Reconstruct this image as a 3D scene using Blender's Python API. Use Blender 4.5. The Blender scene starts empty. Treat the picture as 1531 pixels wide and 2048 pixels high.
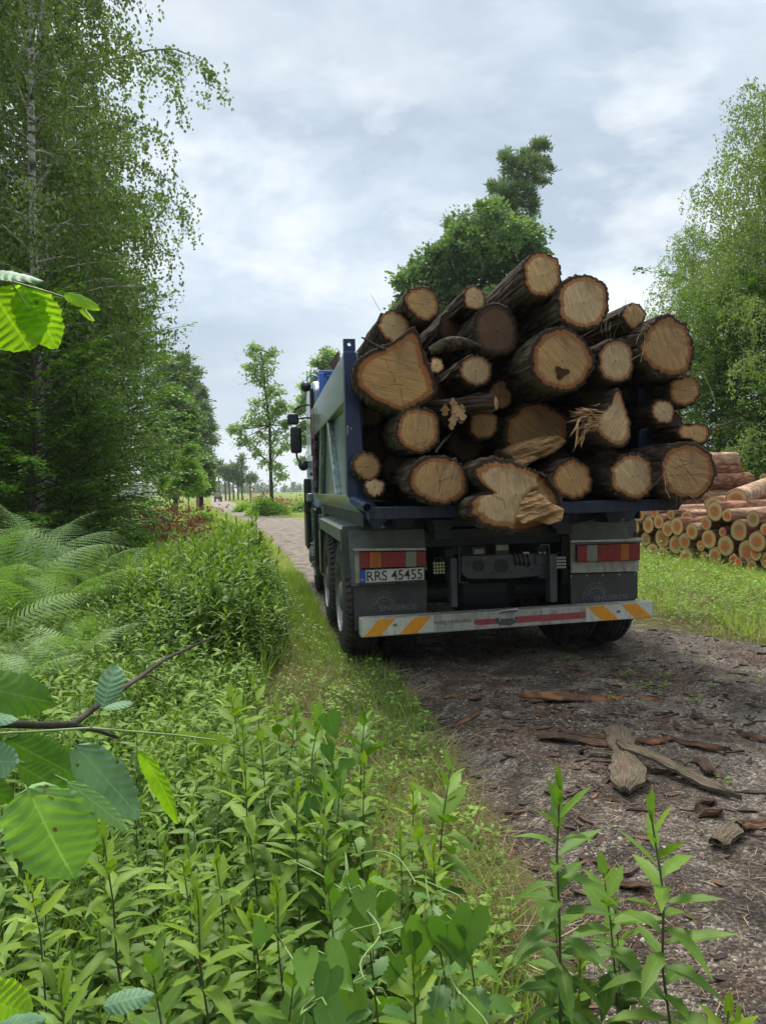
import bpy, math, random
import numpy as np
from mathutils import Vector, Matrix
random.seed(7)
rng = np.random.default_rng(7)
PI = math.pi
scene = bpy.context.scene
COL = scene.collection

# ---------------------------------------------------------------- camera frame
CF = 1479.0; CX = 765.5; CY = 1024.0
PITCH = math.radians(1.86); ROLL = math.radians(1.4); EYE = 1.45
_X = np.array([1., 0, 0]); CAMF = np.array([0, math.cos(PITCH), -math.sin(PITCH)]); _U = np.array([0, math.sin(PITCH), math.cos(PITCH)])
CAMR = _X * math.cos(ROLL) - _U * math.sin(ROLL); CAMU = _X * math.sin(ROLL) + _U * math.cos(ROLL)
CAM = np.array([0, 0, EYE])
def ray(x, y): return CAMF + CAMR * (x - CX) / CF - CAMU * (y - CY) / CF
def at(x, y, Y):
    d = ray(x, y); return CAM + d * (Y / d[1])
def gnd(x, y, z=0.0):
    d = ray(x, y); return CAM + d * ((z - EYE) / d[2])
TH = math.radians(9.0)
TF = np.array([-math.sin(TH), math.cos(TH), 0]); TR = np.array([math.cos(TH), math.sin(TH), 0]); TO = np.array([0.861, 6.5, 0])
def tp(x, y, s):
    """point of the truck's own frame (across, forward, up) seen at a pixel in the plane s"""
    d = ray(x, y); t = ((TO + TF * s - CAM) @ TF) / (d @ TF); P = CAM + d * t - TO
    return np.array([P @ TR, s, P[2]])
def tw(u, s, z): return TO + TR * u + TF * s + np.array([0, 0, z])

# ---------------------------------------------------------------- noise
def _h(ix, iy, iz, seed):
    n = (ix * 374761393 + iy * 668265263 + iz * 2147483647 + seed * 1274126177) & 0xffffffff
    n = ((n ^ (n >> 13)) * 1274126177) & 0xffffffff
    n = n ^ (n >> 16)
    return (n & 0xffff) / 65535.0
def vnoise(x, y, z=0.0, seed=0):
    x, y, z = np.broadcast_arrays(np.asarray(x, float), np.asarray(y, float), np.asarray(z, float))
    ix = np.floor(x).astype(np.int64); iy = np.floor(y).astype(np.int64); iz = np.floor(z).astype(np.int64)
    fx, fy, fz = x - ix, y - iy, z - iz
    fx = fx * fx * (3 - 2 * fx); fy = fy * fy * (3 - 2 * fy); fz = fz * fz * (3 - 2 * fz)
    r = 0
    for a in (0, 1):
        for b in (0, 1):
            for c in (0, 1):
                w = (fx if a else 1 - fx) * (fy if b else 1 - fy) * (fz if c else 1 - fz)
                r = r + w * _h(ix + a, iy + b, iz + c, seed)
    return r
def fbm(x, y, z=0.0, oct=4, seed=0):
    r = 0; a = 1; s = 0
    for i in range(oct):
        r = r + a * (vnoise(x, y, z, seed + i) - .5); s += a; a *= .5
        x = np.asarray(x) * 2.03; y = np.asarray(y) * 2.03; z = np.asarray(z) * 2.03
    return r / s

# ---------------------------------------------------------------- mesh building
class MB:
    def __init__(self): self.V = []; self.F = []; self.n = 0; self.A = {}; self.M = []
    def add(self, V, F, mat=0, **attrs):
        V = np.asarray(V, float).reshape(-1, 3)
        if isinstance(F, np.ndarray): F = [F]
        for f in F:
            f = np.asarray(f, np.int64)
            if f.size: self.F.append(f + self.n); self.M.append(np.full(len(f), mat, np.int32))
        self.V.append(V)
        for k, v in attrs.items():
            self.A.setdefault(k, []).append((self.n, np.broadcast_to(np.asarray(v, float), (len(V),)).copy()))
        self.n += len(V)
        return self
    def poly(self, pts, mat=0):
        return self.add(np.array(pts), np.array([list(range(len(pts)))]), mat)
    def box(self, lo, hi, mat=0, R=None, c=None):
        x0, y0, z0 = lo; x1, y1, z1 = hi
        V = np.array([[x0,y0,z0],[x1,y0,z0],[x1,y1,z0],[x0,y1,z0],[x0,y0,z1],[x1,y0,z1],[x1,y1,z1],[x0,y1,z1]], float)
        if R is not None: V = (V - c) @ np.array(R).T + c
        F = np.array([[0,3,2,1],[4,5,6,7],[0,1,5,4],[1,2,6,5],[2,3,7,6],[3,0,4,7]])
        return self.add(V, F, mat)
    def prism(self, prof, vec, mat=0):
        """prof: planar polygon points, vec: extrusion"""
        P = np.array(prof, float); n = len(P); Q = P + np.array(vec)
        V = np.vstack([P, Q])
        side = np.array([[i, (i + 1) % n, n + (i + 1) % n, n + i] for i in range(n)])
        return self.add(V, [side, np.array([list(range(n))[::-1]]), np.array([list(range(n, 2 * n))])], mat)
    def tube(self, pts, rad, seg=8, mat=0, cap=True, **attrs):
        P = np.array(pts, float); n = len(P)
        rad = np.broadcast_to(np.asarray(rad, float), (n,))
        T = np.gradient(P, axis=0); T /= np.linalg.norm(T, axis=1)[:, None] + 1e-9
        ref = np.array([0, 0, 1.]) if abs(T[0][2]) < .9 else np.array([1., 0, 0])
        A = np.cross(T, ref); A /= np.linalg.norm(A, axis=1)[:, None] + 1e-9
        B = np.cross(T, A)
        a = np.linspace(0, 2 * PI, seg, endpoint=False)
        V = P[:, None, :] + rad[:, None, None] * (np.cos(a)[None, :, None] * A[:, None, :] + np.sin(a)[None, :, None] * B[:, None, :])
        V = V.reshape(-1, 3)
        i = np.arange(n - 1)[:, None] * seg; j = np.arange(seg)[None, :]; k = (j + 1) % seg
        F = np.stack([i + j, i + k, i + seg + k, i + seg + j], -1).reshape(-1, 4)
        fs = [F]
        if cap: fs += [np.array([list(range(seg))]), np.array([[(n - 1) * seg + q for q in range(seg)][::-1]])]
        return self.add(V, fs, mat, **attrs)
    def lathe(self, prof, axis='x', seg=48, c=(0, 0, 0), mat=0):
        """prof: (along, radius) pairs revolved round the axis"""
        P = np.array(prof, float); n = len(P); a = np.linspace(0, 2 * PI, seg, endpoint=False)
        al = np.repeat(P[:, 0][:, None], seg, 1); r = P[:, 1][:, None]
        c1 = r * np.cos(a); c2 = r * np.sin(a)
        V = {'x': np.stack([al, c1, c2], -1), 'y': np.stack([c2, al, c1], -1), 'z': np.stack([c1, c2, al], -1)}[axis].reshape(-1, 3) + np.array(c)
        i = np.arange(n - 1)[:, None] * seg; j = np.arange(seg)[None, :]; k = (j + 1) % seg
        return self.add(V, np.stack([i + j, i + k, i + seg + k, i + seg + j], -1).reshape(-1, 4), mat)
    def mesh(self, name, mats, smooth=False):
        me = bpy.data.meshes.new(name)
        V = np.vstack(self.V) if self.V else np.zeros((0, 3))
        sizes = np.concatenate([np.full(len(f), f.shape[1]) for f in self.F]) if self.F else np.zeros(0, int)
        loops = np.concatenate([f.ravel() for f in self.F]) if self.F else np.zeros(0, int)
        me.vertices.add(len(V)); me.vertices.foreach_set('co', V.ravel().astype(np.float32))
        me.loops.add(len(loops)); me.loops.foreach_set('vertex_index', loops.astype(np.int32))
        me.polygons.add(len(sizes)); st = np.concatenate([[0], np.cumsum(sizes)[:-1]]) if len(sizes) else sizes
        me.polygons.foreach_set('loop_start', st.astype(np.int32))
        if len(sizes):
            me.polygons.foreach_set('material_index', np.concatenate(self.M))
            me.polygons.foreach_set('use_smooth', np.full(len(sizes), smooth))
        for k, L in self.A.items():
            arr = np.zeros(len(V), np.float32)
            for off, v in L: arr[off:off + len(v)] = v
            at_ = me.attributes.new(k, 'FLOAT', 'POINT'); at_.data.foreach_set('value', arr)
        me.update(calc_edges=True); me.validate()
        if isinstance(mats, (list, tuple)):
            for m in mats: me.materials.append(m)
        else: me.materials.append(mats)
        return me
    def build(self, name, mats, parent=None, smooth=False, bevel=0, fix=False, **props):
        o = bpy.data.objects.new(name, self.mesh(name, mats, smooth)); COL.objects.link(o)
        if fix:
            import bmesh
            b = bmesh.new(); b.from_mesh(o.data); bmesh.ops.recalc_face_normals(b, faces=b.faces); b.to_mesh(o.data); b.free()
        if parent: o.parent = parent
        if bevel:
            md = o.modifiers.new('bevel', 'BEVEL'); md.width = bevel; md.segments = 2; md.limit_method = 'ANGLE'; md.angle_limit = .6
        for k, v in props.items(): o[k] = v
        return o
def mk(name, mesh, parent=None, loc=(0, 0, 0), rot=(0, 0, 0), scale=1.0):
    o = bpy.data.objects.new(name, mesh); COL.objects.link(o)
    if parent: o.parent = parent
    o.location = loc; o.rotation_euler = rot
    o.scale = (scale,) * 3 if not hasattr(scale, '__len__') else scale
    return o
def tag(o, label=None, cat=None, group=None, kind=None):
    if label: o['label'] = label
    if cat: o['category'] = cat
    if group: o['group'] = group
    if kind: o['kind'] = kind
    return o
def thing(name, label, cat, loc=(0, 0, 0), rot=(0, 0, 0), group=None, scale=1.0):
    return tag(mk(name, None, None, loc, rot, scale), label, cat, group)

def norm(a): return a / (np.linalg.norm(a, axis=-1, keepdims=True) + 1e-9)
def frames(axis, nrm):
    y = norm(axis); x = norm(np.cross(y, nrm)); z = np.cross(x, y); return x, y, z
def scatter(mb, tmpl, pos, axis, nrm, size, mat=0, **attrs):
    """copies of a small template (V, [F]) merged into mb"""
    TV, TFs = tmpl[:2]; n = len(pos); k = len(TV)
    extra = {a: np.tile(v, n) for a, v in (tmpl[2] if len(tmpl) > 2 else {}).items()}
    x, y, z = frames(np.asarray(axis, float), np.asarray(nrm, float))
    size = np.broadcast_to(np.asarray(size, float), (n,))[:, None, None]
    W = TV[None, :, 0:1] * x[:, None] + TV[None, :, 1:2] * y[:, None] + TV[None, :, 2:3] * z[:, None]
    V = (pos[:, None] + W * size).reshape(-1, 3)
    off = (np.arange(n) * k)[:, None, None]
    Fs = [(f[None] + off).reshape(-1, f.shape[1]) for f in TFs]
    mb.add(V, Fs, mat, **extra, **{a: np.repeat(np.broadcast_to(v, (n,)), k) for a, v in attrs.items()})

def leaf_tmpl(w=.3, fold=.08, droop=.1, rows=4, tooth=0.0):
    """unit leaf along +y with a folded midrib; rows cross-sections"""
    V = []; F = []
    ts = np.linspace(0, 1, rows + 1)
    for i, t in enumerate(ts):
        hw = w * math.sin(PI * t ** .8) ** .8 if 0 < t < 1 else 0.004
        if tooth and i % 2: hw *= 1 - tooth
        zc = -droop * t * t
        yy = t * (1 - .25 * droop * t)
        V += [(-hw, yy, zc + fold * hw / max(w, 1e-3)), (0, yy, zc), (hw, yy, zc + fold * hw / max(w, 1e-3))]
    for i in range(rows):
        a = i * 3
        F += [(a, a + 1, a + 4, a + 3), (a + 1, a + 2, a + 5, a + 4)]
    return np.array(V, float), [np.array(F)], {'vn': np.tile([1., 0., 1.], rows + 1)}
DIAMOND = (np.array([[0, 0, 0], [-.36, .45, .10], [0, 1, 0], [.36, .45, .10]], float), [np.array([[0, 2, 1], [0, 3, 2]])])
DIAFLAT = (np.array([[0, 0, 0], [-.36, .42, .02], [0, 1, -.05], [.36, .42, .02]], float), [np.array([[0, 3, 2, 1]])])
LOBED = (np.array([[0, 0, 0], [-.2, .25, .02], [-.42, .5, .08], [-.2, .6, 0], [-.26, .85, .06], [0, 1, -.05], [.26, .85, .06], [.2, .6, 0], [.42, .5, .08], [.2, .25, .02]], float), [np.array([list(range(10))[::-1]])])
BLADE = (np.array([[-.02, 0, 0], [.02, 0, 0], [.016, .5, .06], [-.016, .5, .06], [0, 1, .3]], float), [np.array([[0, 1, 2, 3]]), np.array([[3, 2, 4]])])

# ---------------------------------------------------------------- materials
class NT:
    def __init__(s, name):
        s.m = bpy.data.materials.new(name); s.m.use_nodes = True; s.t = s.m.node_tree; s.t.nodes.clear()
        s.out = s.n('ShaderNodeOutputMaterial')
    def n(s, typ, ins=None, **props):
        nd = s.t.nodes.new(typ)
        for k, v in props.items(): setattr(nd, k, v)
        if ins:
            for k, v in ins.items(): s.set(nd, k, v)
        return nd
    def set(s, nd, k, v):
        sk = nd.inputs[k]
        if isinstance(v, bpy.types.NodeSocket): s.t.links.new(v, sk)
        elif isinstance(v, bpy.types.Node): s.t.links.new(v.outputs[0], sk)
        else:
            if sk.type == 'RGBA' and len(v) == 3: v = (*v, 1)
            sk.default_value = v
    def math(s, op, a, b=0.0, c=None, clamp=False):
        nd = s.n('ShaderNodeMath', operation=op, use_clamp=clamp); s.set(nd, 0, a); s.set(nd, 1, b)
        if c is not None: s.set(nd, 2, c)
        return nd.outputs[0]
    def mix(s, f, a, b, mode='MIX'):
        nd = s.n('ShaderNodeMix', data_type='RGBA', blend_type=mode); nd.clamp_factor = True
        s.set(nd, 0, f); s.set(nd, 6, a); s.set(nd, 7, b); return nd.outputs[2]
    def ramp(s, f, stops, interp='LINEAR'):
        nd = s.n('ShaderNodeValToRGB'); nd.color_ramp.interpolation = interp
        e = nd.color_ramp.elements
        while len(e) < len(stops): e.new(.5)
        for q, (p, c) in zip(e, stops):
            q.position = p; q.color = (*c, 1) if hasattr(c, '__len__') else (c, c, c, 1)
        s.set(nd, 0, f); return nd.outputs[0]
    def attr(s, name): return s.n('ShaderNodeAttribute', attribute_name=name).outputs['Fac']
    def obj(s): return s.n('ShaderNodeTexCoord').outputs['Object']
    def pos(s): return s.n('ShaderNodeNewGeometry').outputs['Position']
    def map(s, v, scale=(1, 1, 1), rot=(0, 0, 0), loc=(0, 0, 0)):
        return s.n('ShaderNodeMapping', {'Vector': v, 'Scale': scale, 'Rotation': rot, 'Location': loc}).outputs[0]
    def noise(s, v, scale, detail=4, rough=.55, dist=0.0):
        return s.n('ShaderNodeTexNoise', {'Vector': v, 'Scale': scale, 'Detail': detail, 'Roughness': rough, 'Distortion': dist}).outputs[0]
    def vor(s, v, scale, feature='F1'):
        return s.n('ShaderNodeTexVoronoi', {'Vector': v, 'Scale': scale}, feature=feature)
    def bump(s, h, strength=.5, dist=.02, nrm=None):
        ins = {'Height': h, 'Strength': strength, 'Distance': dist}
        if nrm is not None: ins['Normal'] = nrm
        return s.n('ShaderNodeBump', ins).outputs[0]
    def bsdf(s, col, rough=.6, metal=0.0, spec=.5, nrm=None, coat=0.0, **k):
        ins = {'Base Color': col, 'Roughness': rough, 'Metallic': metal, 'Specular IOR Level': spec}
        if coat: ins['Coat Weight'] = coat; ins['Coat Roughness'] = .1
        if nrm is not None: ins['Normal'] = nrm
        ins.update(k)
        return s.n('ShaderNodeBsdfPrincipled', ins).outputs[0]
    def done(s, sh): s.set(s.out, 'Surface', sh); return s.m

def leaf_mat(name, cdark, clight, trans=.35, rough=.45, vein=0.0, tcol=None, spec=.35, patch=3.0):
    """thin leaves: per-leaf tint, slight variation, light through the blade"""
    t = NT(name)
    tint = t.attr('tint')
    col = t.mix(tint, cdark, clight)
    nz = t.noise(t.obj(), patch, 2)
    col = t.mix(t.math('MULTIPLY', nz, .5), col, t.mix(.5, col, clight))
    rnd = t.n('ShaderNodeObjectInfo').outputs['Random']
    if vein: col = t.mix(1.0, col, t.ramp(rnd, [(0.0, (.62, .70, .70)), (.35, (.95, .95, 1.0)), (.7, (1.15, 1.05, .8)), (1.0, (1.45, 1.22, .7))]), 'MULTIPLY')
    if vein:
        w = t.n('ShaderNodeTexNoise', {'Vector': t.obj(), 'Scale': 60.0, 'Detail': 2.0}).outputs[0]
        col = t.mix(t.math('MULTIPLY', w, vein), col, cdark)
        col = t.mix(t.ramp(t.attr('vn'), [(0.0, .35), (.12, 0.0)]), col, [k * .9 for k in clight])
    b = t.bsdf(col, rough, spec=spec)
    tc = t.mix(1.0, col, tcol or (1.25, 1.5, .45), 'MULTIPLY')
    tr = t.n('ShaderNodeBsdfTranslucent', {'Color': tc})
    return t.done(t.n('ShaderNodeMixShader', {0: trans, 1: b, 2: tr.outputs[0]}).outputs[0])
def plain(name, col, rough=.6, metal=0.0, dirt=.25, dscale=6.0, dcol=(.05, .045, .035), spec=.5, bump=.0, coat=0.0, streak=False):
    t = NT(name); p = t.obj()
    if streak: p = t.map(p, (8, 8, .8))
    n1 = t.noise(p, dscale, 6, .65)
    f = t.ramp(n1, [(.42, 0.0), (.72, 1.0)])
    c = t.mix(t.math('MULTIPLY', f, dirt), col, dcol)
    g_ = t.noise(t.map(t.obj(), (7, 7, 1.2), (0, 0, 0), (3, 5, 1)), 3.0, 7, .75)
    c = t.mix(t.math('MULTIPLY', t.ramp(g_, [(.50, 0.0), (.68, 1.0)]), min(.8, dirt * 1.3)), c, [.4 * a + .6 * b for a, b in zip(dcol, (.10, .085, .06))])
    r = t.math('ADD', t.math('MULTIPLY', n1, .25), rough - .1)
    n = t.bump(t.noise(t.obj(), 90, 3), bump, .003) if bump else None
    return t.done(t.bsdf(c, r, metal, spec, n, coat))

M = {}
# greens
M['birch_leaf'] = leaf_mat('birch_leaf', (.060, .100, .028), (.25, .33, .10), .33, .5)
M['birch_leaf_pale'] = leaf_mat('birch_leaf_pale', (.12, .17, .055), (.30, .37, .13), .4, .45)
M['hornbeam_leaf'] = leaf_mat('hornbeam_leaf', (.028, .08, .010), (.20, .35, .045), .30, .5)
M['oak_leaf'] = leaf_mat('oak_leaf', (.085, .14, .06), (.21, .30, .12), .3, .5)  # brightened for distance: haze put into the leaf colour
M['oak_leaf_pale'] = leaf_mat('oak_leaf_pale', (.19, .27, .13), (.36, .46, .22), .35, .5)
M['pine_needle'] = leaf_mat('pine_needle', (.10, .15, .08), (.25, .32, .17), .2, .55)  # lightened to grey-green: haze put into the needle colour
M['larch'] = leaf_mat('larch', (.16, .27, .06), (.32, .46, .12), .4, .5)
M['goldenrod_leaf'] = leaf_mat('goldenrod_leaf', (.022, .072, .012), (.25, .40, .045), .26, .52, spec=.2, vein=.35, patch=8.0)
M['weed_leaf'] = leaf_mat('weed_leaf', (.028, .07, .012), (.22, .34, .05), .24, .55, spec=.2)
M['heart_leaf'] = leaf_mat('heart_leaf', (.045, .125, .028), (.19, .34, .045), .3, .48, spec=.25, vein=.3, patch=10.0)
M['nettle_leaf'] = leaf_mat('nettle_leaf', (.045, .12, .025), (.13, .26, .04), .3, .5, vein=.4, patch=10.0)
M['fern_leaf'] = leaf_mat('fern_leaf', (.10, .19, .06), (.34, .47, .17), .3, .55)
M['grass_blade'] = leaf_mat('grass_blade', (.10, .17, .03), (.31, .41, .10), .35, .5)
M['field_grass'] = leaf_mat('field_grass', (.21, .27, .065), (.47, .50, .19), .4, .55)
M['straw'] = leaf_mat('straw', (.22, .17, .08), (.52, .43, .24), .2, .6, tcol=(1, .9, .7))
M['brown_leaf'] = leaf_mat('brown_leaf', (.16, .07, .035), (.42, .20, .10), .2, .6, tcol=(1.1, .8, .5))
M['dead_leaf'] = leaf_mat('dead_leaf', (.26, .15, .07), (.5, .33, .18), .15, .6, tcol=(1, .8, .6))
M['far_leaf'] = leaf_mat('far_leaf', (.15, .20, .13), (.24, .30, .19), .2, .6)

def bark_mat(name, c1, c2, scale=14, stretch=.25, axis='z', strength=.8, moss=0.0):
    t = NT(name)
    sc = {'z': (1, 1, stretch), 'y': (1, stretch, 1)}[axis]
    p = t.map(t.obj(), sc)
    v = t.vor(p, scale * 1.3, 'DISTANCE_TO_EDGE').outputs[0]
    n = t.noise(p, scale, 8, .7, .6)
    n2 = t.noise(t.obj(), 2.5, 3)
    f = t.math('ADD', t.math('MULTIPLY', n, .8), t.math('MULTIPLY', v, .6))
    col = t.ramp(f, [(.30, c1), (.75, c2)])
    col = t.mix(t.ramp(n2, [(.55, 0.0), (.75, .8)]), col, [min(1, k * 1.5) for k in c2])
    if moss: col = t.mix(t.math('MULTIPLY', t.ramp(t.noise(t.obj(), 3.3, 4), [(.5, 0.0), (.65, 1.0)]), moss), col, (.07, .10, .03))
    b = t.bsdf(col, .9, spec=.2, nrm=t.bump(f, strength, .03))
    return t.done(b)
M['oak_bark'] = bark_mat('oak_bark', (.012, .008, .006), (.125, .088, .060), 15, .22, 'y', 1.0, .3)
M['pine_bark'] = bark_mat('pine_bark', (.06, .025, .015), (.40, .19, .11), 9, .3, 'y', .8)
M['pine_bark_pale'] = bark_mat('pine_bark_pale', (.18, .10, .06), (.55, .37, .24), 7, .3, 'y', .6)
M['tree_bark'] = bark_mat('tree_bark', (.03, .025, .02), (.13, .11, .085), 8, .25, 'z', .8)
M['pine_trunk'] = bark_mat('pine_trunk', (.10, .055, .035), (.32, .17, .10), 6, .3, 'z', .8)
def birch_bark():
    t = NT('birch_bark'); p = t.map(t.obj(), (3, 3, 14))
    n = t.noise(p, 1.6, 5, .6); n2 = t.noise(t.obj(), 2.2, 4)
    c = t.ramp(n, [(.40, (.04, .035, .03)), (.50, (.5, .47, .42)), (.7, (.68, .66, .61))])
    c = t.mix(t.ramp(n2, [(.56, 0.0), (.66, 1.0)]), c, (.06, .05, .045))
    return t.done(t.bsdf(c, .7, nrm=t.bump(n, .3, .01)))
M['birch_bark'] = birch_bark()

def cut_mat(name, heart, sap, rim, saw=.5, ring=.5, stain=.5):
    """sawn end: growth rings round an off-centre pith, saw marks, darker sap ring, bark at the edge"""
    t = NT(name); p = t.obj()
    tt = t.attr('t'); tone = t.attr('tone'); ang = t.attr('ang')
    pn = t.noise(p, 9, 3); pr = t.noise(p, 70, 4)
    rr = t.math('ADD', t.attr('rr'), t.math('MULTIPLY', pn, .018))
    rings = t.math('SINE', t.math('MULTIPLY', rr, 620.0))
    rings2 = t.math('SINE', t.math('MULTIPLY', rr, 190.0))
    rot = t.n('ShaderNodeVectorRotate', {'Vector': p, 'Axis': (0, 1, 0), 'Angle': ang}, rotation_type='AXIS_ANGLE').outputs[0]
    sx = t.n('ShaderNodeSeparateXYZ', {0: rot}).outputs
    wob = t.math('ADD', sx[0], t.math('MULTIPLY', t.noise(p, 5, 2), .03))
    sawl = t.noise(t.n('ShaderNodeCombineXYZ', {0: wob, 1: 0.0, 2: t.math('MULTIPLY', sx[2], .05)}).outputs[0], 95, 3, .85)
    sawf = t.ramp(sawl, [(.38, 0.0), (.62, 1.0)])
    edge = t.math('ADD', tt, t.math('MULTIPLY', t.math('SUBTRACT', pn, .5), .16))
    col = t.mix(t.ramp(t.noise(p, 6, 4), [(.35, 0.0), (.7, 1.0)]), heart, [k * .78 for k in heart])
    col = t.mix(t.math('MULTIPLY', t.math('ADD', rings, 1.0), .10 * ring), col, [k * .45 for k in heart])
    col = t.mix(t.math('MULTIPLY', t.math('ADD', rings2, 1.0), .10 * ring), col, [k * .55 for k in heart])
    col = t.mix(t.math('MULTIPLY', sawf,   .75 * saw), col, [k * .40 for k in heart])
    col = t.mix(t.math('MULTIPLY', t.ramp(t.noise(t.map(p, (1, 1, 1), (0, 0, 0), (3, 1, 2)), 4.5, 5, .6), [(.52, 0.0), (.66, 1.0)]), stain), col, (.13, .075, .04))
    col = t.mix(t.math('MULTIPLY', t.ramp(t.noise(t.map(p, (1, 1, 1), (0, 0, 0), (7, 2, 9)), 2.6, 4, .6), [(.48, 0.0), (.66, 1.0)]), .45), col, (.20, .15, .11))
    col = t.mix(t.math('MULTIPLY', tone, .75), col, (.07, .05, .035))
    col = t.mix(t.ramp(edge, [(.74, 0.0), (.80, 1.0)]), col, t.mix(t.math('MULTIPLY', sawf, .35), sap, rim))
    col = t.mix(t.ramp(edge, [(.88, 0.0), (.93, 1.0)]), col, rim)
    rnd = t.n('ShaderNodeObjectInfo').outputs['Random']
    col = t.mix(1.0, col, t.ramp(rnd, [(0.0, (.66, .62, .60)), (.3, (1.0, .93, .82)), (.6, (.85, .80, .78)), (.8, (1.08, 1.05, 1.0)), (1.0, (.9, .78, .62))]), 'MULTIPLY')
    pith = t.ramp(t.attr('rr'), [(0.0, 1.0), (.012, 0.0)])
    col = t.mix(t.math('MULTIPLY', pith, .7), col, (.06, .03, .02))
    col = t.mix(t.math('MULTIPLY', pr, .2), col, (.05, .03, .02))
    h = t.math('ADD', t.math('MULTIPLY', sawl, 1.0), t.math('MULTIPLY', pr, .5))
    return t.done(t.bsdf(col, .8, spec=.2, nrm=t.bump(h, .8, .004)))
M['oak_cut'] = cut_mat('oak_cut', (.70, .45, .21), (.36, .16, .06), (.05, .028, .018), 1.0, .7, .5)
M['oak_cut_pale'] = cut_mat('oak_cut_pale', (.88, .66, .38), (.46, .23, .09), (.06, .034, .022), .9, .6, .45)
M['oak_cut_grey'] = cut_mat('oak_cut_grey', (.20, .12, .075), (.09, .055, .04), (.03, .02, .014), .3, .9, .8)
def pine_cut():
    t = NT('pine_cut'); p = t.obj(); tt = t.attr('t'); n = t.noise(p, 12, 3)
    e = t.math('ADD', tt, t.math('MULTIPLY', t.math('SUBTRACT', n, .5), .12))
    c = t.ramp(e, [(.0, (.46, .21, .08)), (.5, (.48, .24, .10)), (.58, (.62, .41, .18)), (.9, (.70, .48, .23)), (.96, (.16, .08, .05))])
    rg = t.math('SINE', t.math('MULTIPLY', t.math('ADD', tt, t.math('MULTIPLY', n, .1)), 90.0))
    c = t.mix(t.math('MULTIPLY', t.math('ADD', rg, 1.0), .12), c, (.25, .13, .06))
    c = t.mix(t.math('MULTIPLY', t.attr('tone'), .55), c, (.14, .14, .07))
    d = t.n('ShaderNodeVectorMath', {0: p, 1: t.n('ShaderNodeCombineXYZ', {0: t.math('MULTIPLY', t.math('SINE', t.attr('ang')), .035), 1: 0.0, 2: t.math('MULTIPLY', t.math('COSINE', t.attr('ang')), .035)}).outputs[0]}, operation='DISTANCE').outputs['Value']
    d = t.math('ADD', d, t.math('MULTIPLY', t.math('SUBTRACT', t.noise(p, 45, 3), .5), .07))
    c = t.mix(t.math('MULTIPLY', t.ramp(d, [(.024, 1.0), (.050, 0.0)]), t.attr('paint')), c, (.80, .12, .04))
    return t.done(t.bsdf(c, .8, spec=.2, nrm=t.bump(n, .3, .01)))
M['pine_cut'] = pine_cut()

# truck
def panel_mat():
    t = NT('streaked_side_panel'); p = t.map(t.obj(), (9, 9, .7))  # grey-green ramp in vertical streaks, with greener patches
    n = t.noise(p, 3, 6, .7); n2 = t.noise(t.obj(), 1.3, 4)
    c = t.ramp(n, [(.3, (.07, .105, .10)), (.5, (.17, .225, .21)), (.72, (.36, .43, .41))])
    c = t.mix(t.ramp(n2, [(.45, 0.0), (.7, .55)]), c, (.15, .20, .15))
    return t.done(t.bsdf(c, t.math('ADD', t.math('MULTIPLY', n, .2), .22), .45, .6, coat=.4))
M['panel'] = panel_mat()
M['blue'] = plain('blue_paint', (.005, .022, .095), .35, 0, .4, 5, (.03, .04, .06), .5, coat=.3)
M['blue_light'] = plain('blue_headboard_paint', (.05, .16, .55), .4, 0, .2, 5, coat=.2)
M['blue_dark'] = plain('dark_blue_steel', (.006, .016, .045), .45, .2, .5, 9, (.03, .025, .02))
M['black'] = plain('black_plastic', (.012, .012, .014), .4, 0, .25, 8, (.06, .055, .045))
M['chassis'] = plain('chassis_grey', (.035, .045, .05), .55, .3, .5, 9, (.05, .045, .035))
M['chassis2'] = plain('bracket_grey', (.085, .10, .11), .5, .3, .5, 9, (.04, .035, .03))
M['rubber'] = plain('tyre_rubber', (.022, .022, .022), .8, 0, .8, 7, (.07, .065, .055), .3, .4)
M['rim'] = plain('wheel_rim', (.30, .31, .30), .4, .7, .5, 12, (.08, .07, .06))
M['flap'] = plain('mud_flap_rubber', (.055, .06, .062), .6, 0, .5, 6, (.11, .10, .08), .3)
M['flap_print'] = plain('faded_flap_print', (.17, .18, .18), .7, 0, .6, 12, (.08, .085, .085), .3)
M['white'] = plain('dirty_white_paint', (.42, .42, .37), .5, 0, .6, 13, (.13, .12, .09), streak=False)
M['sticker'] = plain('white_reflective_sticker', (.60, .61, .51), .4, 0, .35, 20, (.2, .19, .14))
M['orange'] = plain('orange_reflective_stripe', (.80, .32, .015), .4, 0, .25, 20, (.25, .12, .02))
M['redstripe'] = plain('red_tape', (.33, .03, .045), .45, 0, .45, 25, (.25, .2, .18))
M['red_lens'] = plain('red_lens', (.30, .018, .02), .25, 0, .4, 10, (.08, .03, .025))
M['amber_lens'] = plain('amber_lens', (.50, .13, .012), .25, 0, .4, 10, (.12, .06, .025))
M['clear_lens'] = plain('clear_lens', (.30, .30, .24), .25, 0, .4, 10, (.12, .1, .06))
M['led'] = plain('led_lens', (.62, .66, .35), .2, 0, .1)
M['led_white'] = plain('led_lens_white', (.65, .66, .64), .2, 0, .1)
M['plate_white'] = plain('plate_white', (.60, .62, .57), .4, 0, .3, 14, (.3, .28, .22))
M['plate_blue'] = plain('plate_blue', (.02, .08, .40), .4, 0, .15)
M['ink'] = plain('black_ink', (.015, .015, .015), .5, 0, .1)
M['ink_grey'] = plain('worn_grey_ink', (.10, .10, .10), .6, 0, .5, 40, (.3, .3, .27))
M['steel'] = plain('bare_steel', (.45, .46, .44), .35, .8, .4, 12, (.15, .13, .1))
M['glass'] = plain('dark_glass', (.01, .013, .016), .08, 0, .0)
M['mirror'] = plain('mirror_glass', (.6, .62, .64), .06, 1, .0)
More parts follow.
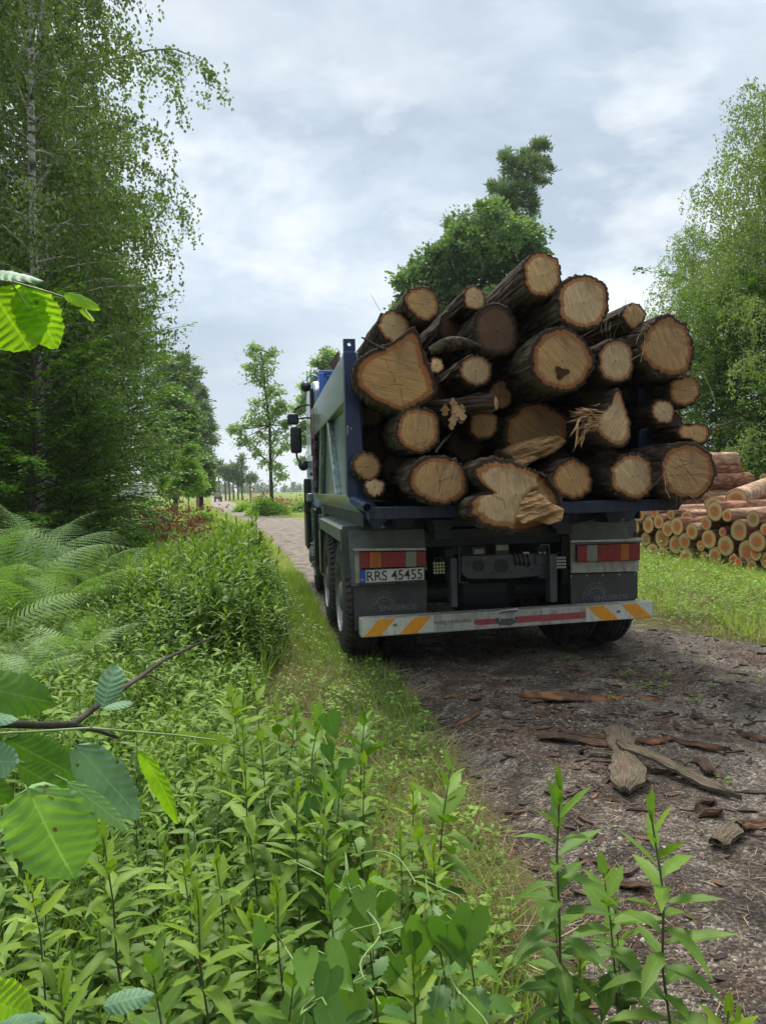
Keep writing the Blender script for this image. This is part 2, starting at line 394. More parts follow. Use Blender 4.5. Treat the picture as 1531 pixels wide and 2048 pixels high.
M['skyblue'] = plain('cab_side_paint', (.30, .42, .50), .25, .1, .3, 6, (.2, .24, .2), coat=.6)
M['rust'] = plain('rusty_pipe', (.05, .04, .035), .6, .4, .6, 8, (.10, .05, .03))
M['mudguard'] = plain('mudguard_plastic', (.09, .11, .10), .45, .1, .4, 6, (.05, .05, .035))
def diamond():
    t = NT('diamond_plate'); p = t.map(t.obj(), (1, 1, 1), (0, PI / 4, 0))
    w1 = t.n('ShaderNodeTexWave', {'Vector': p, 'Scale': 22.0, 'Distortion': 0.0}, bands_direction='X').outputs[0]
    w2 = t.n('ShaderNodeTexWave', {'Vector': p, 'Scale': 22.0, 'Distortion': 0.0}, bands_direction='Z').outputs[0]
    h = t.math('MULTIPLY', w1, w2); n = t.noise(t.obj(), 7, 5)
    c = t.mix(t.ramp(n, [(.4, 0.0), (.7, .6)]), (.16, .18, .17), (.05, .055, .045))
    c = t.mix(t.math('MULTIPLY', t.ramp(h, [(.35, 0.0), (.5, 1.0)]), .4), c, (.34, .36, .34))
    return t.done(t.bsdf(c, .45, .5, nrm=t.bump(h, .9, .004)))
M['diamond'] = diamond()
# ================================================================ TRUCK
TRK = thing('tipper_truck', 'blue tipper truck piled high with sawn oak logs, seen from behind on the dirt road', 'truck', TO, (0, 0, TH))
def pq(pts, s, depth=.02, mat=0, mb=None):
    mb = mb or MB()
    P = [tp(x, y, s) for x, y in pts]
    return mb.prism(P, (0, depth, 0), mat)
def text(name, s, w, loc, mat, parent, h=None, bold=0.0, ext=.0008, rot=(PI/2, 0, 0)):
    cu = bpy.data.curves.new(name, 'FONT'); cu.body = s; cu.size = 1; cu.extrude = 0; cu.offset = bold; cu.fill_mode = 'FRONT'; cu.resolution_u = 4
    tmp = bpy.data.objects.new('tmp', cu); COL.objects.link(tmp)
    dg = bpy.context.evaluated_depsgraph_get(); dg.update()
    me = bpy.data.meshes.new_from_object(tmp.evaluated_get(dg)); bpy.data.objects.remove(tmp)
    co = np.array([v.co[:] for v in me.vertices]); lo = co.min(0); hi = co.max(0)
    sx = w / (hi[0] - lo[0]); sy = (h / (hi[1] - lo[1])) if h else sx
    for v in me.vertices:
        v.co = ((v.co.x - lo[0]) * sx, (v.co.y - lo[1]) * sy, 0)
    me.name = name; me.materials.append(mat)
    return mk(name, me, parent, loc, rot)
def label_box(name, mats, lo, hi, parent, bevel=.006, **k): return MB().box(lo, hi).build(name, mats, parent, bevel=bevel, **k)

# ---- dump body: floor, walls
S0, S1 = -.70, 3.35
body = MB()
U = 1.25
for sg in (-1, 1):
    u0 = sg * U
    def bx(a, b, s0, s1, z0, z1, mat=0): body.box((min(sg*a, sg*b), s0, z0), (max(sg*a, sg*b), s1, z1), mat)
    bx(1.14, 1.25, S0 + .012, S1, 2.12, 2.485)            # top band
    bx(1.14, 1.25, S0 + .012, S0 + .14, 1.40, 2.12)       # rear frame strip
    bx(1.13, 1.185, S0 + .14, S1, 1.38, 2.12)             # recessed panel
    bx(1.183, 1.243, S1 - .10, S1, 1.40, 2.12)
    # chamfered lower edge
    body.prism([(sg*1.25, S0+.012, 1.40), (sg*1.13, S0+.012, 1.40), (sg*.96, S0+.012, 1.14), (sg*1.04, S0+.012, 1.14)], (0, S1 - S0 - .02, 0), 0)
    # slanted stiffener
    body.prism([(sg*1.183, 1.02, 2.118), (sg*1.183, 1.16, 2.118), (sg*1.183, .62, 1.402), (sg*1.183, .40, 1.402)], (sg*.06, 0, 0), 0)
    body.prism([(sg*1.19, 1.9, 2.118), (sg*1.19, 2.04, 2.118), (sg*1.19, 2.5, 1.402), (sg*1.19, 2.3, 1.402)], (sg*.05, 0, 0), 0)
for sc_ in np.linspace(S0 + .3, S1 - .3, 9): pass
bo = body.build('dump_body', [M['panel']], TRK, bevel=.008, fix=True)
# inner walls + floor in blue, bulkhead
b = MB()
b.box((-1.135, S0 + .02, 1.15), (-1.12, S1, 2.47)); b.box((1.12, S0 + .02, 1.15), (1.135, S1, 2.47))
b.box((-1.12, S1 - .06, 1.15), (1.12, S1 - .01, 2.6))
b.build('inner_wall', M['blue_dark'], TRK)
b = MB(); b.box((-1.12, -1.12, 1.262), (1.12, S1, 1.30)); b.build('floor_plate', M['blue_dark'], TRK)
# lip (front face of the tail plate) with its cut corner on the right
b = MB(); L = [tp(*q, -1.13) for q in ((736, 1015), (1370, 997), (1366, 1002), (1356, 1020), (738, 1040))]
b.prism(L, (0, .10, 0)); b.prism([tp(1120, 1003, -1.13), tp(1370, 997, -1.13), tp(1366, 1000, -1.13), tp(1120, 1006, -1.13)], (0, .5, 0))
b.build('tail_lip', M['blue_dark'], TRK, bevel=.006, fix=True)
# rear posts with lifting eye
for sg in (-1, 1):
    b = MB()
    P = [(sg*1.254, S0, 2.487), (sg*1.165, S0, 2.487), (sg*1.155, S0, 2.45), (sg*1.11, S0, 1.40), (sg*.93, S0, 1.225), (sg*1.02, S0, 1.13), (sg*1.045, S0, 1.13), (sg*1.254, S0, 1.40)]
    b.prism(P, (0, .10, 0))
    po = b.build('rear_post', M['blue'], TRK, bevel=.006, fix=True)
    e = MB(); c = np.array([sg*1.205, S0 + .02, 2.54])
    ring = [(math.cos(a), math.sin(a)) for a in np.linspace(0, 2*PI, 17)[:-1]]
    outer = [np.array([max(-.045, min(.045, x*.066)), 0, max(-.055, min(.045, z*.066))]) for x, z in ring]
    for d, rev in ((0, 0), (.05, 1)):
        V = [c + o + (0, d, 0) for o in outer] + [c + np.array([x*.016, d, z*.016 + .006]) for x, z in ring]
        e.add(V, np.array([[i, (i+1) % 16, 16 + (i+1) % 16, 16 + i] for i in range(16)]))
    for r_ in (0, 1):
        V0 = [(c + o) if r_ == 0 else c + np.array([x*.016, 0, z*.016 + .006]) for o, (x, z) in zip(outer, ring)]
        e.add(V0 + [v + (0, .05, 0) for v in V0], np.array([[i, (i+1) % 16, 16 + (i+1) % 16, 16 + i] for i in range(16)]))
    e.build('lifting_eye', M['blue'], po, fix=True)
# hinge pipe and bolts
a0, a1 = tp(718, 1004, -.75), tp(731, 1024, -1.16)
b = MB(); b.lathe([(0, .028), (0, .036), (.40, .036), (.40, .028), (.0, .028)], 'y', 20)
o = b.build('hinge_pipe', M['blue'], TRK, smooth=False); o.location = (-1.165, -1.16, 1.315); o.rotation_euler = (.12, 0, .12)
b = MB()
for q in ((702, 857), (695, 853)):
    p = tp(*q, S0 - .004); b.lathe([(0, 0.0), (0, .007), (.012, .007)], 'y', 10, p)
b.box(tuple(tp(694, 853, S0-.004) - (.002, 0, .06)), tuple(tp(694, 853, S0-.004) + (.006, .01, 0)))
b.build('bolt', M['steel'], TRK)
# ladder brackets near the front of the body, and red load strap
b = MB(); b.box((-1.26, 3.05, 1.42), (-1.19, 3.16, 2.10))
for z in (1.95, 1.72, 1.48): b.box((-1.262, 2.55, z), (-1.18, 3.05, z + .07))
b.build('ladder_bracket', M['blue_dark'], TRK, bevel=.006)
b = MB(); b.box((-1.272, 2.66, 1.42), (-1.262, 2.68, 2.45)); b.build('strap', M['redstripe'], TRK)
# headboard
hb = MB()
A = tp(627, 741, S1)
zt = A[2]
hb.box((-1.10, S1 - .02, 2.45), (1.10, S1 + .02, zt - .10)); hb.box((-1.14, S1 - .03, zt - .04), (-.88, S1 + .06, zt)); hb.box((.88, S1 - .03, zt - .04), (1.14, S1 + .06, zt))
hb.box((-.88, S1 - .03, zt - .12), (.88, S1 + .06, zt - .08)); hb.box((-1.14, S1 - .06, 2.47), (-1.07, S1 + .05, zt - .04)); hb.box((1.07, S1 - .06, 2.47), (1.14, S1 + .05, zt - .04))
hb.box((-1.10, S1 - .02, zt - .10), (-.88, S1 + .02, zt - .04)); hb.box((.88, S1 - .02, zt - .10), (1.10, S1 + .02, zt - .04))
hb.box((-1.08, S1 - .05, 2.58), (1.08, S1 - .02, 2.66)); hb.box((-1.10, S1 + .05, zt - .03), (1.10, S1 + .85, zt))
hb.build('headboard', M['blue_light'], TRK, bevel=.008)
b = MB(); b.tube([(-1.06, S1 - .03, zt - .06), (-1.05, S1 - .09, zt - .04), (-1.03, S1 - .11, zt - .10), (-1.03, S1 - .09, zt - .14)], .008, 6); b.build('hook', M['black'], TRK)
# exhaust stack with slanted mouth
pe = tp(674, 720, 3.45)
b = MB(); seg = 24; rows = []
for z, tilt in ((1.0, 0), (pe[2] - .15, 0), (pe[2] + .05, 1)):
    for i in range(seg):
        a = 2*PI*i/seg; x, y = .062*math.cos(a), .062*math.sin(a)
        rows.append((pe[0] + x - (.03 if tilt else 0), 3.45 + y, z + (x * 1.5 if tilt else 0)))
for z, tilt in ((pe[2] + .05, 1), (pe[2] - .15, 0)):
    for i in range(seg):
        a = 2*PI*i/seg; x, y = .052*math.cos(a), .052*math.sin(a)
        rows.append((pe[0] + x - (.03 if tilt else 0), 3.45 + y, z + (x * 1.5 if tilt else 0)))
F = [[r*seg+i, r*seg+(i+1) % seg, (r+1)*seg+(i+1) % seg, (r+1)*seg+i] for r in range(4) for i in range(seg)]
b.add(rows, np.array(F)); b.build('exhaust_stack', M['rust'], TRK, smooth=True)

# ---- chassis
b = MB()
b.box((-.43, -.42, .68), (-.35, 5.3, .94)); b.box((.35, -.42, .68), (.43, 5.3, .94))
b.box((-.8, -.10, .98), (.8, 2.9, 1.12)); b.box((-.60, -.30, .95), (.62, 3.2, 1.02))
b.box((-.66, -.36, 1.01), (.68, -.2, 1.10))
for s in (.10, 1.45): b.lathe([(-1.0, .09), (-.3, .10), (-.2, .2), (.2, .2), (.3, .10), (1.0, .09)], 'x', 16, (0, s, .52))
b.lathe([(-1.0, .07), (1.0, .07)], 'x', 12, (0, 4.3, .5))
b.build('chassis_frame', M['chassis'], TRK, bevel=.008)
# body underside ribs
b = MB()
for s in np.arange(-.5, 3.2, .45): b.box((-1.05, s, 1.13), (1.05, s + .08, 1.262))
b.box((-.55, -.6, 1.13), (-.42, 3.2, 1.20)); b.box((.42, -.6, 1.13), (.55, 3.2, 1.20))
b.build('floor_rib', M['blue_dark'], TRK)
# lip hinge brackets
for q in ((810, 1040), (885, 1052), (1118, 1042), (1228, 1030)):
    b = MB(); p = tp(*q, -.85); b.prism([p + (-.09, 0, .05), p + (.09, 0, .05), p + (.05, 0, -.06), p + (-.05, 0, -.06)], (0, .25, 0)); b.build('hinge_bracket', M['blue_dark'], TRK, bevel=.005, fix=True)
for q in ((885, 1066), (1128, 1056)):
    p = tp(*q, -.6); b = MB(); b.box(p + (-.07, 0, -.05), p + (.07, .12, .05)); ob = b.build('hook_box', M['chassis'], TRK, bevel=.006)
    b = MB(); b.box(p + (-.04, -.003, -.025), p + (.035, .0, .025)); b.build('opening', M['black'], ob)  # flat black patch: the opening's inner shade put into colour

# tow beam with its holes and sockets
sb = -.47
beam = pq([(922, 1112), (1096, 1106), (1098, 1150), (1020, 1157), (936, 1158), (922, 1146)], sb, .03).build('tow_beam', M['chassis2'], TRK, bevel=.004, fix=True)
def disc(px, py, r, name, mat, parent, s=sb - .004, ring=True):
    p = tp(px, py, s); b = MB(); b.lathe([(0, 0.0005), (0, r)], 'y', 24, p); o = b.build(name, M['black'], parent)  # flat black disc, its colour standing in for the hole's inner shade
    if ring:
        b = MB(); b.lathe([(.003, r), (-.006, r), (-.006, r * 1.14), (.003, r * 1.14)], 'y', 24, p); b.build(name + '_rim', mat, parent)
disc(957, 1132, .040, 'socket', M['chassis'], beam); disc(1002, 1132, .050, 'socket', M['chassis'], beam)
for q in ((983, 1146), (1021, 1144), (1061, 1139), (934, 1126)): disc(*q, .009, 'bolt_hole', M['chassis'], beam, ring=False)
pq([(965, 1114), (973, 1114), (973, 1118), (965, 1118)], sb - .006, .004).build('reflector', M['amber_lens'], beam)
for pts in ([(900, 1116), (913, 1116), (915, 1214), (903, 1215)], [(1098, 1109), (1113, 1108), (1114, 1204), (1100, 1205)]):
    pq(pts, -.56, .10).build('bumper_arm', M['chassis2'], TRK, bevel=.005, fix=True)
pq([(917, 1094), (919, 1094), (920, 1164), (936, 1165), (936, 1167), (917, 1166)], -.5, .04).build('hook_bar', M['chassis2'], TRK, fix=True)
pq([(1080, 1088), (1099, 1088), (1100, 1155), (1078, 1156), (1078, 1153), (1097, 1152), (1097, 1091), (1080, 1091)], -.5, .04).build('hook_bar', M['chassis2'], TRK, fix=True)
for pts, pl in (([(942, 1094), (970, 1093), (971, 1109), (943, 1110)], [(948, 1099), (967, 1098), (967, 1107), (948, 1108)]), ([(989, 1087), (1017, 1086), (1018, 1109), (990, 1110)], [(992, 1091), (1015, 1090), (1016, 1100), (992, 1101)])):
    o = pq(pts, -.50, .06).build('socket_box', M['chassis'], TRK, bevel=.004, fix=True)
    pq(pl, -.504, .003).build('plate_lamp', M['clear_lens'], o)
pq([(1070, 1110), (1098, 1109), (1098, 1128), (1094, 1130), (1072, 1130)], -.49, .05).build('junction_box', M['chassis2'], TRK, bevel=.005, fix=True)
b = MB()
for k, (x0, x1) in enumerate(((1046, 1052), (1053, 1058), (1078, 1082), (1087, 1091))): pq([(x0, 1104), (x1, 1104), (x1, 1107), (x0, 1107)], -.50, .01, mb=b)
b.build('bolt', M['steel'], beam)
for k in range(4):
    pa = tp(1025 + 9 * k, 1108 + k, -.45); b = MB(); b.tube([pa + (0, .04, .02), pa + (.0, -.02, .0), pa + (.01, -.04, -.07), pa + (.03 - .01*k, 0, -.10), pa + (.05, .05, -.08)], .010, 8); b.build('air_hose', M['black'], TRK, smooth=True)
# work lights
for pts, lm in (([(865, 1124), (889, 1123), (890, 1148), (866, 1149)], 'led'), ([(1111, 1113), (1131, 1112), (1131, 1137), (1112, 1138)], 'led_white')):
    o = pq(pts, -.52, .05).build('work_light', M['black'], TRK, bevel=.004, fix=True)
    P = [tp(*q, -.524) for q in pts]; b = MB()
    for i in range(4):
        for j in range(4):
            c = P[0] + (P[1] - P[0]) * ((i + .5) / 4) + (P[3] - P[0]) * ((j + .5) / 4)
            b.lathe([(-.003, .0004), (-.003, .007), (.002, .0098)], 'y', 10, c)
    b.build('led_lens', M[lm], o)
    b = MB(); c = (P[0] + P[1]) / 2; b.tube([c + (-.03, .02, 0), c + (-.02, .02, .03), c + (.02, .02, .03), c + (.03, .02, 0)], .006, 6); b.build('bracket', M['chassis2'], o)

# rear lamp boards: diamond plate, awning strip, lamp, board, flap
SB = -.52
for side in ('l', 'r'):
    if side == 'l':
        dp = [(696, 1062), (848, 1058), (850, 1099), (712, 1100), (718, 1172), (703, 1172)]
        board = [(709, 1102), (851, 1100), (853, 1140), (720, 1142), (720, 1166), (711, 1166)]
        strip = [(705, 1097), (851, 1096), (851, 1100), (708, 1102)]
        flp = [(707, 1168), (853, 1160), (853, 1225), (710, 1262)]
        segs = [(721, 739, 'red_lens'), (739, 763, 'amber_lens'), (763, 811, 'red_lens'), (811, 833, 'clear_lens'), (833, 851, 'red_lens')]
        ly = lambda x: (1104 - (x-721)*.01, 1137 - (x-721)*.035)
    else:
        dp = [(1137, 1052), (1150, 1047), (1246, 1028), (1250, 1048), (1260, 1080), (1145, 1083), (1138, 1075)]
        board = [(1140, 1086), (1277, 1084), (1276, 1142), (1141, 1146)]
        strip = [(1140, 1081), (1287, 1077), (1289, 1082), (1140, 1085)]
        flp = [(1139, 1149), (1274, 1143), (1274, 1197), (1142, 1214)]
        segs = [(1154, 1173, 'red_lens'), (1173, 1195, 'clear_lens'), (1195, 1240, 'red_lens'), (1240, 1258, 'amber_lens'), (1258, 1278, 'red_lens')]
        ly = lambda x: (1091 - (x-1154)*.035, 1124 - (x-1154)*.035)
    pq(dp, SB, .015).build('tread_plate', M['diamond'], TRK, fix=True)
    bd = pq(board, SB - .012, .01).build('lamp_board', M['white'], TRK, fix=True)
    P = [tp(*q, -.60) for q in strip]; MB().prism(P, (0, .14, 0)).build('rain_strip', M['steel'], TRK, fix=True)
    lamp = None
    x0, x1 = segs[0][0], segs[-1][1]
    lamp = pq([(x0-1, ly(x0)[0]-1), (x1+1, ly(x1)[0]-1), (x1+1, ly(x1)[1]+1), (x0-1, ly(x0)[1]+1)], SB - .05, .04).build('tail_light', M['black'], TRK, bevel=.003, fix=True)
    for a, c, m in segs:
        pq([(a, ly(a)[0]), (c - .4, ly(c)[0]), (c - .4, ly(c)[1]), (a, ly(a)[1])], SB - .066, .018).build('lens', M[m], lamp, bevel=.004, fix=True)
    fl = pq(flp, -.50, .012).build('mud_flap', M['flap'], TRK, fix=True)
    # faded round emblem and lettering on the flap
    e = MB(); cxp, cyp = (768, 1212) if side == 'l' else (1192, 1193)
    c = tp(cxp, cyp, -.5025)
    def arc(r, a0, a1, w):
        a = np.linspace(math.radians(a0), math.radians(a1), 24)
        V = np.concatenate([np.stack([c[0] + (r-w/2)*np.cos(a), 0*a + c[1], c[2] + (r-w/2)*np.sin(a)], -1), np.stack([c[0] + (r+w/2)*np.cos(a), 0*a + c[1], c[2] + (r+w/2)*np.sin(a)], -1)])
        i = np.arange(23); e.add(V, np.stack([i, i+1, i+25, i+24], -1))
    arc(.115, 60, 200, .006); arc(.095, 20, 190, .004); arc(.07, -10, 170, .010); arc(.045, 10, 200, .005)
    for a in range(20, 190, 24):
        q = math.radians(a); e.add([c + (.07*math.cos(q), -.0005, .07*math.sin(q)), c + (.095*math.cos(q), -.0005, .095*math.sin(q)), c + (.095*math.cos(q+.07), -.0005, .095*math.sin(q+.07)), c + (.07*math.cos(q+.07), -.0005, .07*math.sin(q+.07))], np.array([[0, 1, 2, 3]]))
    e.add([c + (.02, -.001, .10), c + (.026, -.001, .10), c + (.035, -.001, .16), c + (.031, -.001, .16)], np.array([[0, 1, 2, 3]]))
    e.build('emblem', M['flap_print'], fl)
    q = tp(760, 1222, -.504) if side == 'l' else tp(1188, 1202, -.504)
    text('lettering', 'ENGEROS', .30, q, M['flap_print'], fl, h=.045, bold=.02)
    if side == 'r':
        b = MB()
        for px in (1141, 1172, 1204, 1237, 1268): b.lathe([(-.006, .0005), (-.006, .007), (.0, .007)], 'y', 8, tp(px, 1152 - (px-1141)*.03, -.502))
        b.build('screw', M['steel'], fl)
    if side == 'r':
        pq([(1185, 1132), (1236, 1131), (1236, 1134), (1185, 1136)], SB - .0135, .001).build('faded_lettering', M['ink_grey'], bd) if False else None

# number plate
hold = pq([(719, 1139), (849, 1133), (850, 1163), (720, 1172)], SB - .075, .014).build('number_plate', M['black'], TRK, bevel=.003, fix=True)
tag(hold)
SPL = SB - .0765
pq([(720.5, 1141), (730.5, 1140.5), (730.5, 1166), (720.5, 1166.5)], SPL, .002).build('country_band', M['plate_blue'], hold)
pq([(731, 1140.5), (847, 1135), (847.5, 1159), (731, 1165.5)], SPL, .002).build('plate_field', M['plate_white'], hold)
q0, q1, q2 = tp(733.5, 1163, SPL - .0012), tp(844.5, 1157.5, SPL - .0012), tp(733.5, 1143.5, SPL - .0012)
g = text('characters', 'RRS 45455', (q1 - q0)[0], (0, 0, 0), M['ink'], hold, h=.079, bold=.006)
g.location = q0 + (0, 0, .0); g.rotation_euler = (PI/2, -math.atan2((q1-q0)[2], (q1-q0)[0]), 0)
q = tp(722, 1162, SPL - .0012); text('country_code', 'PL', .024, q, M['plate_white'], hold)
q = tp(728, 1170, SPL + .001); text('web_address', 'www.engermotive.pl   Tel. +48 604 ...'.replace(' ...', ''), .42, q, M['flap_print'], hold, h=.012)

# ---- rear bumper
SU = -.682
b = MB()
P = [tp(*q, SU) for q in ((721, 1239), (1307, 1203.5), (1306, 1235), (722, 1276))]
P = [np.array([p[0], SU, p[2]]) for p in P]
b.prism(P, (0, .13, 0)); bump_o = b.build('rear_bumper', M['white'], TRK, bevel=.007, fix=True)
E_ = SU - .0015
def flat(name, pts, s, mat, par): 
    return MB().add([tp(*q, s) for q in pts], np.array([list(range(len(pts)))])).build(name, mat, par)
flat('warning_sticker', [(723, 1241), (866, 1232.5), (866, 1263.5), (723.5, 1274)], E_, M['sticker'], bump_o)
flat('warning_sticker', [(1171, 1213.5), (1304.5, 1205.5), (1304, 1234), (1171.5, 1243.5)], E_, M['sticker'], bump_o)
for pts in ([(758, 1238.8), (791, 1236.8), (761, 1271), (727, 1273.6)], [(829, 1234.6), (863, 1232.6), (833, 1266), (798, 1268.4)],
            [(1173, 1213.4), (1206, 1211.4), (1237, 1239), (1203, 1241.4)], [(1241, 1209.2), (1273, 1207.4), (1303, 1234.2), (1270, 1236.6)]):
    flat('warning_stripe', pts, E_ - .0015, M['orange'], bump_o)
flat('red_stripe', [(948, 1239.6), (990, 1237), (991, 1248), (956, 1250.4), (947, 1247)], E_, M['redstripe'], bump_o)
flat('red_stripe', [(1036, 1233), (1170, 1223.5), (1170, 1236.5), (1030, 1246.2)], E_, M['redstripe'], bump_o)
flat('dent_patch', [(990, 1236), (1036, 1233), (1030, 1246), (1018, 1251), (1000, 1250), (991, 1247)], E_, M['chassis2'], bump_o)  # flat dark grey patch at the hitch dent
q0, q1 = tp(868, 1250.4, E_ - .001), tp(942, 1245.5, E_ - .001)
g = text('lettering', 'trong connection', (q1 - q0)[0], q0, M['ink_grey'], bump_o, h=.036, bold=.008)
g.rotation_euler = (PI/2, -math.atan2((q1-q0)[2], (q1-q0)[0]), 0)
for q in ((790, 1250), (1236, 1223)):
    b = MB(); c = tp(*q, E_ - .004); b.box(c + (-.014, 0, -.01), c + (.014, .002, .01)); b.build('approval_mark', M['ink_grey'], bump_o)
b = MB(); c = tp(1013, 1222, SU + .03); b.tube([c + (-.075, -.02, -.005), c + (-.06, -.05, .012), c + (.06, -.05, .02), c + (.075, -.02, .005)], [.012, .014, .014, .012], 8); b.build('pull_handle', M['steel'], bump_o, smooth=True)
b = MB(); c = tp(1013, 1234, SU - .003); b.box(c + (-.062, 0, -.03), c + (-.055, .003, .02)); b.box(c + (.055, 0, -.03), c + (.062, .003, .02)); b.box(c + (-.055, 0, -.012), c + (.055, .003, .02)); b.build('handle_plate', M['white'], bump_o)

# ---- wheels
def wheel(u_out, s, sg, dual=True, r=.52, lock=False):
    """sg -1: left side, outer face towards -u"""
    root = MB(); w = .29
    def tyre(u0):
        prof = [(0, .30), (.0, .33), (.005, .42), (.02, .475), (.045, .505), (.06, r)]
        for g in (.085, .125, .165, .205):
            prof += [(g, r), (g + .003, r - .014), (g + .012, r - .014), (g + .015, r)]
        prof += [(w - .06, r), (w - .045, .505), (w - .02, .475), (w - .005, .42), (w, .33), (w, .30)]
        mb = MB(); mb.lathe([(x, y) for x, y in prof], 'x', 72, (0, 0, 0))
        # lateral sipes: shoulder lugs
        for k in range(56):
            a = 2*PI*k/56
            for x0, x1 in ((.012, .05), (w - .05, w - .012)):
                R_ = Matrix.Rotation(a, 3, 'X'); c0 = np.array(R_ @ Vector((0, 0, 1)))
                t_ = np.array(R_ @ Vector((0, 1, 0)))
                V = []
                for xx, rr in ((x0, .486 if x0 < .1 else r - .003), (x1, r - .003 if x0 < .1 else .486)):
                    for dt in (-.018, .018): V.append(np.array([xx, 0, 0]) + c0 * (rr - .02) + t_ * dt)
                    for dt in (-.015, .015): V.append(np.array([xx, 0, 0]) + c0 * (rr + .008) + t_ * dt)
                mb.add(V, np.array([[0, 1, 3, 2], [4, 6, 7, 5], [2, 3, 7, 6], [0, 2, 6, 4], [1, 5, 7, 3]]))
        return mb
    o = mk('wheel', None, TRK, (0, s, r))
    uu = [0] if not dual else [0, .33]
    for k, off in enumerate(uu):
        t_ = tyre(0).build('tyre', M['rubber'], o, smooth=False)
        t_.location = (u_out + off if sg < 0 else u_out - off - w, 0, 0)
    rm = MB(); d = 1 if sg < 0 else -1
    if dual: pr = [(.0, .305), (.012, .30), (.03, .285), (.13, .28), (.135, .20), (.12, .17), (.10, .14), (.02, .13), (.005, .10), (.0, .0005)]
    else: pr = [(.0, .305), (.012, .30), (.03, .285), (.05, .27), (.02, .24), (-.01, .19), (-.02, .15), (-.05, .12), (-.07, .09), (-.075, .0005)]
    rm.lathe([(u_out + d * a, b_) for a, b_ in pr], 'x', 40)
    for k in range(10):
        a = 2*PI*k/10; uo = u_out + d * (.105 if dual else -.02)
        rm.lathe([(uo - d*.03, .0004), (uo - d*.03, .014), (uo + d*.02, .016)], 'x', 6, (0, .168*math.cos(a), .168*math.sin(a)))
    rm.build('rim', M['rim'], o, smooth=False)
for s in (.10, 1.45):
    for sg in (-1, 1): wheel(sg * (1.26 if sg < 0 else 1.26), s, sg)
for sg in (-1, 1): wheel(sg * 1.20, 4.3, sg, False)

# ---- mudguards over the tandem
for sg in (-1, 1):
    b = MB()
    def gb(u0, u1, s0, s1, z0, z1): b.box((min(sg*u0, sg*u1), s0, z0), (max(sg*u0, sg*u1), s1, z1))
    b.prism([(sg*1.275, -.34, 1.125), (sg*1.0, -.34, 1.175), (sg*.62, -.34, 1.175), (sg*.62, -.34, 1.15), (sg*1.0, -.34, 1.15), (sg*1.275, -.34, 1.10)], (0, 2.42, 0))
    gb(1.262, 1.277, -.345, 2.08, 1.02, 1.12)
    gb(1.262, 1.275, -.36, -.30, .95, 1.02); gb(1.262, 1.275, 2.0, 2.08, .50, 1.02)
    gb(.62, 1.26, 2.06, 2.075, .5, 1.14); gb(.6, 1.262, -.345, -.33, .60, 1.148)
    b.build('mudguard', M['mudguard'], TRK, fix=True)
# side tool box, tank, ladder guard
b = MB(); b.box((-1.22, 2.25, .42), (-.62, 2.95, .95)); b.prism([(-1.22, 2.25, .95), (-1.12, 2.25, 1.0), (-.62, 2.25, 1.0), (-.62, 2.25, .95)], (0, .7, 0)); b.build('tool_box', M['panel'], TRK, bevel=.015, fix=True)
b = MB(); b.box((-1.23, 2.1, .62), (-1.19, 2.26, .80)); b.box((-1.23, 2.1, .36), (-1.19, 2.26, .42)); b.build('side_rail', M['panel'], TRK)
b = MB(); b.box((.62, 2.3, .42), (1.2, 3.4, .95)); b.build('fuel_tank', M['chassis'], TRK, bevel=.08)
b = MB(); b.box((-1.23, 3.62, .42), (-1.0, 3.70, 1.18)); b.prism([(-1.235, 3.66, 1.12), (-1.235, 4.9, 1.12), (-1.235, 4.9, 1.18), (-1.235, 3.66, 1.2)], (.3, 0, 0)); b.build('front_fender', M['black'], TRK, bevel=.01, fix=True)
b = MB(); b.box((-1.18, 3.45, 1.0), (-.9, 3.6, 1.12)); b.box((-1.15, 3.1, 1.05), (-.8, 3.4, 1.22)); b.build('air_filter', M['panel'], TRK, bevel=.01)

# ---- cab
cab = MB()
prof = [(3.62, 1.20), (3.62, 2.78), (3.80, 2.92), (4.9, 2.98), (5.25, 2.85), (5.62, 1.9), (5.68, 1.0), (5.66, .55), (5.0, .55), (4.95, 1.2)]
cab.prism([(-1.20, s, z) for s, z in prof], (2.40, 0, 0))
cb = cab.build('cab', M['skyblue'], TRK, bevel=.04, fix=True)
for sg in (-1, 1):
    MB().prism([(sg*1.203, 4.15, 1.95), (sg*1.203, 4.15, 2.62), (sg*1.203, 4.95, 2.62), (sg*1.203, 5.35, 1.95)], (sg*.004, 0, 0)).build('side_window', M['glass'], cb, fix=True)
    b = MB(); b.box((min(sg*1.2, sg*1.24), 3.60, 1.9), (max(sg*1.2, sg*1.24), 3.72, 2.80)); b.build('side_fairing', M['black'], cb, bevel=.01)
    b = MB(); b.box((min(sg*1.2, sg*1.225), 4.30, 1.65), (max(sg*1.2, sg*1.225), 4.48, 1.70)); b.build('door_handle', M['black'], cb, bevel=.005)
    b = MB(); b.box((min(sg*1.2, sg*1.26), 4.95, .55), (max(sg*1.2, sg*1.26), 5.6, 1.25)); b.build('step_panel', M['black'], cb, bevel=.02)
MB().prism([(-1.1, 5.655, 1.9), (1.1, 5.655, 1.9), (1.05, 5.32, 2.78), (-1.05, 5.32, 2.78)], (0, .01, 0)).build('windscreen', M['glass'], cb, fix=True)
b = MB(); b.box((-1.28, 4.2, 1.28), (-1.20, 4.9, 1.40)); b.build('mirror_fairing', M['panel'], cb, bevel=.02)
c = tp(600, 990, 5.0)
b = MB(); b.box((-1.30, 4.65, 1.10), (-1.2, 4.75, 1.62)); b.build('corner_deflector', M['black'], cb, bevel=.03)
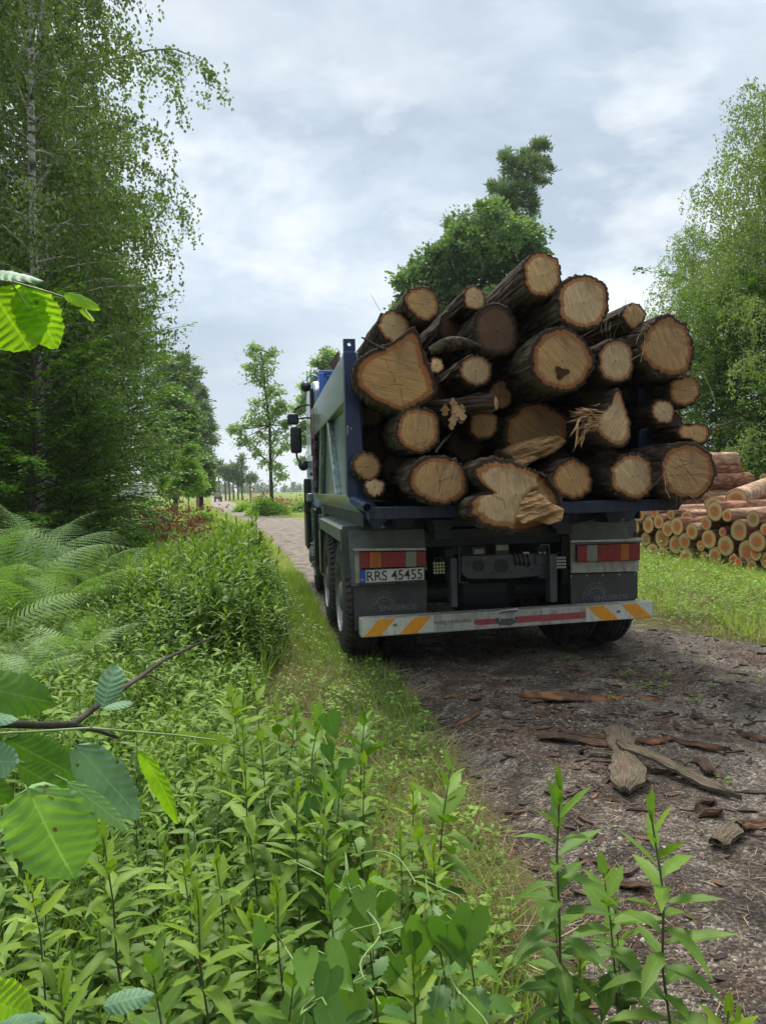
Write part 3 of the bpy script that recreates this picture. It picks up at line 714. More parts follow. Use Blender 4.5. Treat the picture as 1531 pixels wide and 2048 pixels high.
# mirrors
for sg in (-1, 1):
    SM = 5.1
    A = tp(586, 838, SM); B = tp(592, 880, SM)
    mu = lambda p: np.array([p[0] if sg < 0 else -p[0], p[1], p[2]])
    mo = mk('mirror', None, TRK, (0, 0, 0))
    for nm, q, hw, hh in (('wide_mirror', A, .085, .085), ('main_mirror', B, .085, .20)):
        q = mu(q); b = MB(); b.box(q + (-hw, -.03, -hh), q + (hw, .09, hh)); h_ = b.build(nm, M['black'], mo, bevel=.035)
        b = MB(); b.box(q + (-hw + .02, -.034, -hh + .02), q + (hw - .02, -.031, hh - .02)); b.build('glass', M['glass'], h_, bevel=.01)
    q1 = mu(tp(592, 822, SM)); q2 = mu(tp(613, 812, SM)); q3 = mu(tp(604, 928, SM))
    b = MB(); b.tube([mu(A) + (0, .05, .08), q1 + (0, .05, .04), (q1 + q2) / 2 + (0, .02, .04), np.array([sg*1.18, SM - .2, q2[2]])], .016, 8)
    b.tube([mu(A) + (0, .05, .0), np.array([sg*1.18, SM, A[2] + .02])], .014, 8)
    b.tube([mu(B) + (0, .05, -.19), mu(B) + (-.01*sg, .05, -.26), (mu(B) + q3) / 2 + (0, .05, -.14), np.array([sg*1.18, SM - .1, q3[2] + .02])], .016, 8)
    b.build('bracket', M['black'], mo, smooth=True)
    b = MB(); b.lathe([(0, .0005), (.0, .05), (.05, .075), (.1, .07), (.12, .0005)], 'y', 20, q3 + (sg*-.02, -.05, -.03)); b.build('kerb_mirror', M['black'], mo, smooth=True)
# roof lamp globe on a bar
q = tp(612, 773, 3.7)
b = MB(); b.lathe([(-.07, .0005), (-.06, .03), (-.03, .06), (0, .07), (.04, .055), (.07, .02), (.075, .0005)], 'y', 20, q); b.build('roof_spotlight', M['black'], TRK, smooth=True)
b = MB(); b.tube([q + (.0, 0, 0), q + (.02, 0, .12), q + (.08, 0, .16), (-1.05, 3.7, q[2] + .1), (-1.05, 3.7, 2.7)], .014, 8); b.tube([(-1.1, 3.75, 2.6), (-1.08, 3.75, zt - .05)], .02, 8); b.build('lamp_bar', M['blue_light'], TRK, smooth=True)

# ================================================================ LOGS ON THE TRUCK
def ring_radius(n, rx, rz, poly, seed, rough):
    a = np.linspace(0, 2*PI, n, endpoint=False)
    if poly is None:
        c, s = np.cos(a), np.sin(a)
        R = 1 / np.sqrt((c / rx) ** 2 + (s / rz) ** 2)
    else:
        P = np.array(poly); R = np.zeros(n)
        for i, t in enumerate(a):
            d = np.array([math.cos(t), math.sin(t)]); best = 0
            for k in range(len(P)):
                p, q = P[k], P[(k + 1) % len(P)]; e = q - p
                den = d[0] * e[1] - d[1] * e[0]
                if abs(den) < 1e-9: continue
                tt = (p[0] * e[1] - p[1] * e[0]) / den; uu = (p[0] * d[1] - p[1] * d[0]) / den
                if tt > 0 and -1e-6 <= uu <= 1 + 1e-6: best = max(best, tt)
            R[i] = best or .1
        k = np.exp(-np.linspace(-2, 2, 5) ** 2 / .9); k /= k.sum()
        R = sum(w * np.roll(R, j - 2) for j, w in enumerate(k))
    lob = fbm(np.cos(a) * 1.3 + 7, np.sin(a) * 1.3 + 3, seed * 1.7, 2, seed)
    return a, R * (1 + rough * lob)
def make_log(name, R_end, a, length, seed, bark, cut, tone=0.0, ang=0.0, taper=.85, ridge=.012, bark_t=.02, flake=.012, bend=(0, 0), paint=0.0, pith=(0, 0), step=None, nL=22, flare=2.0):
    """a log lying along +y from its sawn end at the origin; root mesh is the bark, child is the sawn face"""
    n = len(a); Ym = np.concatenate([[0, .012, .03], np.linspace(.07, length, nL)])
    c, s = np.cos(a), np.sin(a); mR = R_end.mean()
    V = []
    mR_c = mR
    for j, y in enumerate(Ym):
        t = y / length
        kf = (1 - t) ** flare; base = (R_end * kf + (mR_c * .5 + R_end * .5) * (1 - kf)) * (1 - (1 - taper) * t)
        al = a * mR * 26
        rd = 1 - np.abs(fbm(np.cos(a) * mR * 30, np.sin(a) * mR * 30, y * 1.6 + seed, 4, seed)) * 4
        fl = fbm(np.cos(a) * mR * 60, np.sin(a) * mR * 60, y * 5 + seed, 3, seed + 5)
        R = base + ridge * 1.4 * (rd - .4) + fl * ridge * 2.2
        if j == 0: R = base * .985 + fl * flake * 2.0
        x = R * c + bend[0] * t * t; z = R * s + bend[1] * t * t
        yy = y + (np.abs(fl) * flake * 2.5 if j == 0 else 0)
        V.append(np.stack([x, np.full(n, 0) + yy, z], -1))
    V = np.array(V).reshape(-1, 3)
    i = np.arange(len(Ym) - 1)[:, None] * n; j = np.arange(n)[None, :]; k = (j + 1) % n
    F = np.stack([i + j, i + n + j, i + n + k, i + k], -1).reshape(-1, 4)
    mb = MB(); mb.add(V, F); mb.add(V[-n:], np.array([list(range(n))[::-1]]))
    log = mb.build(name, bark, None, smooth=True)
    # sawn face
    m = 14; rows = []; T = []; RR = []
    px, pz = pith
    R0 = np.linalg.norm(V[:n][:, [0, 2]], axis=1) * .995
    for q in range(m + 1):
        t = (q / m) ** .9 if q else .0
        x = R0 * t * c; z = R0 * t * s
        x = x + px * (1 - t); z = z + pz * (1 - t)
        yy = fbm(x * 14, z * 14, seed * 3.1, 3, seed) * .010 - .004
        if step is not None:
            nx, nz, d0, dep = step
            dd = x * nx + z * nz - d0 + fbm(x * 9, z * 9, seed, 3, seed + 9) * .16
            yy = yy + dep / (1 + np.exp(-dd * 90)) * (1 + .6 * fbm(x * 20, z * 20, seed, 3, seed))
        rows.append(np.stack([x, yy * (1 - t ** 6) + (t ** 6) * (V[:n, 1] - .002), z], -1)); T.append(np.full(n, t)); RR.append(t * (R0 * .5 + mR * .5))
    W = np.array(rows).reshape(-1, 3)
    i = np.arange(m)[:, None] * n
    F = np.stack([i + j, i + k, i + n + k, i + n + j], -1).reshape(-1, 4)
    mb = MB(); mb.add(W, F, 0, t=np.concatenate(T), rr=np.concatenate(RR), tone=tone, ang=ang, paint=paint)
    mb.build('sawn_end', cut, log, smooth=True)
    return log
def cracks(log, segs, w=.0026, y=-.006):
    mb = MB()
    for pts in segs:
        P = np.array(pts, float)
        for (x0, z0), (x1, z1) in zip(P[:-1], P[1:]):
            d = np.array([x1 - x0, z1 - z0]); n_ = np.array([-d[1], d[0]]) / (np.linalg.norm(d) + 1e-9) * w * .5
            mb.add([(x0 - n_[0], y, z0 - n_[1]), (x0 + n_[0], y, z0 + n_[1]), (x1 + n_[0], y, z1 + n_[1]), (x1 - n_[0], y, z1 - n_[1])], np.array([[0, 1, 2, 3]]))
    if mb.n: mb.build('crack', M['ink'], log)
GL = 'sawn oak logs loaded on the truck'
def truck_log(px, py, rx, ry, s, label, length=3.2, poly=None, cut='oak_cut', seed=1, yaw=0.0, pit=0.0, crack=None, name='oak_log', rough=.30, **k):
    c = tp(px, py, s); sc = (ray(px, py) @ CAMF); D = (tw(*c) - CAM) @ CAMF; m = D / CF
    a, R = ring_radius(128 if max(rx, ry) > 20 else 56, rx * m * 1.01, ry * m, None if poly is None else [((x - px) * m, -(y - py) * m) for x, y in poly], seed, rough)
    # clockwise pixel polygons and counter-clockwise ones both work: the radius is a function of the angle
    k.setdefault('ang', rng.uniform(-.9, .9)); k.setdefault('taper', .88)
    length = min(length, S1 - .12 - s)
    log = make_log(name, R, a, length, seed, M['oak_bark'], M[cut], **k)
    W = tw(*c); log.location = W; log.rotation_euler = (pit, 0, TH + yaw)
    tag(log, label, 'log', GL)
    if crack: cracks(log, [[((x - px) * m, -(y - py) * m) for x, y in seg] for seg in crack])
    return log
tl = truck_log
tl(1083, 551, 41, 47, -1.15, 'oak log at the very top of the truck load, its pale end facing back', seed=1, cut='oak_cut_pale', length=4.2, ang=.5, pit=-.02)
tl(1166, 605, 58, 54, -1.25, 'large pale round oak log end, second highest on the right of the load', seed=2, cut='oak_cut_pale', ang=.35)
tl(844, 609, 40, 38, -.95, 'oak log with horizontal saw marks standing out against the sky, upper left', seed=3, poly=[(804, 598), (818, 580), (845, 573), (868, 580), (882, 605), (878, 630), (856, 642), (828, 638), (812, 620)], ang=-.1 + PI/2)
tl(948, 597, 24, 25, -.85, 'small round limb end under the topmost log of the load', seed=4, cut='oak_cut_pale', length=3.4, ang=1.2)
tl(786, 652, 35, 33, -.80, 'oak log tucked behind the fan shaped trunk, near the left truck post', seed=5, cut='oak_cut_pale', poly=[(751, 650), (765, 628), (785, 619), (808, 626), (820, 645), (812, 672), (790, 688), (765, 680)], ang=1.3)
tl(788, 745, 80, 75, -1.05, 'huge fan shaped oak trunk end leaning on the left truck post', seed=6, rough=.04, poly=[(701, 745), (712, 722), (735, 705), (760, 695), (790, 682), (815, 662), (832, 650), (842, 668), (852, 710), (866, 750), (874, 785), (858, 802), (836, 814), (802, 827), (770, 815), (738, 800), (712, 775)],
   ang=1.35, flare=9, yaw=-.05, bend=(.22, -.05), taper=.7, pith=(0, -.06), crack=[[(770, 718), (778, 738), (787, 755), (790, 768)], [(800, 778), (802, 795), (805, 806)], [(780, 768), (805, 770)]], length=3.0)
tl(993, 662, 46, 53, -.90, 'weathered grey brown oak log end with a star crack', seed=7, cut='oak_cut_grey', tone=.1, crack=[[(960, 630), (975, 645), (990, 662), (1008, 668), (1030, 672)], [(990, 662), (994, 690), (990, 705)]])
tl(1123, 722, 66, 65, -1.25, 'large oak log with a dark hollow in the middle of its end', seed=8, cut='oak_cut', ang=.8)
tl(1229, 722, 38, 45, -1.10, 'oval pale oak log beside the hollow one', seed=9, cut='oak_cut_pale', ang=.2)
tl(1266, 631, 25, 26, -.95, 'small bright orange oak log end caught with straw, high on the right', seed=10, cut='oak_cut', ang=.0, length=3.3)
tl(1335, 694, 58, 63, -1.15, 'big oak log with thick rough bark, top right corner of the load', seed=11, ang=.4, flake=.02, ridge=.02)
tl(1368, 781, 37, 30, -1.05, 'flat oval oak log under the thick barked corner log', seed=12, ang=1.5, poly=[(1332, 765), (1350, 752), (1385, 753), (1403, 768), (1404, 790), (1388, 808), (1360, 812), (1338, 805), (1331, 788)])
tl(1326, 824, 25, 26, -1.05, 'small round orange rimmed oak log in a dark gap on the right', seed=13, cut='oak_cut_pale', ang=.9)
tl(872, 731, 15, 17, -1.05, 'thin branch end touching the right flank of the fan shaped trunk', seed=14, cut='oak_cut_pale', length=1.6, name='oak_branch')
tl(950, 742, 33, 32, -1.0, 'pale oak log with two short cracks in the middle of the load', seed=15, cut='oak_cut_pale', ang=.3, crack=[[(940, 725), (942, 738)], [(950, 745), (949, 765)]])
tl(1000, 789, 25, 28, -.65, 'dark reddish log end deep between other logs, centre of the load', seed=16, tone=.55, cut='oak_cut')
tl(991, 807, 14, 15, -1.05, 'thin branch with a pale round end poking from the centre', seed=17, cut='oak_cut_pale', length=.9, yaw=.9, name='oak_branch')
tl(966, 850, 31, 29, -.80, 'brown square ended oak log beneath the thin poking branch', seed=18, tone=.35, poly=[(938, 828), (955, 824), (985, 828), (997, 835), (994, 862), (980, 876), (955, 879), (940, 868)])
tl(835, 861, 45, 48, -1.10, 'round oak log with a crescent crack, below the fan shaped trunk', seed=19, ang=.0, crack=[[(822, 893), (838, 886), (852, 884), (866, 878)]])
tl(1072, 862, 66, 60, -.75, 'wide dark grey oak trunk end sunk in shade behind torn wood', seed=20, tone=.5, cut='oak_cut', poly=[(1008, 880), (1012, 840), (1040, 812), (1080, 806), (1120, 812), (1140, 840), (1138, 880), (1110, 910), (1060, 920), (1020, 905)])
tl(1224, 838, 42, 56, -1.22, 'pear shaped pale oak log with a splintered torn edge', seed=21, rough=.05, cut='oak_cut_pale', poly=[(1233, 775), (1243, 780), (1250, 810), (1264, 845), (1262, 880), (1246, 894), (1220, 892), (1196, 876), (1180, 860), (1184, 836), (1205, 820), (1222, 806)], tone=0.0)
tl(1276, 780, 38, 38, -.55, 'dark log end hidden in shade between two right hand logs', seed=22, tone=.85, cut='oak_cut_grey')  # high tone puts the gap's shade into the end colour
tl(1386, 868, 36, 23, -1.10, 'oak log with two joined round hearts, like a figure eight', seed=23, cut='oak_cut', poly=[(1350, 862), (1358, 848), (1375, 850), (1395, 846), (1418, 850), (1422, 868), (1415, 884), (1398, 888), (1378, 878), (1358, 876)], flake=.006)
tl(1374, 944, 60, 58, -1.30, 'large oak log with radiating cracks, lowest on the right edge of the load', seed=24, ang=1.4, tone=.05, crack=[[(1345, 935), (1385, 925)], [(1335, 950), (1402, 948), (1420, 955)], [(1350, 905), (1372, 940), (1380, 975)], [(1372, 940), (1400, 975)], [(1330, 915), (1370, 940)]], ridge=.018)
tl(1264, 953, 50, 47, -1.20, 'oak log with very thick brown bark, bottom row on the right', seed=25, cut='oak_cut_pale', ang=.7, flake=.018, ridge=.02)
tl(1143, 960, 43, 41, -1.15, 'smooth light brown oak log lying right of the giant forked butt', seed=26, ang=.5)
tl(878, 962, 60, 50, -1.25, 'broad oval oak log resting on the tail lip left of the forked butt', seed=27, cut='oak_cut', ang=-.3, crack=[[(872, 930), (880, 962), (876, 985)], [(880, 962), (905, 952)]])
big = tl(1030, 990, 100, 72, -1.42, 'giant forked oak butt hanging over the tail lip with a broken step', seed=28, rough=.03, ang=.1, length=2.6, taper=.62, flake=.02, ridge=.022, poly=[(940, 932), (975, 915), (1020, 922), (1062, 935), (1100, 958), (1122, 985), (1131, 1012), (1118, 1042), (1085, 1062), (1045, 1068), (1000, 1060), (955, 1050), (928, 1025), (930, 998), (950, 990), (985, 986), (975, 976), (950, 958)],
   step=(.9, -.35, .10, .07), cut='oak_cut_pale', bend=(0, .12), crack=[[(950, 1025), (962, 1032), (968, 1040)], [(960, 982), (985, 990), (1005, 1000), (1008, 1018)], [(1070, 1000), (1062, 1030), (1045, 1050)]])
tl(734, 934, 28, 29, -.95, 'small oak log with mossy bark in the lower left corner by the post', seed=29, cut='oak_cut', ang=1.5, length=2.4, yaw=-.05, bend=(.12, 0))
tl(749, 974, 21, 20, -.95, 'thick barked branch stub right under the mossy corner log', seed=30, cut='oak_cut_pale', length=2.2, yaw=-.05, bend=(.1, 0), flake=.02, name='oak_branch')
tl(735, 822, 34, 34, -.55, 'shadowed log end behind the left post, below the fan shaped trunk', seed=31, cut='oak_cut_grey', tone=.8, yaw=-.1, bend=(.1, 0))  # shadow behind the post painted in through tone
# deep fillers that the gaps show; high tone puts their shade into the colour
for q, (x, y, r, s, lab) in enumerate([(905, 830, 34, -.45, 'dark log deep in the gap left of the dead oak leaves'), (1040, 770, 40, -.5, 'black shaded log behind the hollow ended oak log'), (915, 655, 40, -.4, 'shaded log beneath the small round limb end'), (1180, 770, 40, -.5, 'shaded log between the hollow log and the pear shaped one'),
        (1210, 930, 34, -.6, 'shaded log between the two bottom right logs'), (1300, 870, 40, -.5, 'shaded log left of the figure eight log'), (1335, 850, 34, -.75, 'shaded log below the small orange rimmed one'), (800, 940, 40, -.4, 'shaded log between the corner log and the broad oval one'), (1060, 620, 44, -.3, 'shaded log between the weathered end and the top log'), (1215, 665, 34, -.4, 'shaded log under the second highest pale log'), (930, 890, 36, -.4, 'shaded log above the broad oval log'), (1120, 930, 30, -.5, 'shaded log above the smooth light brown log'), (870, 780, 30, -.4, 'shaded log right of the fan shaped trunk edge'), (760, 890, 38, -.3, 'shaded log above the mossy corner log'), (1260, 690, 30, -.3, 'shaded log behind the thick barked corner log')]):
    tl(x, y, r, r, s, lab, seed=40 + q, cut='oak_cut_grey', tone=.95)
# dark bark slab lying across under the weathered end
p0, p1 = tw(*tp(858, 700, -.95)), tw(*tp(960, 690, -.95))
mb = MB(); n_ = 14; pts = [p0 + (p1 - p0) * t + np.array([0, 0, .03 * math.sin(t * PI) - .05*(t-.5)**2]) for t in np.linspace(0, 1, n_)]
mb.tube(pts, [.02 + .035 * math.sin(PI * min(1, t + .1)) for t in np.linspace(0, 1, n_)], 10)
tag(mb.build('bark_slab', M['oak_bark'], None, smooth=True), 'curved dark strip of bark wedged below the weathered log end', 'bark')
# torn splinters at the pear shaped log
def splinters(name, px, py, s, n, ln, spread, dirv, label, mat='straw', w=.012, seed=3):
    r = np.random.default_rng(seed); c = tw(*tp(px, py, s)); mb = MB()
    for i in range(n):
        d = np.array(dirv) + r.normal(0, spread, 3); d /= np.linalg.norm(d); L = ln * r.uniform(.4, 1.2); o_ = c + r.normal(0, .03, 3)
        ww = w * r.uniform(.5, 1.4); side = norm(np.cross(d, r.normal(0, 1, 3))) * ww; up = norm(np.cross(d, side)) * ww * .4
        m1 = o_ + d * L * .55 + r.normal(0, .008, 3); e_ = o_ + d * L
        V = [o_ - side, o_ + side, o_ + up, m1 - side * .8, m1 + side * .8, m1 + up, e_]
        mb.add(V, [np.array([[0, 1, 4, 3], [1, 2, 5, 4], [2, 0, 3, 5]]), np.array([[3, 4, 6], [4, 5, 6], [5, 3, 6]])], 0, tint=r.uniform(0, .6))
    return tag(mb.build(name, M[mat], None), label, 'wood splinters')
def torn():
    t = NT('torn_wood'); p = t.obj(); n = t.noise(t.map(p, (8, 8, 60), (0, .35, 0)), 1.5, 6, .7); n2 = t.noise(p, 9, 4)
    c = t.ramp(n, [(.3, (.14, .075, .035)), (.5, (.40, .24, .11)), (.7, (.62, .42, .22))]); c = t.mix(t.ramp(n2, [(.5, 0.0), (.7, .7)]), c, (.16, .08, .035))
    return t.done(t.bsdf(c, .85, spec=.2, nrm=t.bump(n, .8, .01)))
M['torn_wood'] = torn(); M['rot'] = bark_mat('rotten_hollow', (.012, .007, .004), (.07, .035, .018), 30, 1, 'y', .8)
splinters('wood_splinters', 1190, 836, -1.26, 80, .15, .34, (-.95, -.1, -.12), 'bundle of torn splinters sticking left from the pear shaped log', 'torn_wood', .009)
splinters('wood_splinters', 1168, 840, -1.30, 7, .22, .18, (-.35, -.15, -.9), 'few long dark splinters hanging down beside the torn bundle', 'torn_wood', .008, seed=9)
# torn slab under the wide dark trunk
def shard(name, pts, s, depth, mat, label, seed=1, gr=(1, .3)):
    """ragged broken face: a dense radial sheet with splintery relief, closed by a skirt going into the load"""
    P = np.array([tp(x, y, s) for x, y in pts]); c = P.mean(0); n = 72; m = 16; a = np.linspace(0, 2*PI, n, endpoint=False)
    Q = P[:, [0, 2]] - c[[0, 2]]; ang_, R = ring_radius(n, .1, .1, [tuple(q) for q in Q], seed, .25)
    R = R * (1 + .22 * fbm(a * 9, seed, 0, 3, seed)); V = []
    for q in range(m + 1):
        t = q / m; x = R * t * np.cos(a); z = R * t * np.sin(a); g = x * gr[1] - z * gr[0]; l = x * gr[0] + z * gr[1]
        y = -(1 - t ** 3) * .03 + fbm(g * 70, l * 6, seed, 4, seed) * .045 + fbm(g * 14, l * 9, seed, 3, seed + 4) * .09
        V += [tw(c[0] + xx, s + yy, c[2] + zz) for xx, yy, zz in zip(x, y, z)]
    V += [tw(c[0] + xx * .9, s + depth, c[2] + zz * .9 + .02) for xx, zz in zip(R * np.cos(a), R * np.sin(a))]
    i = np.arange(m + 1)[:, None] * n; j = np.arange(n)[None, :]; k = (j + 1) % n
    mb = MB(); mb.add(V, np.stack([i + j, i + k, i + n + k, i + n + j], -1).reshape(-1, 4), 0, tint=.55)
    return tag(mb.build(name, mat, None, fix=True), label, 'broken wood')
shard('broken_slab', [(1012, 905), (1040, 888), (1068, 880), (1100, 872), (1128, 870), (1134, 888), (1110, 905), (1080, 918), (1050, 932), (1035, 925)], -1.0, .5, M['torn_wood'], 'torn slab of wood jammed below the wide dark trunk end', 4)
shard('broken_step', [(1042, 1006), (1060, 990), (1078, 985), (1095, 1000), (1108, 1012), (1126, 1020), (1118, 1040), (1098, 1048), (1070, 1040), (1045, 1050), (1032, 1040)], -1.47, .06, M['torn_wood'], 'pale jagged broken flake on the giant forked butt', 5)
tag(bpy.data.objects['broken_step'], 'pale jagged broken flake on the giant forked butt', 'wood flake')
# hollow in log 8
mb = MB(); c = tw(*tp(1122, 745, -1.262)); a = np.linspace(0, 2*PI, 14, endpoint=False)
rr_ = .055 * (1 + .35 * np.sin(a * 3 + 1)) ; V = [c + TR * (r_ * math.cos(t) * .9) + np.array([0, 0, r_ * math.sin(t) * .75]) for r_, t in zip(rr_, a)]
mb.add(V + [c + TF * .0], np.array([[i, (i + 1) % 14, 14] for i in range(14)]))
ho = mb.build('hollow', M['rot'], None)
for o in COL.objects:
    if o.get('label', '').startswith('large oak log with a dark hollow'):
        ho.parent = o; ho.matrix_parent_inverse = Matrix.Translation(o.location) @ o.rotation_euler.to_matrix().to_4x4(); ho.matrix_parent_inverse.invert()
# dead oak leaves hanging in the middle
mb = MB(); r = np.random.default_rng(2); c = tw(*tp(915, 822, -1.15))
pos = c + r.normal(0, 1, (11, 3)) * (.035, .02, .05)
scatter(mb, LOBED, pos, r.normal(0, .35, (11, 3)) + (0, 0, -1), r.normal(0, 1, (11, 3)) * (.6, .3, .2) + (0, -1, .2), r.uniform(.06, .11, 11), 0, tint=r.uniform(0, .3, 11))
lv = mb.build('dead_oak_leaves', M['dead_leaf'], None)
tag(lv, 'cluster of curled dry oak leaves hanging in the middle of the load', 'dead leaves')
mb = MB(); p0 = tw(*tp(925, 800, -1.12)); p1 = tw(*tp(985, 790, -.9)); mb.tube([c + (0, 0, .08), p0 + (0, 0, .01), (p0 + p1) / 2 + (0, 0, .03), p1], [.003, .004, .006, .008], 6); mb.build('twig', M['oak_bark'], lv, smooth=True)
# stray twigs and straw caught in the load
for pts, s, rad, lab in ([[(760, 622), (752, 608), (743, 592), (740, 588)], -.8, .002, 'hair thin twig rising from the upper left log against the sky'], [[(770, 700), (745, 688), (726, 676), (722, 675)], -1.05, .011, 'short broken branch stub poking out above the truck post'],
        [[(870, 905), (885, 885), (902, 868)], -1.15, .011, 'short branch stub between the crescent cracked log and its neighbour'], [[(700, 935), (712, 945), (722, 955)], -1.1, .010, 'broken twig stub across the blue post at the lower left'],
        [[(1400, 872), (1425, 858), (1470, 842), (1482, 838)], -1.0, .008, 'bent bare branch sticking out right of the figure eight log'], [[(1350, 815), (1356, 822), (1362, 832), (1372, 828)], -1.0, .008, 'dark crooked twig under the flat oval log'],
        [[(1185, 700), (1215, 685), (1240, 676)], -1.25, .009, 'peeled stick lying across the oval pale log'], [[(1245, 730), (1310, 690), (1330, 650)], -1.3, .0015, 'long dry grass stalk across the thick barked corner log']):
    mb = MB(); P = [tw(*tp(x, y, s)) for x, y in pts]; mb.tube(P, np.linspace(rad, rad * .45, len(P)), 7)
    tag(mb.build('twig', M['oak_bark'] if rad > .002 else M['straw'], None, smooth=True), lab, 'twig')
mb = MB(); r = np.random.default_rng(5)
for (x, y, s, n) in ((1262, 608, -1.0, 9), (1300, 655, -1.2, 16), (1215, 640, -1.2, 12), (1385, 745, -1.2, 10), (1335, 940, -1.35, 14), (1385, 1000, -1.3, 6)):
    for i in range(n):
        p = tw(*tp(x + r.normal(0, 12), y + r.normal(0, 8), s - r.uniform(0, .05))); d = r.normal(0, .5, 3) + (0, 0, -.8); L = r.uniform(.05, .2)
        mb.tube([p, p + d * L * .5 + r.normal(0, .01, 3), p + d * L], .0013, 3, 0, False, tint=r.uniform(0, 1))
tag(mb.build('straw_wisps', M['straw'], None), 'wisps of straw and roots caught in the bark of the right hand logs', 'straw', kind='stuff')
# ================================================================ PINE LOG STACK (right)
def on_plane(px, py, A, B):
    """point where the pixel's ray meets the vertical plane through ground points A and B"""
    A = np.array(A, float); B = np.array(B, float); t = B - A; n = np.array([t[1], -t[0], 0]); d = ray(px, py)
    k = ((np.array([A[0], A[1], 0]) - CAM) @ n) / (d @ n); return CAM + d * k
PA, PB = (4.83, 13.64, 0), (5.45, 10.54, 0)
PIL = []
for (cx_, cy_, rx_, ry_) in [(198,730,50,68),(315,730,45,55),(415,710,42,50),(255,850,53,72),(368,828,52,78),(495,795,42,65),(575,868,40,70),(660,845,57,82),(222,950,32,50),(333,968,40,62),(500,958,60,90),(640,1018,62,88),(732,988,42,70),(820,892,58,73),(925,815,42,62),(1040,695,65,88),(1150,735,45,58),(1400,770,70,75),(950,968,55,88),(1120,1030,66,95),(1245,883,70,95),(1310,1085,73,100),(1460,990,68,95),(880,1030,35,50),(410,1103,55,88),(535,1123,57,78),(310,1100,35,65),(657,1182,40,50),(757,1145,53,80),(893,1133,33,48),(1025,1130,57,75),(1185,1180,50,62),(1370,1228,40,55),(1270,1200,40,50),(570,728,50,48),(1520,1170,60,75),(1530,870,40,55),(1080,900,30,45),(1440,1110,40,60)]:
    PIL.append((1220 + cx_ * .2051, 880 + cy_ * .2051, rx_ * .2051, ry_ * .2051))
yawp = math.atan2(.93, .40)            # direction the logs run: to the right and away
PN = np.array([math.sin(yawp), math.cos(yawp), 0])
rank = sorted(PIL, key=lambda q: -q[1] + (q[0] - 1255) * .12)
rowof = {}
for i, q in enumerate(rank): rowof.setdefault(min(4, i // 8), []).append(q)
RN = ['bottom', 'second', 'middle', 'fourth', 'top']
ORD = ['leftmost', 'second from left', 'third from left', 'fourth from left', 'fifth from left', 'sixth from left', 'seventh from left', 'eighth from left', 'ninth from left']
cnt = 0
for ri, qs in rowof.items():
    for oi, (px, py, rx_, ry_) in enumerate(sorted(qs)):
        P = on_plane(px, py, PA, PB); D = (P - CAM) @ CAMF; R = ry_ * D / CF * 1.12
        a, RR_ = ring_radius(30, R * .95, R, None, 100 + cnt, .12)
        paint = 0.0 if cnt in (34, 11, 37) else 1.0
        lg = make_log('pine_log', RR_, a, rng.uniform(4.2, 4.8), 200 + cnt, M['pine_bark'] if cnt % 4 else M['pine_bark_pale'], M['pine_cut'], tone=float(rng.uniform(0, .7) ** 2), paint=paint, ridge=.004, flake=.004, taper=.8, nL=8, pith=tuple(rng.normal(0, R * .1, 2)), ang=float(rng.uniform(0, 6.28)))
        jog = rng.uniform(-.18, .12)
        lg.location = P + PN * jog * .4; lg.rotation_euler = (rng.normal(0, .012), 0, -yawp + rng.normal(0, .02))
        tag(lg, f"pine log {'with orange dot' if paint else 'without dot'}, {RN[ri]} row of roadside stack, {ORD[min(oi, 8)]}", 'log', 'pine logs stacked beside the road')
        cnt += 1
# long pale logs lying on top, rising to the right
def pine_long(p0, p1, r, label, pale=True, d0=(0, 0), seed=1, two=False):
    A_ = on_plane(*p0, PA, PB) + np.array([d0[0], d0[0] * .3, 0]); e = ray(*p1); A2 = A_
    Yt = A_[1] + 2.4; B_ = CAM + e * (Yt / e[1]); v = B_ - A_; L = np.linalg.norm(v) * 1.7; v /= np.linalg.norm(v)
    a, RR_ = ring_radius(32, r, r, None, seed, .12)
    lg = make_log('pine_log', RR_, a, L, seed, M['pine_bark_pale'] if pale else M['pine_bark'], M['pine_cut'], tone=.2, ridge=.008, flake=.006, taper=.85, nL=16)
    lg.location = A_; lg.rotation_euler = (math.asin(v[2]), 0, -math.atan2(v[0], v[1]))
    tag(lg, label, 'log', 'pine logs stacked beside the road')
pine_long((1418, 1000), (1531, 972), .17, 'long pale barked pine log lying highest across the roadside stack', True, (.5, 0), 301)
pine_long((1395, 1012), (1531, 1000), .15, 'reddish barked pine log lying just beneath the highest pale one', False, (.3, 0), 302)
pine_long((1370, 1010), (1531, 1003), .12, 'flaky reddish pine log on the stack right below the truck lip corner', False, (.5, 0), 303)
pine_long((1352, 1035), (1531, 1018), .11, 'sunlit pine log with peeling bark running behind the top row of ends', True, (.2, 0), 304)
# second stack behind, seen from the side
for k, (x0, x1, y, r, pale, lab) in enumerate([(1405, 1468, 918, 14, 1, 'topmost rough barked log of the farther stack'), (1405, 1474, 937, 12, 0, 'second log from the top in the farther stack'), (1405, 1494, 962, 17, 0, 'thick smooth barked log ending furthest right in the farther stack'), (1405, 1484, 990, 15, 1, 'lowest visible log of the farther stack'), (1390, 1480, 1012, 16, 0, 'buried bottom log of the farther stack'), (1390, 1484, 1040, 16, 1, 'log on the ground under the farther stack')]):
    A_ = at(x1, y, 16.5); B_ = at(x0 - 140, y + 6, 15.2); R = r * 16.5 / CF
    v = B_ - A_; L = np.linalg.norm(v); v /= L
    a, RR_ = ring_radius(30, R, R, None, 320 + k, .15)
    lg = make_log('pine_log', RR_, a, L, 330 + k, M['pine_bark_pale'] if pale else M['pine_bark'], M['pine_cut'], tone=.3, ridge=.012, flake=.008, taper=.95, nL=16)
    lg.location = A_; lg.rotation_euler = (math.asin(v[2]), 0, -math.atan2(v[0], v[1])); tag(lg, lab, 'log', 'logs in the farther stack')
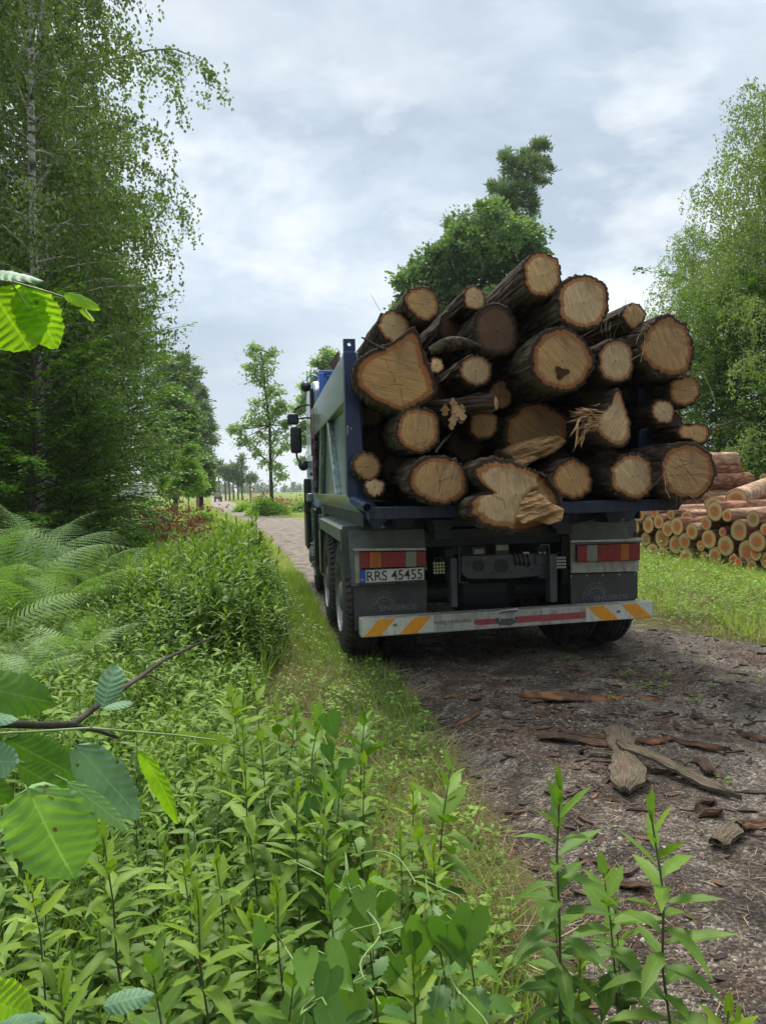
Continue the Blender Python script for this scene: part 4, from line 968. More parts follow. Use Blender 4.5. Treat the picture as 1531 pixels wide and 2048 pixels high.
A_ = at(1526, 956, 17.5); a, RR_ = ring_radius(24, .11, .11, None, 5, .1)
lg = make_log('pine_log', RR_, a, 1.5, 350, M['pine_bark'], M['pine_cut'], tone=.1, ridge=.006, taper=.95, nL=6); lg.location = A_; lg.rotation_euler = (0, 0, -1.0)
tag(lg, 'short log end peeking above the long logs at the right picture edge', 'log')

# ================================================================ GROUND AND ROAD
LE = np.array([(.30, .2), (.36, 1.94), (.42, 2.71), (.35, 3.37), (.29, 4.46), (-.02, 6.0), (-.55, 7.2), (-1.0, 9.0), (-1.36, 11.9), (-2.0, 15.5), (-2.9, 19.65), (-6.0, 33), (-12.6, 57), (-18.6, 80), (-38.8, 167)])
RE = np.array([(5.2, .2), (4.9, 2.5), (4.2, 4.6), (3.4, 6.3), (2.62, 7.5), (2.6, 9), (2.1, 12), (.4, 18), (-2.3, 26.7), (-4.0, 37), (-7.5, 44.4), (-10.2, 57), (-15.0, 77), (-35.0, 162.5)])
def xl(y): return np.interp(y, LE[:, 1], LE[:, 0])
def xr(y): return np.interp(y, RE[:, 1], RE[:, 0])
def hbase(x, y):
    x = np.asarray(x, float); y = np.asarray(y, float)
    near = np.exp(-((x / 25) ** 2 + (y / 40) ** 2))
    h = fbm(x * .5, y * .5, 0, 3, 11) * .10 * near
    left = np.clip((xl(y) - x - .5) / 2.5, 0, 1)
    h = h + left * .06 * near
    return h
def inside(x, y): return np.minimum(x - xl(y), xr(y) - x)
def hroad(x, y):
    wid = np.maximum(1.0, y * .02)
    d = inside(x, y) + fbm(x * 1.3, y * 1.3, 0, 3, 21) * .5 * wid
    e = np.clip(1 - d / .25, 0, 3) ** 1.3 * .045
    near = np.exp(-(y / 25) ** 2)
    det = (fbm(x * 3, y * 3, 0, 3, 5) * .035 + fbm(x * 16, y * 16, 0, 4, 6) * .018) * near
    # two wheel ruts along the truck's line
    u = (x - TO[0]) * TR[0] + (y - TO[1]) * TR[1]
    rut = (np.exp(-((np.abs(u) - .95) / .26) ** 2) * .05 - np.exp(-((np.abs(u) - .50) / .16) ** 2) * .022 - np.exp(-((np.abs(u) - 1.42) / .16) ** 2) * .02) * near
    return hbase(x, y) * .5 + .012 - e + det - rut
def hsoil(x, y):
    """height of what one stands on"""
    d = inside(x, y)
    g = hbase(x, y) - np.clip(d / .3, 0, 1) * .12
    near = np.exp(-((np.asarray(x) / 12) ** 2 + (np.asarray(y) / 18) ** 2))
    return g + fbm(np.asarray(x) * 5, np.asarray(y) * 5, 0, 3, 8) * .03 * near
def hz(x, y): return np.maximum(hsoil(x, y), np.where(inside(x, y) > 0, hroad(x, y), -9))
def axis(lo, hi, c0, c1, st, gr=1.09):
    a = list(np.arange(c0, c1, st)); x, d = a[-1], st
    while x < hi: d *= gr; x += d; a.append(x)
    x, d = c0, st; b = []
    while x > lo: d *= gr; x -= d; b.append(x)
    return np.array(b[::-1] + a)
gx = axis(-700, 700, -5, 6, .06); gy = axis(-30, 1500, .6, 11, .06)
XX, YY = np.meshgrid(gx, gy); ZZ = hsoil(XX, YY)
nx_ = len(gx); i = np.arange(len(gy) - 1)[:, None] * nx_; j = np.arange(nx_ - 1)[None, :]
F = np.stack([i + j, i + j + 1, i + nx_ + j + 1, i + nx_ + j], -1).reshape(-1, 4)
def ground_mat():
    t = NT('meadow_soil'); p = t.pos()
    n = t.noise(p, .25, 5, .6); n1 = t.noise(p, 2.0, 6, .65); n2 = t.noise(p, 26, 5, .7)
    soil = t.mix(t.ramp(n2, [(.35, 0.0), (.7, 1.0)]), (.025, .02, .012), (.11, .085, .05))
    green = t.mix(n1, (.06, .10, .02), (.22, .30, .07))
    green = t.mix(t.ramp(n, [(.45, 0.0), (.62, .7)]), green, (.30, .30, .10))
    sx = t.n('ShaderNodeSeparateXYZ', {0: p}).outputs
    far = t.ramp(t.math('DIVIDE', sx[1], 60.0), [(.10, 0.0), (.35, 1.0)])
    f = t.math('ADD', t.math('MULTIPLY', t.ramp(n1, [(.4, 0.0), (.6, 1.0)]), .35), far, clamp=True)
    c = t.mix(f, soil, green)
    return t.done(t.bsdf(c, .95, spec=.1, nrm=t.bump(n2, .8, .03)))
g = MB().add(np.stack([XX, YY, ZZ], -1).reshape(-1, 3), F).build('ground', ground_mat(), None, smooth=True); tag(g, kind='structure')
def road_mat():
    t = NT('forest_track_dirt'); p = t.pos()
    n0 = t.noise(p, .7, 4, .6); n1 = t.noise(p, 3.5, 6, .65); n2 = t.noise(p, 30, 6, .75); n3 = t.noise(p, 120, 3, .7)
    c = t.ramp(n1, [(.32, (.028, .021, .016)), (.48, (.085, .066, .050)), (.66, (.27, .24, .20))])
    c = t.mix(t.ramp(n2, [(.38, .75), (.62, 0.0)]), c, (.022, .016, .012))
    c = t.mix(t.ramp(n0, [(.5, 0.0), (.68, .55)]), c, (.30, .26, .22))
    c = t.mix(t.ramp(t.noise(t.map(p, (1, 1, 1), (0, 0, 0), (5, 3, 0)), 1.6, 4), [(.52, 0.0), (.64, .65)]), c, (.085, .042, .025))
    gate = t.ramp(t.noise(t.map(p, (1, 1, 1), (0, 0, 0), (9, 1, 0)), 1.5, 4), [(.42, 0.0), (.62, 1.0)])
    v = t.vor(p, 55); sp = t.ramp(v.outputs[0], [(.16, 1.0), (.26, 0.0)])
    pick = t.ramp(t.n('ShaderNodeSeparateColor', {0: v.outputs[1]}).outputs[0], [(.60, 0.0), (.64, 1.0)])
    stone = t.math('MULTIPLY', t.math('MULTIPLY', sp, pick), gate)
    c = t.mix(t.math('MULTIPLY', stone, .85), c, (.48, .47, .45))
    v2 = t.vor(p, 130); s2 = t.math('MULTIPLY', t.math('MULTIPLY', t.ramp(v2.outputs[0], [(.2, 1.0), (.3, 0.0)]), t.ramp(t.n('ShaderNodeSeparateColor', {0: v2.outputs[1]}).outputs[1], [(.7, 0.0), (.74, 1.0)])), gate)
    c = t.mix(t.math('MULTIPLY', s2, .8), c, (.5, .49, .47))
    pb = t.vor(p, 75); pr_ = t.n('ShaderNodeSeparateColor', {0: pb.outputs[1]}).outputs[0]; pb2 = t.vor(p, 190); pr2 = t.n('ShaderNodeSeparateColor', {0: pb2.outputs[1]}).outputs[1]
    grit = t.math('MULTIPLY', t.math('ADD', .45, t.math('MULTIPLY', t.math('POWER', pr_, 2.0), 1.5)), t.math('ADD', .55, t.math('MULTIPLY', pr2, .9)))
    c = t.mix(.85, c, t.n('ShaderNodeCombineColor', {0: grit, 1: grit, 2: grit}).outputs[0], 'MULTIPLY')
    c = t.mix(1.0, c, (1.38, 1.33, 1.27), 'MULTIPLY')
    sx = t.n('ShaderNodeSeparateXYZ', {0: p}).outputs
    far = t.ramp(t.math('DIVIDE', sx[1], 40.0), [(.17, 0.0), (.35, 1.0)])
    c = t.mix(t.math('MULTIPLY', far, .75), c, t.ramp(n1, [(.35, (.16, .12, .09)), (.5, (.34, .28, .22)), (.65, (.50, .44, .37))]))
    h = t.math('ADD', t.math('ADD', n2, t.math('MULTIPLY', n3, .5)), t.math('ADD', t.math('MULTIPLY', stone, .6), t.math('MULTIPLY', pb.outputs[0], -1.2)))
    r = t.ramp(n1, [(.3, .65), (.6, .95)])
    return t.done(t.bsdf(c, r, spec=.3, nrm=t.bump(h, .9, .02)))
ys = [.35]
while ys[-1] < 166: ys.append(ys[-1] + max(.022, (ys[-1] - 6) * .022 if ys[-1] > 7 else .022))
ys = np.array(ys); NC = 190
w_ = np.linspace(0, 1, NC)[None, :]; Yr = np.repeat(ys[:, None], NC, 1)
wd = np.maximum(.55, ys * .02)[:, None]
a_ = xl(ys)[:, None] - wd; b_ = xr(ys)[:, None] + wd; Xr = a_ + (b_ - a_) * w_
Zr = hroad(Xr, Yr)
i = np.arange(len(ys) - 1)[:, None] * NC; j = np.arange(NC - 1)[None, :]
F = np.stack([i + j, i + j + 1, i + NC + j + 1, i + NC + j], -1).reshape(-1, 4)
road = MB().add(np.stack([Xr, Yr, Zr], -1).reshape(-1, 3), F).build('dirt_road', road_mat(), None, smooth=True); tag(road, kind='structure')
# centre strip of grass far along is grown below

# ---- stones, chips and needles lying on the dirt
def rand_in(n, y0, y1, fx=None, pw=1.0, r=rng):
    y = y0 + (y1 - y0) * r.uniform(0, 1, n) ** pw; x = xl(y) + (xr(y) - xl(y)) * r.uniform(0, 1, n); return x, y
def icos():
    t = (1 + 5 ** .5) / 2
    V = np.array([(-1,t,0),(1,t,0),(-1,-t,0),(1,-t,0),(0,-1,t),(0,1,t),(0,-1,-t),(0,1,-t),(t,0,-1),(t,0,1),(-t,0,-1),(-t,0,1)], float); V /= np.linalg.norm(V[0])
    F = np.array([(0,11,5),(0,5,1),(0,1,7),(0,7,10),(0,10,11),(1,5,9),(5,11,4),(11,10,2),(10,7,6),(7,1,8),(3,9,4),(3,4,2),(3,2,6),(3,6,8),(3,8,9),(4,9,5),(2,4,11),(6,2,10),(8,6,7),(9,8,1)])
    return V, F
IV, IF = icos(); mbs = MB(); n = 5200
x, y = rand_in(n * 2, 1.6, 11, pw=1.2); k = fbm(x * 1.5, y * 1.5, 0, 3, 41) > -.02; x, y = x[k][:n], y[k][:n]; n = len(x)
sz = .003 + .010 * rng.uniform(0, 1, n) ** 6
scatter(mbs, (IV * (1, 1, .55) * (1 + .25 * rng.normal(0, 1, (12, 1)) * .5), [IF]), np.stack([x, y, hroad(x, y) + sz * .2], -1), rng.normal(0, 1, (n, 3)) * (1, 1, .15), np.tile([0, 0, 1.], (n, 1)) + rng.normal(0, .2, (n, 3)), sz, 0, tint=rng.uniform(0, 1, n))
def stone_mat():
    t = NT('gravel'); c = t.mix(t.attr('tint'), (.12, .10, .085), (.42, .40, .37)); return t.done(t.bsdf(t.mix(t.math('MULTIPLY', t.noise(t.obj(), 60, 4), .5), c, (.1, .085, .07)), .85))
tag(mbs.build('gravel', stone_mat(), None), 'pale gravel pressed into the dark dirt track', 'gravel', kind='stuff')
CHIP = (np.array([[-.5, 0, 0], [-.3, .5, .03], [0, .62, .0], [.35, .45, .05], [.5, -.1, 0], [.1, -.5, .02], [-.35, -.4, 0], [-.5, 0, -.12], [0, .6, -.12], [.5, -.1, -.12], [-.1, -.5, -.12]], float) * (.35, 1, 1), [np.array([[0, 6, 5, 4, 3, 2, 1]]), np.array([[7, 0, 2, 8], [8, 2, 4, 9], [9, 4, 6, 10], [10, 6, 0, 7]])])
mbs = MB(); n = 15000; x, y = rand_in(n * 3, 1.7, 8.5, pw=1.1)
cl = np.exp(-((x - 1.5) ** 2 / 1.0 + (y - 4.2) ** 2 / 2.2)); k = (rng.uniform(0, 1, n * 3) < .16 + 2.2 * np.clip(fbm(x * 1.1, y * 1.1, 0, 3, 78) * 3, 0, 1) * cl * (fbm(x * 2, y * 2, 0, 2, 77) + .55)); x, y = x[k][:n], y[k][:n]; n = len(x)
sz = .006 + .075 * rng.uniform(0, 1, n) ** 8
scatter(mbs, CHIP, np.stack([x, y, hroad(x, y) + sz * .10], -1), rng.normal(0, 1, (n, 3)) * (1, 1, .12), np.tile([0, 0, 1.], (n, 1)) + rng.normal(0, .25, (n, 3)), sz, 0, tint=rng.uniform(0, 1, n) ** 2.6)
n = 150; th_ = rng.normal(0, 1, (n, 2)); x = 1.55 + th_[:, 0] * .75; y = 4.0 + th_[:, 1] * .85; L = rng.uniform(.04, .17, n)
scatter(mbs, (CHIP[0] * (.42, 1, .8), CHIP[1]), np.stack([x, y, hroad(x, y) + .006], -1), rng.normal(0, 1, (n, 3)) * (1, .7, .03), np.tile([0, 0, 1.], (n, 1)) + rng.normal(0, .09, (n, 3)), L, 0, tint=rng.uniform(0, .9, n) ** 1.5)
def chip_mat():
    t = NT('bark_chips'); c = t.ramp(t.attr('tint'), [(0.0, (.035, .022, .015)), (.5, (.10, .055, .035)), (.85, (.24, .12, .06)), (1.0, (.45, .30, .17))]); return t.done(t.bsdf(t.mix(t.math('MULTIPLY', t.noise(t.obj(), 90, 4), .6), c, (.03, .02, .015)), .9, nrm=t.bump(t.noise(t.obj(), 120, 3), .6, .005)))
M['chips'] = chip_mat()
tag(mbs.build('bark_chips', M['chips'], None), 'small dark bark chips strewn over the track behind the truck', 'bark chips', kind='stuff')
M['litter'] = leaf_mat('litter', (.05, .03, .018), (.40, .30, .17), .05, .7, tcol=(1, .9, .7))
mbs = MB(); n = 20000; x, y = rand_in(n, 1.6, 8, pw=1.1)
L = rng.uniform(.02, .09, n)
scatter(mbs, (np.array([[-.02, 0, 0], [.02, 0, 0], [.02, .5, .03], [-.02, .5, .03], [0, 1, 0]], float), [np.array([[0, 1, 2, 3]]), np.array([[3, 2, 4]])]), np.stack([x, y, hroad(x, y) + .004], -1), rng.normal(0, 1, (n, 3)) * (1, 1, .08), np.tile([0, 0, 1.], (n, 1)) + rng.normal(0, .3, (n, 3)), L * .8, 0, tint=rng.uniform(0, 1, n) ** 2)
tag(mbs.build('dry_litter', M['litter'], None), 'thin dry stalks and needles littering the dirt track', 'litter', kind='stuff')

# ---- larger bark pieces, each its own thing
def plank(name, p0, p1, w, th, label, mat, seed, lift=.01, arch=.02, parent_len=None, tilt=0.0, group='pieces of bark on the dirt track', z1=0.0):
    """a curved ragged bark plank between two photo points on the ground"""
    A_ = gnd(*p0); B_ = gnd(*p1); A_[2] = hroad(A_[0], A_[1]) + lift; B_[2] = hroad(B_[0], B_[1]) + lift + z1
    v = B_ - A_; L = np.linalg.norm(v); v /= L; sd = norm(np.cross(v, (0, 0, 1))); up = np.cross(sd, v)
    sd, up = sd * math.cos(tilt) + up * math.sin(tilt), up * math.cos(tilt) - sd * math.sin(tilt)
    nL_, nW = max(14, int(L / .018)), 19; mb = MB(); V = []; GS = []; GT = []; mid = (A_ + B_) / 2
    for side in (1, -1):
        for i_ in range(nL_ + 1):
            t = i_ / nL_
            ww = w * (.85 + .7 * float(fbm(t * 4, seed, 0, 4, seed))) * min(1, (t * 9 + .25), ((1 - t) * 7 + .2))
            cxo = w * .35 * float(fbm(t * 2.5, seed + 3, 0, 2, seed))
            for q in range(nW):
                s_ = q / (nW - 1) * 2 - 1
                jag = .55 * float(fbm(t * L * 40, s_ * .6, seed, 4, seed))
                h = arch * (1 - s_ * s_) * .8 + arch * .6 * math.sin(t * PI * 1.3 + seed) + float(fbm(t * L * 9, s_ * w * 70, seed, 4, seed + 2)) * .018 + float(fbm(t * L * 30, s_ * w * 25, seed, 3, seed + 7)) * .010
                P = A_ + v * (L * t + (jag * .25 + .03 * float(vnoise(s_ * 3 + 9, seed, t * 3)) if i_ in (0, nL_) else 0)) + sd * (cxo + ww * .5 * s_ * (1 + jag)) + up * (h + (th * .25 if side > 0 else -th * .25 * (1 - .7 * abs(s_))))
                V.append(P - mid); GS.append(s_ * w + side); GT.append(t * L)
    n_ = nW; m_ = (nL_ + 1) * nW
    i = np.arange(nL_)[:, None] * n_; j = np.arange(n_ - 1)[None, :]
    T_ = np.stack([i + j, i + j + 1, i + n_ + j + 1, i + n_ + j], -1).reshape(-1, 4)
    Fs = [T_, T_[:, ::-1] + m_]
    ed = np.concatenate([np.stack([np.arange(nL_) * n_, np.arange(1, nL_ + 1) * n_, np.arange(1, nL_ + 1) * n_ + m_, np.arange(nL_) * n_ + m_], -1), np.stack([np.arange(nL_) * n_ + n_ - 1 + m_, np.arange(1, nL_ + 1) * n_ + n_ - 1 + m_, np.arange(1, nL_ + 1) * n_ + n_ - 1, np.arange(nL_) * n_ + n_ - 1], -1),
        np.stack([np.arange(n_ - 1), np.arange(n_ - 1) + m_, np.arange(1, n_) + m_, np.arange(1, n_)], -1), np.stack([np.arange(1, n_) + nL_ * n_, np.arange(1, n_) + m_ + nL_ * n_, np.arange(n_ - 1) + m_ + nL_ * n_, np.arange(n_ - 1) + nL_ * n_], -1)])
    mb.add(V, Fs + [ed], 0, gs=np.array(GS), gt=np.array(GT))
    o = mb.build(name, mat, None, smooth=False, fix=True); o.location = mid
    return tag(o, label, 'bark', group)
def bark_in(name, c1, c2, c3):
    t = NT(name); p = t.obj(); q = t.n('ShaderNodeCombineXYZ', {0: t.math('MULTIPLY', t.attr('gs'), 90.0), 1: t.math('MULTIPLY', t.attr('gt'), 9.0), 2: 0.0}).outputs[0]; n = t.noise(q, 1.0, 6, .7, .4); n2 = t.noise(p, 9, 4)
    c = t.ramp(n, [(.34, c1), (.60, c2)]); c = t.mix(t.ramp(n2, [(.5, 0.0), (.62, .85)]), c, c3)
    return t.done(t.bsdf(c, .85, spec=.25, nrm=t.bump(n, .9, .02)))
M['bark_grey'] = bark_in('bark_piece_grey', (.05, .035, .022), (.24, .18, .12), (.13, .12, .07))
M['bark_dark'] = bark_in('bark_piece_dark', (.025, .016, .012), (.12, .075, .05), (.17, .09, .05))
M['bark_orange'] = bark_in('bark_piece_orange', (.05, .028, .018), (.18, .10, .06), (.34, .15, .06))
pk = plank
pk('bark_strip', (1040, 1402), (1320, 1398), .15, .03, 'long curved bark strip with an orange inner patch, nearest the truck', M['bark_orange'], 1, .015, .03)
pk('bark_strip', (1055, 1412), (1140, 1392), .06, .015, 'thin orange brown sliver under the long curved bark strip', M['bark_orange'], 2, .01, .01)
pk('bark_strip', (905, 1392), (965, 1408), .09, .02, 'dark curled bark piece left of the long curved strip', M['bark_dark'], 3, .01, .02)
pk('bark_strip', (903, 1440), (960, 1430), .05, .012, 'small orange brown bark chip lying alone on the left', M['bark_orange'], 4, .008, .01)
pk('bark_slab', (1243, 1458), (1246, 1606), .16, .05, 'thick grey bark slab pointing away from the camera, under the diagonal one', M['bark_grey'], 5, .02, .02)
pk('bark_slab', (1238, 1518), (1462, 1604), .09, .045, 'long diagonal bark slab lying across the thick grey slab', M['bark_grey'], 6, .06, .01, z1=-.04)
pk('bark_strip', (1068, 1486), (1235, 1500), .10, .015, 'thin dark bark strip stretching left from the crossed slabs', M['bark_dark'], 7, .012, .015)
pk('bark_strip', (1120, 1478), (1230, 1484), .05, .015, 'narrow bark strip just behind the thin dark one', M['bark_dark'], 8, .02, .01)
pk('bark_strip', (1275, 1492), (1330, 1490), .07, .015, 'short reddish bark strip right behind the thick grey slab', M['bark_orange'], 9, .02, .01)
pk('bark_strip', (1330, 1482), (1450, 1522), .06, .02, 'dark bark strip running right from the crossed slabs', M['bark_dark'], 10, .015, .015)
pk('bark_strip', (1395, 1528), (1420, 1560), .08, .02, 'small dark curved bark piece behind the diagonal slab', M['bark_dark'], 11, .015, .02)
pk('bark_strip', (1172, 1515), (1238, 1522), .05, .015, 'short pale brown bark piece touching the crossing point', M['bark_grey'], 12, .015, .01)
pk('bark_slab', (1425, 1705), (1488, 1650), .09, .05, 'chunky yellow brown bark piece near the right edge', M['bark_grey'], 13, .015, .015)
pk('bark_strip', (1470, 1672), (1531, 1650), .07, .02, 'reddish bark piece cut by the right picture edge', M['bark_orange'], 14, .015, .015)
pk('bark_strip', (1400, 1625), (1430, 1640), .14, .02, 'curled dark bark flake below the end of the diagonal slab', M['bark_dark'], 15, .015, .03)
pk('bark_strip', (1230, 1765), (1290, 1790), .06, .015, 'dark bark strip seen between the two tall foreground plants', M['bark_dark'], 16, .01, .01)
pk('bark_strip', (1300, 1545), (1370, 1552), .05, .015, 'dark chip in the shade under the diagonal slab', M['bark_dark'], 17, .01, .01)
pk('bark_strip', (1480, 1465), (1531, 1478), .07, .02, 'dark bark piece at the right edge behind the slabs', M['bark_dark'], 18, .01, .02)
pk('bark_strip', (1380, 1443), (1425, 1448), .05, .015, 'little dark bark chip in the grass tuft right of the strip', M['bark_dark'], 19, .01, .02)
for k, (x, y) in enumerate([(1330, 960), (870, 1560), (1110, 1430)][1:] + [(1310, 1560)]): pass
# dead oak leaves on the verge and chips of stone
def flatleaf(px, py, L, mat, label, seed, lift=.02, tmpl=LOBED, cat='leaf'):
    r = np.random.default_rng(seed); P = gnd(px, py); P[2] = float(hz(P[0], P[1])) + lift
    mb = MB(); scatter(mb, tmpl, np.zeros((1, 3)), r.normal(0, 1, (1, 3)) * (1, 1, .15), np.array([[0, 0, 1.]]) + r.normal(0, .25, (1, 3)), L, 0, tint=r.uniform(.3, 1))
    o = mb.build('fallen_leaf', mat, None); o.location = P; return tag(o, label, cat)
for k, (x, y, L, lab) in enumerate([(1000, 1975, .09, 'large dry brown oak leaf on the verge, rightmost of the little group'), (962, 1968, .07, 'smaller dry oak leaf left of the largest one on the verge'), (985, 1990, .06, 'dry oak leaf curled in front of the other two'), (912, 1555, .05, 'single orange brown leaf on the bare dirt left of the bark slabs'), (1332, 1412, .04, 'small yellow green leaf lying by the end of the long bark strip')]):
    flatleaf(x, y, L, M['dead_leaf'] if k < 4 else M['weed_leaf'], lab, k + 60)
# ================================================================ TREES
def up_frame(n): return np.tile([0, 0, 1.], (n, 1))
def curve(p0, d, L, n, sag, r, wob=.04):
    """points of a branch starting along d and sagging"""
    P = [np.array(p0, float)]; d = np.array(d, float); st = L / n
    for i in range(n):
        d = norm(d + np.array([0, 0, -sag]) / n + r.normal(0, wob, 3)); P.append(P[-1] + d * st)
    return np.array(P)
def birch_meshes(H, rad, z0, nb, seed, leafmat, twigs=26, leaf=.055, lean=(0, 0), droop=1.0, perl=.055, trunk_r=.10):
    r = np.random.default_rng(seed); wood = MB(); lv = MB()
    ts = np.linspace(0, 1, 16); ctr = np.stack([lean[0] * ts * H + .12 * np.sin(ts * 5 + seed), lean[1] * ts * H + .12 * np.cos(ts * 4 + seed), ts * H], -1)
    ctr -= ctr[0]; wood.tube(ctr, trunk_r * (1 - ts) ** .8 + .012, 12)
    st, di, ln = [], [], []
    for b in range(nb):
        t = (b + .5) / nb; h = z0 / H + (1 - z0 / H) * t
        p = np.array([np.interp(h, ts, ctr[:, q]) for q in range(3)])
        a = b * 2.4 + r.normal(0, .5); L = rad * (math.sin(PI * min(1, .30 + .68 * t)) ** .7) * r.uniform(.6, 1.15)
        el = r.uniform(.25, .75) + .5 * t
        P = curve(p, (math.cos(a) * math.cos(el), math.sin(a) * math.cos(el), math.sin(el)), L, 7, .9 * droop, r)
        wood.tube(P, np.linspace(.028 * (1 - t * .6) + .004, .004, 8), 5, 0, False)
        k = int(twigs * max(.35, L / rad)); u = r.uniform(.2, 1, k) ** .8 * 7; i0 = np.minimum(u.astype(int), 6); f = (u - i0)[:, None]
        s_ = P[i0] * (1 - f) + P[i0 + 1] * f
        dd = norm(P[i0 + 1] - P[i0]) * r.uniform(.1, .8, (k, 1)) + r.normal(0, .55, (k, 3)); dd[:, 2] = dd[:, 2] * .5
        st.append(s_); di.append(norm(dd)); ln.append(r.uniform(.35, 1.25, k) * rad * .36)
    st, di, ln = np.vstack(st), np.vstack(di), np.concatenate(ln)
    # twig: goes out, then hangs
    m = np.maximum(4, (ln / perl).astype(int)); idx = np.repeat(np.arange(len(ln)), m); u = r.uniform(0, 1, len(idx)); l = ln[idx]
    out = np.minimum(u, .45) * l; dn = droop * (u ** 1.6) * l * .95
    pos = st[idx] + di[idx] * out[:, None] * 1.1; pos[:, 2] -= dn * 1.0
    pos += r.normal(0, .035, pos.shape)
    ax = r.normal(0, .5, pos.shape) + np.array([0, 0, -.8]); nr = r.normal(0, 1, pos.shape) + (0, 0, .4)
    scatter(lv, DIAFLAT, pos, ax, nr, r.uniform(.7, 1.25, len(idx)) * leaf, 0, tint=np.clip(r.normal(.35, .2, len(ln))[idx] + r.normal(0, .18, len(idx)), 0, 1))
    return wood, lv
def place_tree(name, label, cat, group, wood, leaf, loc, rz=0, scale=1.0, lab_c=None):
    t = thing(name, label, cat, loc, (0, 0, rz), group, scale)
    mk('trunk', wood, t); mk('crown', leaf, t); return t
GB = 'birches on the left side of the road'
w1, l1 = birch_meshes(14.5, 2.6, 2.8, 90, 1, None, 46, .075, perl=.046, lean= (.055, 0), trunk_r=.10)
W1, L1 = w1.mesh('birch_wood', M['birch_bark'], True), l1.mesh('birch_leaves', M['birch_leaf'])
w2, l2 = birch_meshes(13.5, 2.4, 3.2, 78, 2, None, 44, .075, perl=.046, lean= (.01, .01), trunk_r=.09)
W2, L2 = w2.mesh('birch_wood', M['birch_bark'], True), l2.mesh('birch_leaves', M['birch_leaf'])
p = at(72, 1010, 13.6); place_tree('birch_tree', 'tall birch with a white speckled trunk nearest on the left', 'tree', GB, W1, L1, (p[0], 13.6, -.05), 0, .95)
p = at(185, 1010, 18.5); place_tree('birch_tree', 'birch whose drooping crown edges the open sky, left of the road', 'tree', GB, W2, L2, (p[0], 18.5, 0), 1.1, .93)
p = at(-40, 1010, 16.5); place_tree('birch_tree', 'birch standing furthest left, filling the upper left corner', 'tree', GB, W2, L2, (p[0], 16.5, 0), 2.6, 1.1)
p = at(140, 1010, 21); place_tree('birch_tree', 'birch hidden behind the white trunked one, upper left', 'tree', GB, W1, L1, (p[0], 21, 0), 3.9, 1.08)
p = at(120, 1010, 15.2); place_tree('birch_tree', 'high birch whose long bough reaches out over the sky at upper left', 'tree', GB, W2, L2, (p[0] - .2, 15.2, 1.6), 4.4, 1.12)
p = at(235, 1010, 24); place_tree('birch_tree', 'slim birch just behind the crown edge, above the dark hornbeam', 'tree', GB, W2, L2, (p[0] - .3, 23, 0), 5.4, .80)
# right side birches
w3, l3 = birch_meshes(13.5, 3.4, 1.6, 95, 5, None, 42, .075, perl=.048, lean= (-.01, 0), droop=.8, trunk_r=.11)
W3, L3 = w3.mesh('birch_wood', M['birch_bark'], True), l3.mesh('birch_leaves', M['birch_leaf_pale'])
GR = 'birches behind the pine log stack'
p = at(1492, 1000, 21); place_tree('birch_tree', 'tall pale green birch right of the truck, its crown edge against the sky', 'tree', GR, W3, L3, (p[0] + .5, 21, 0), .4, .90)
p = at(1600, 1000, 19.5); place_tree('birch_tree', 'yellow green birch partly outside the right picture edge', 'tree', GR, W3, L3, (p[0] + .1, 19, 0), 2.1, .90)
p = at(1420, 1000, 24); place_tree('birch_tree', 'lower birch behind the flat oval log end, right of the load', 'tree', GR, W3, L3, (p[0], 25, 0), 3.7, .72)
p = at(1640, 1000, 24); place_tree('birch_tree', 'birch at the back right corner behind the farther stack', 'tree', GR, W3, L3, (p[0], 26, 0), 5.0, .95)

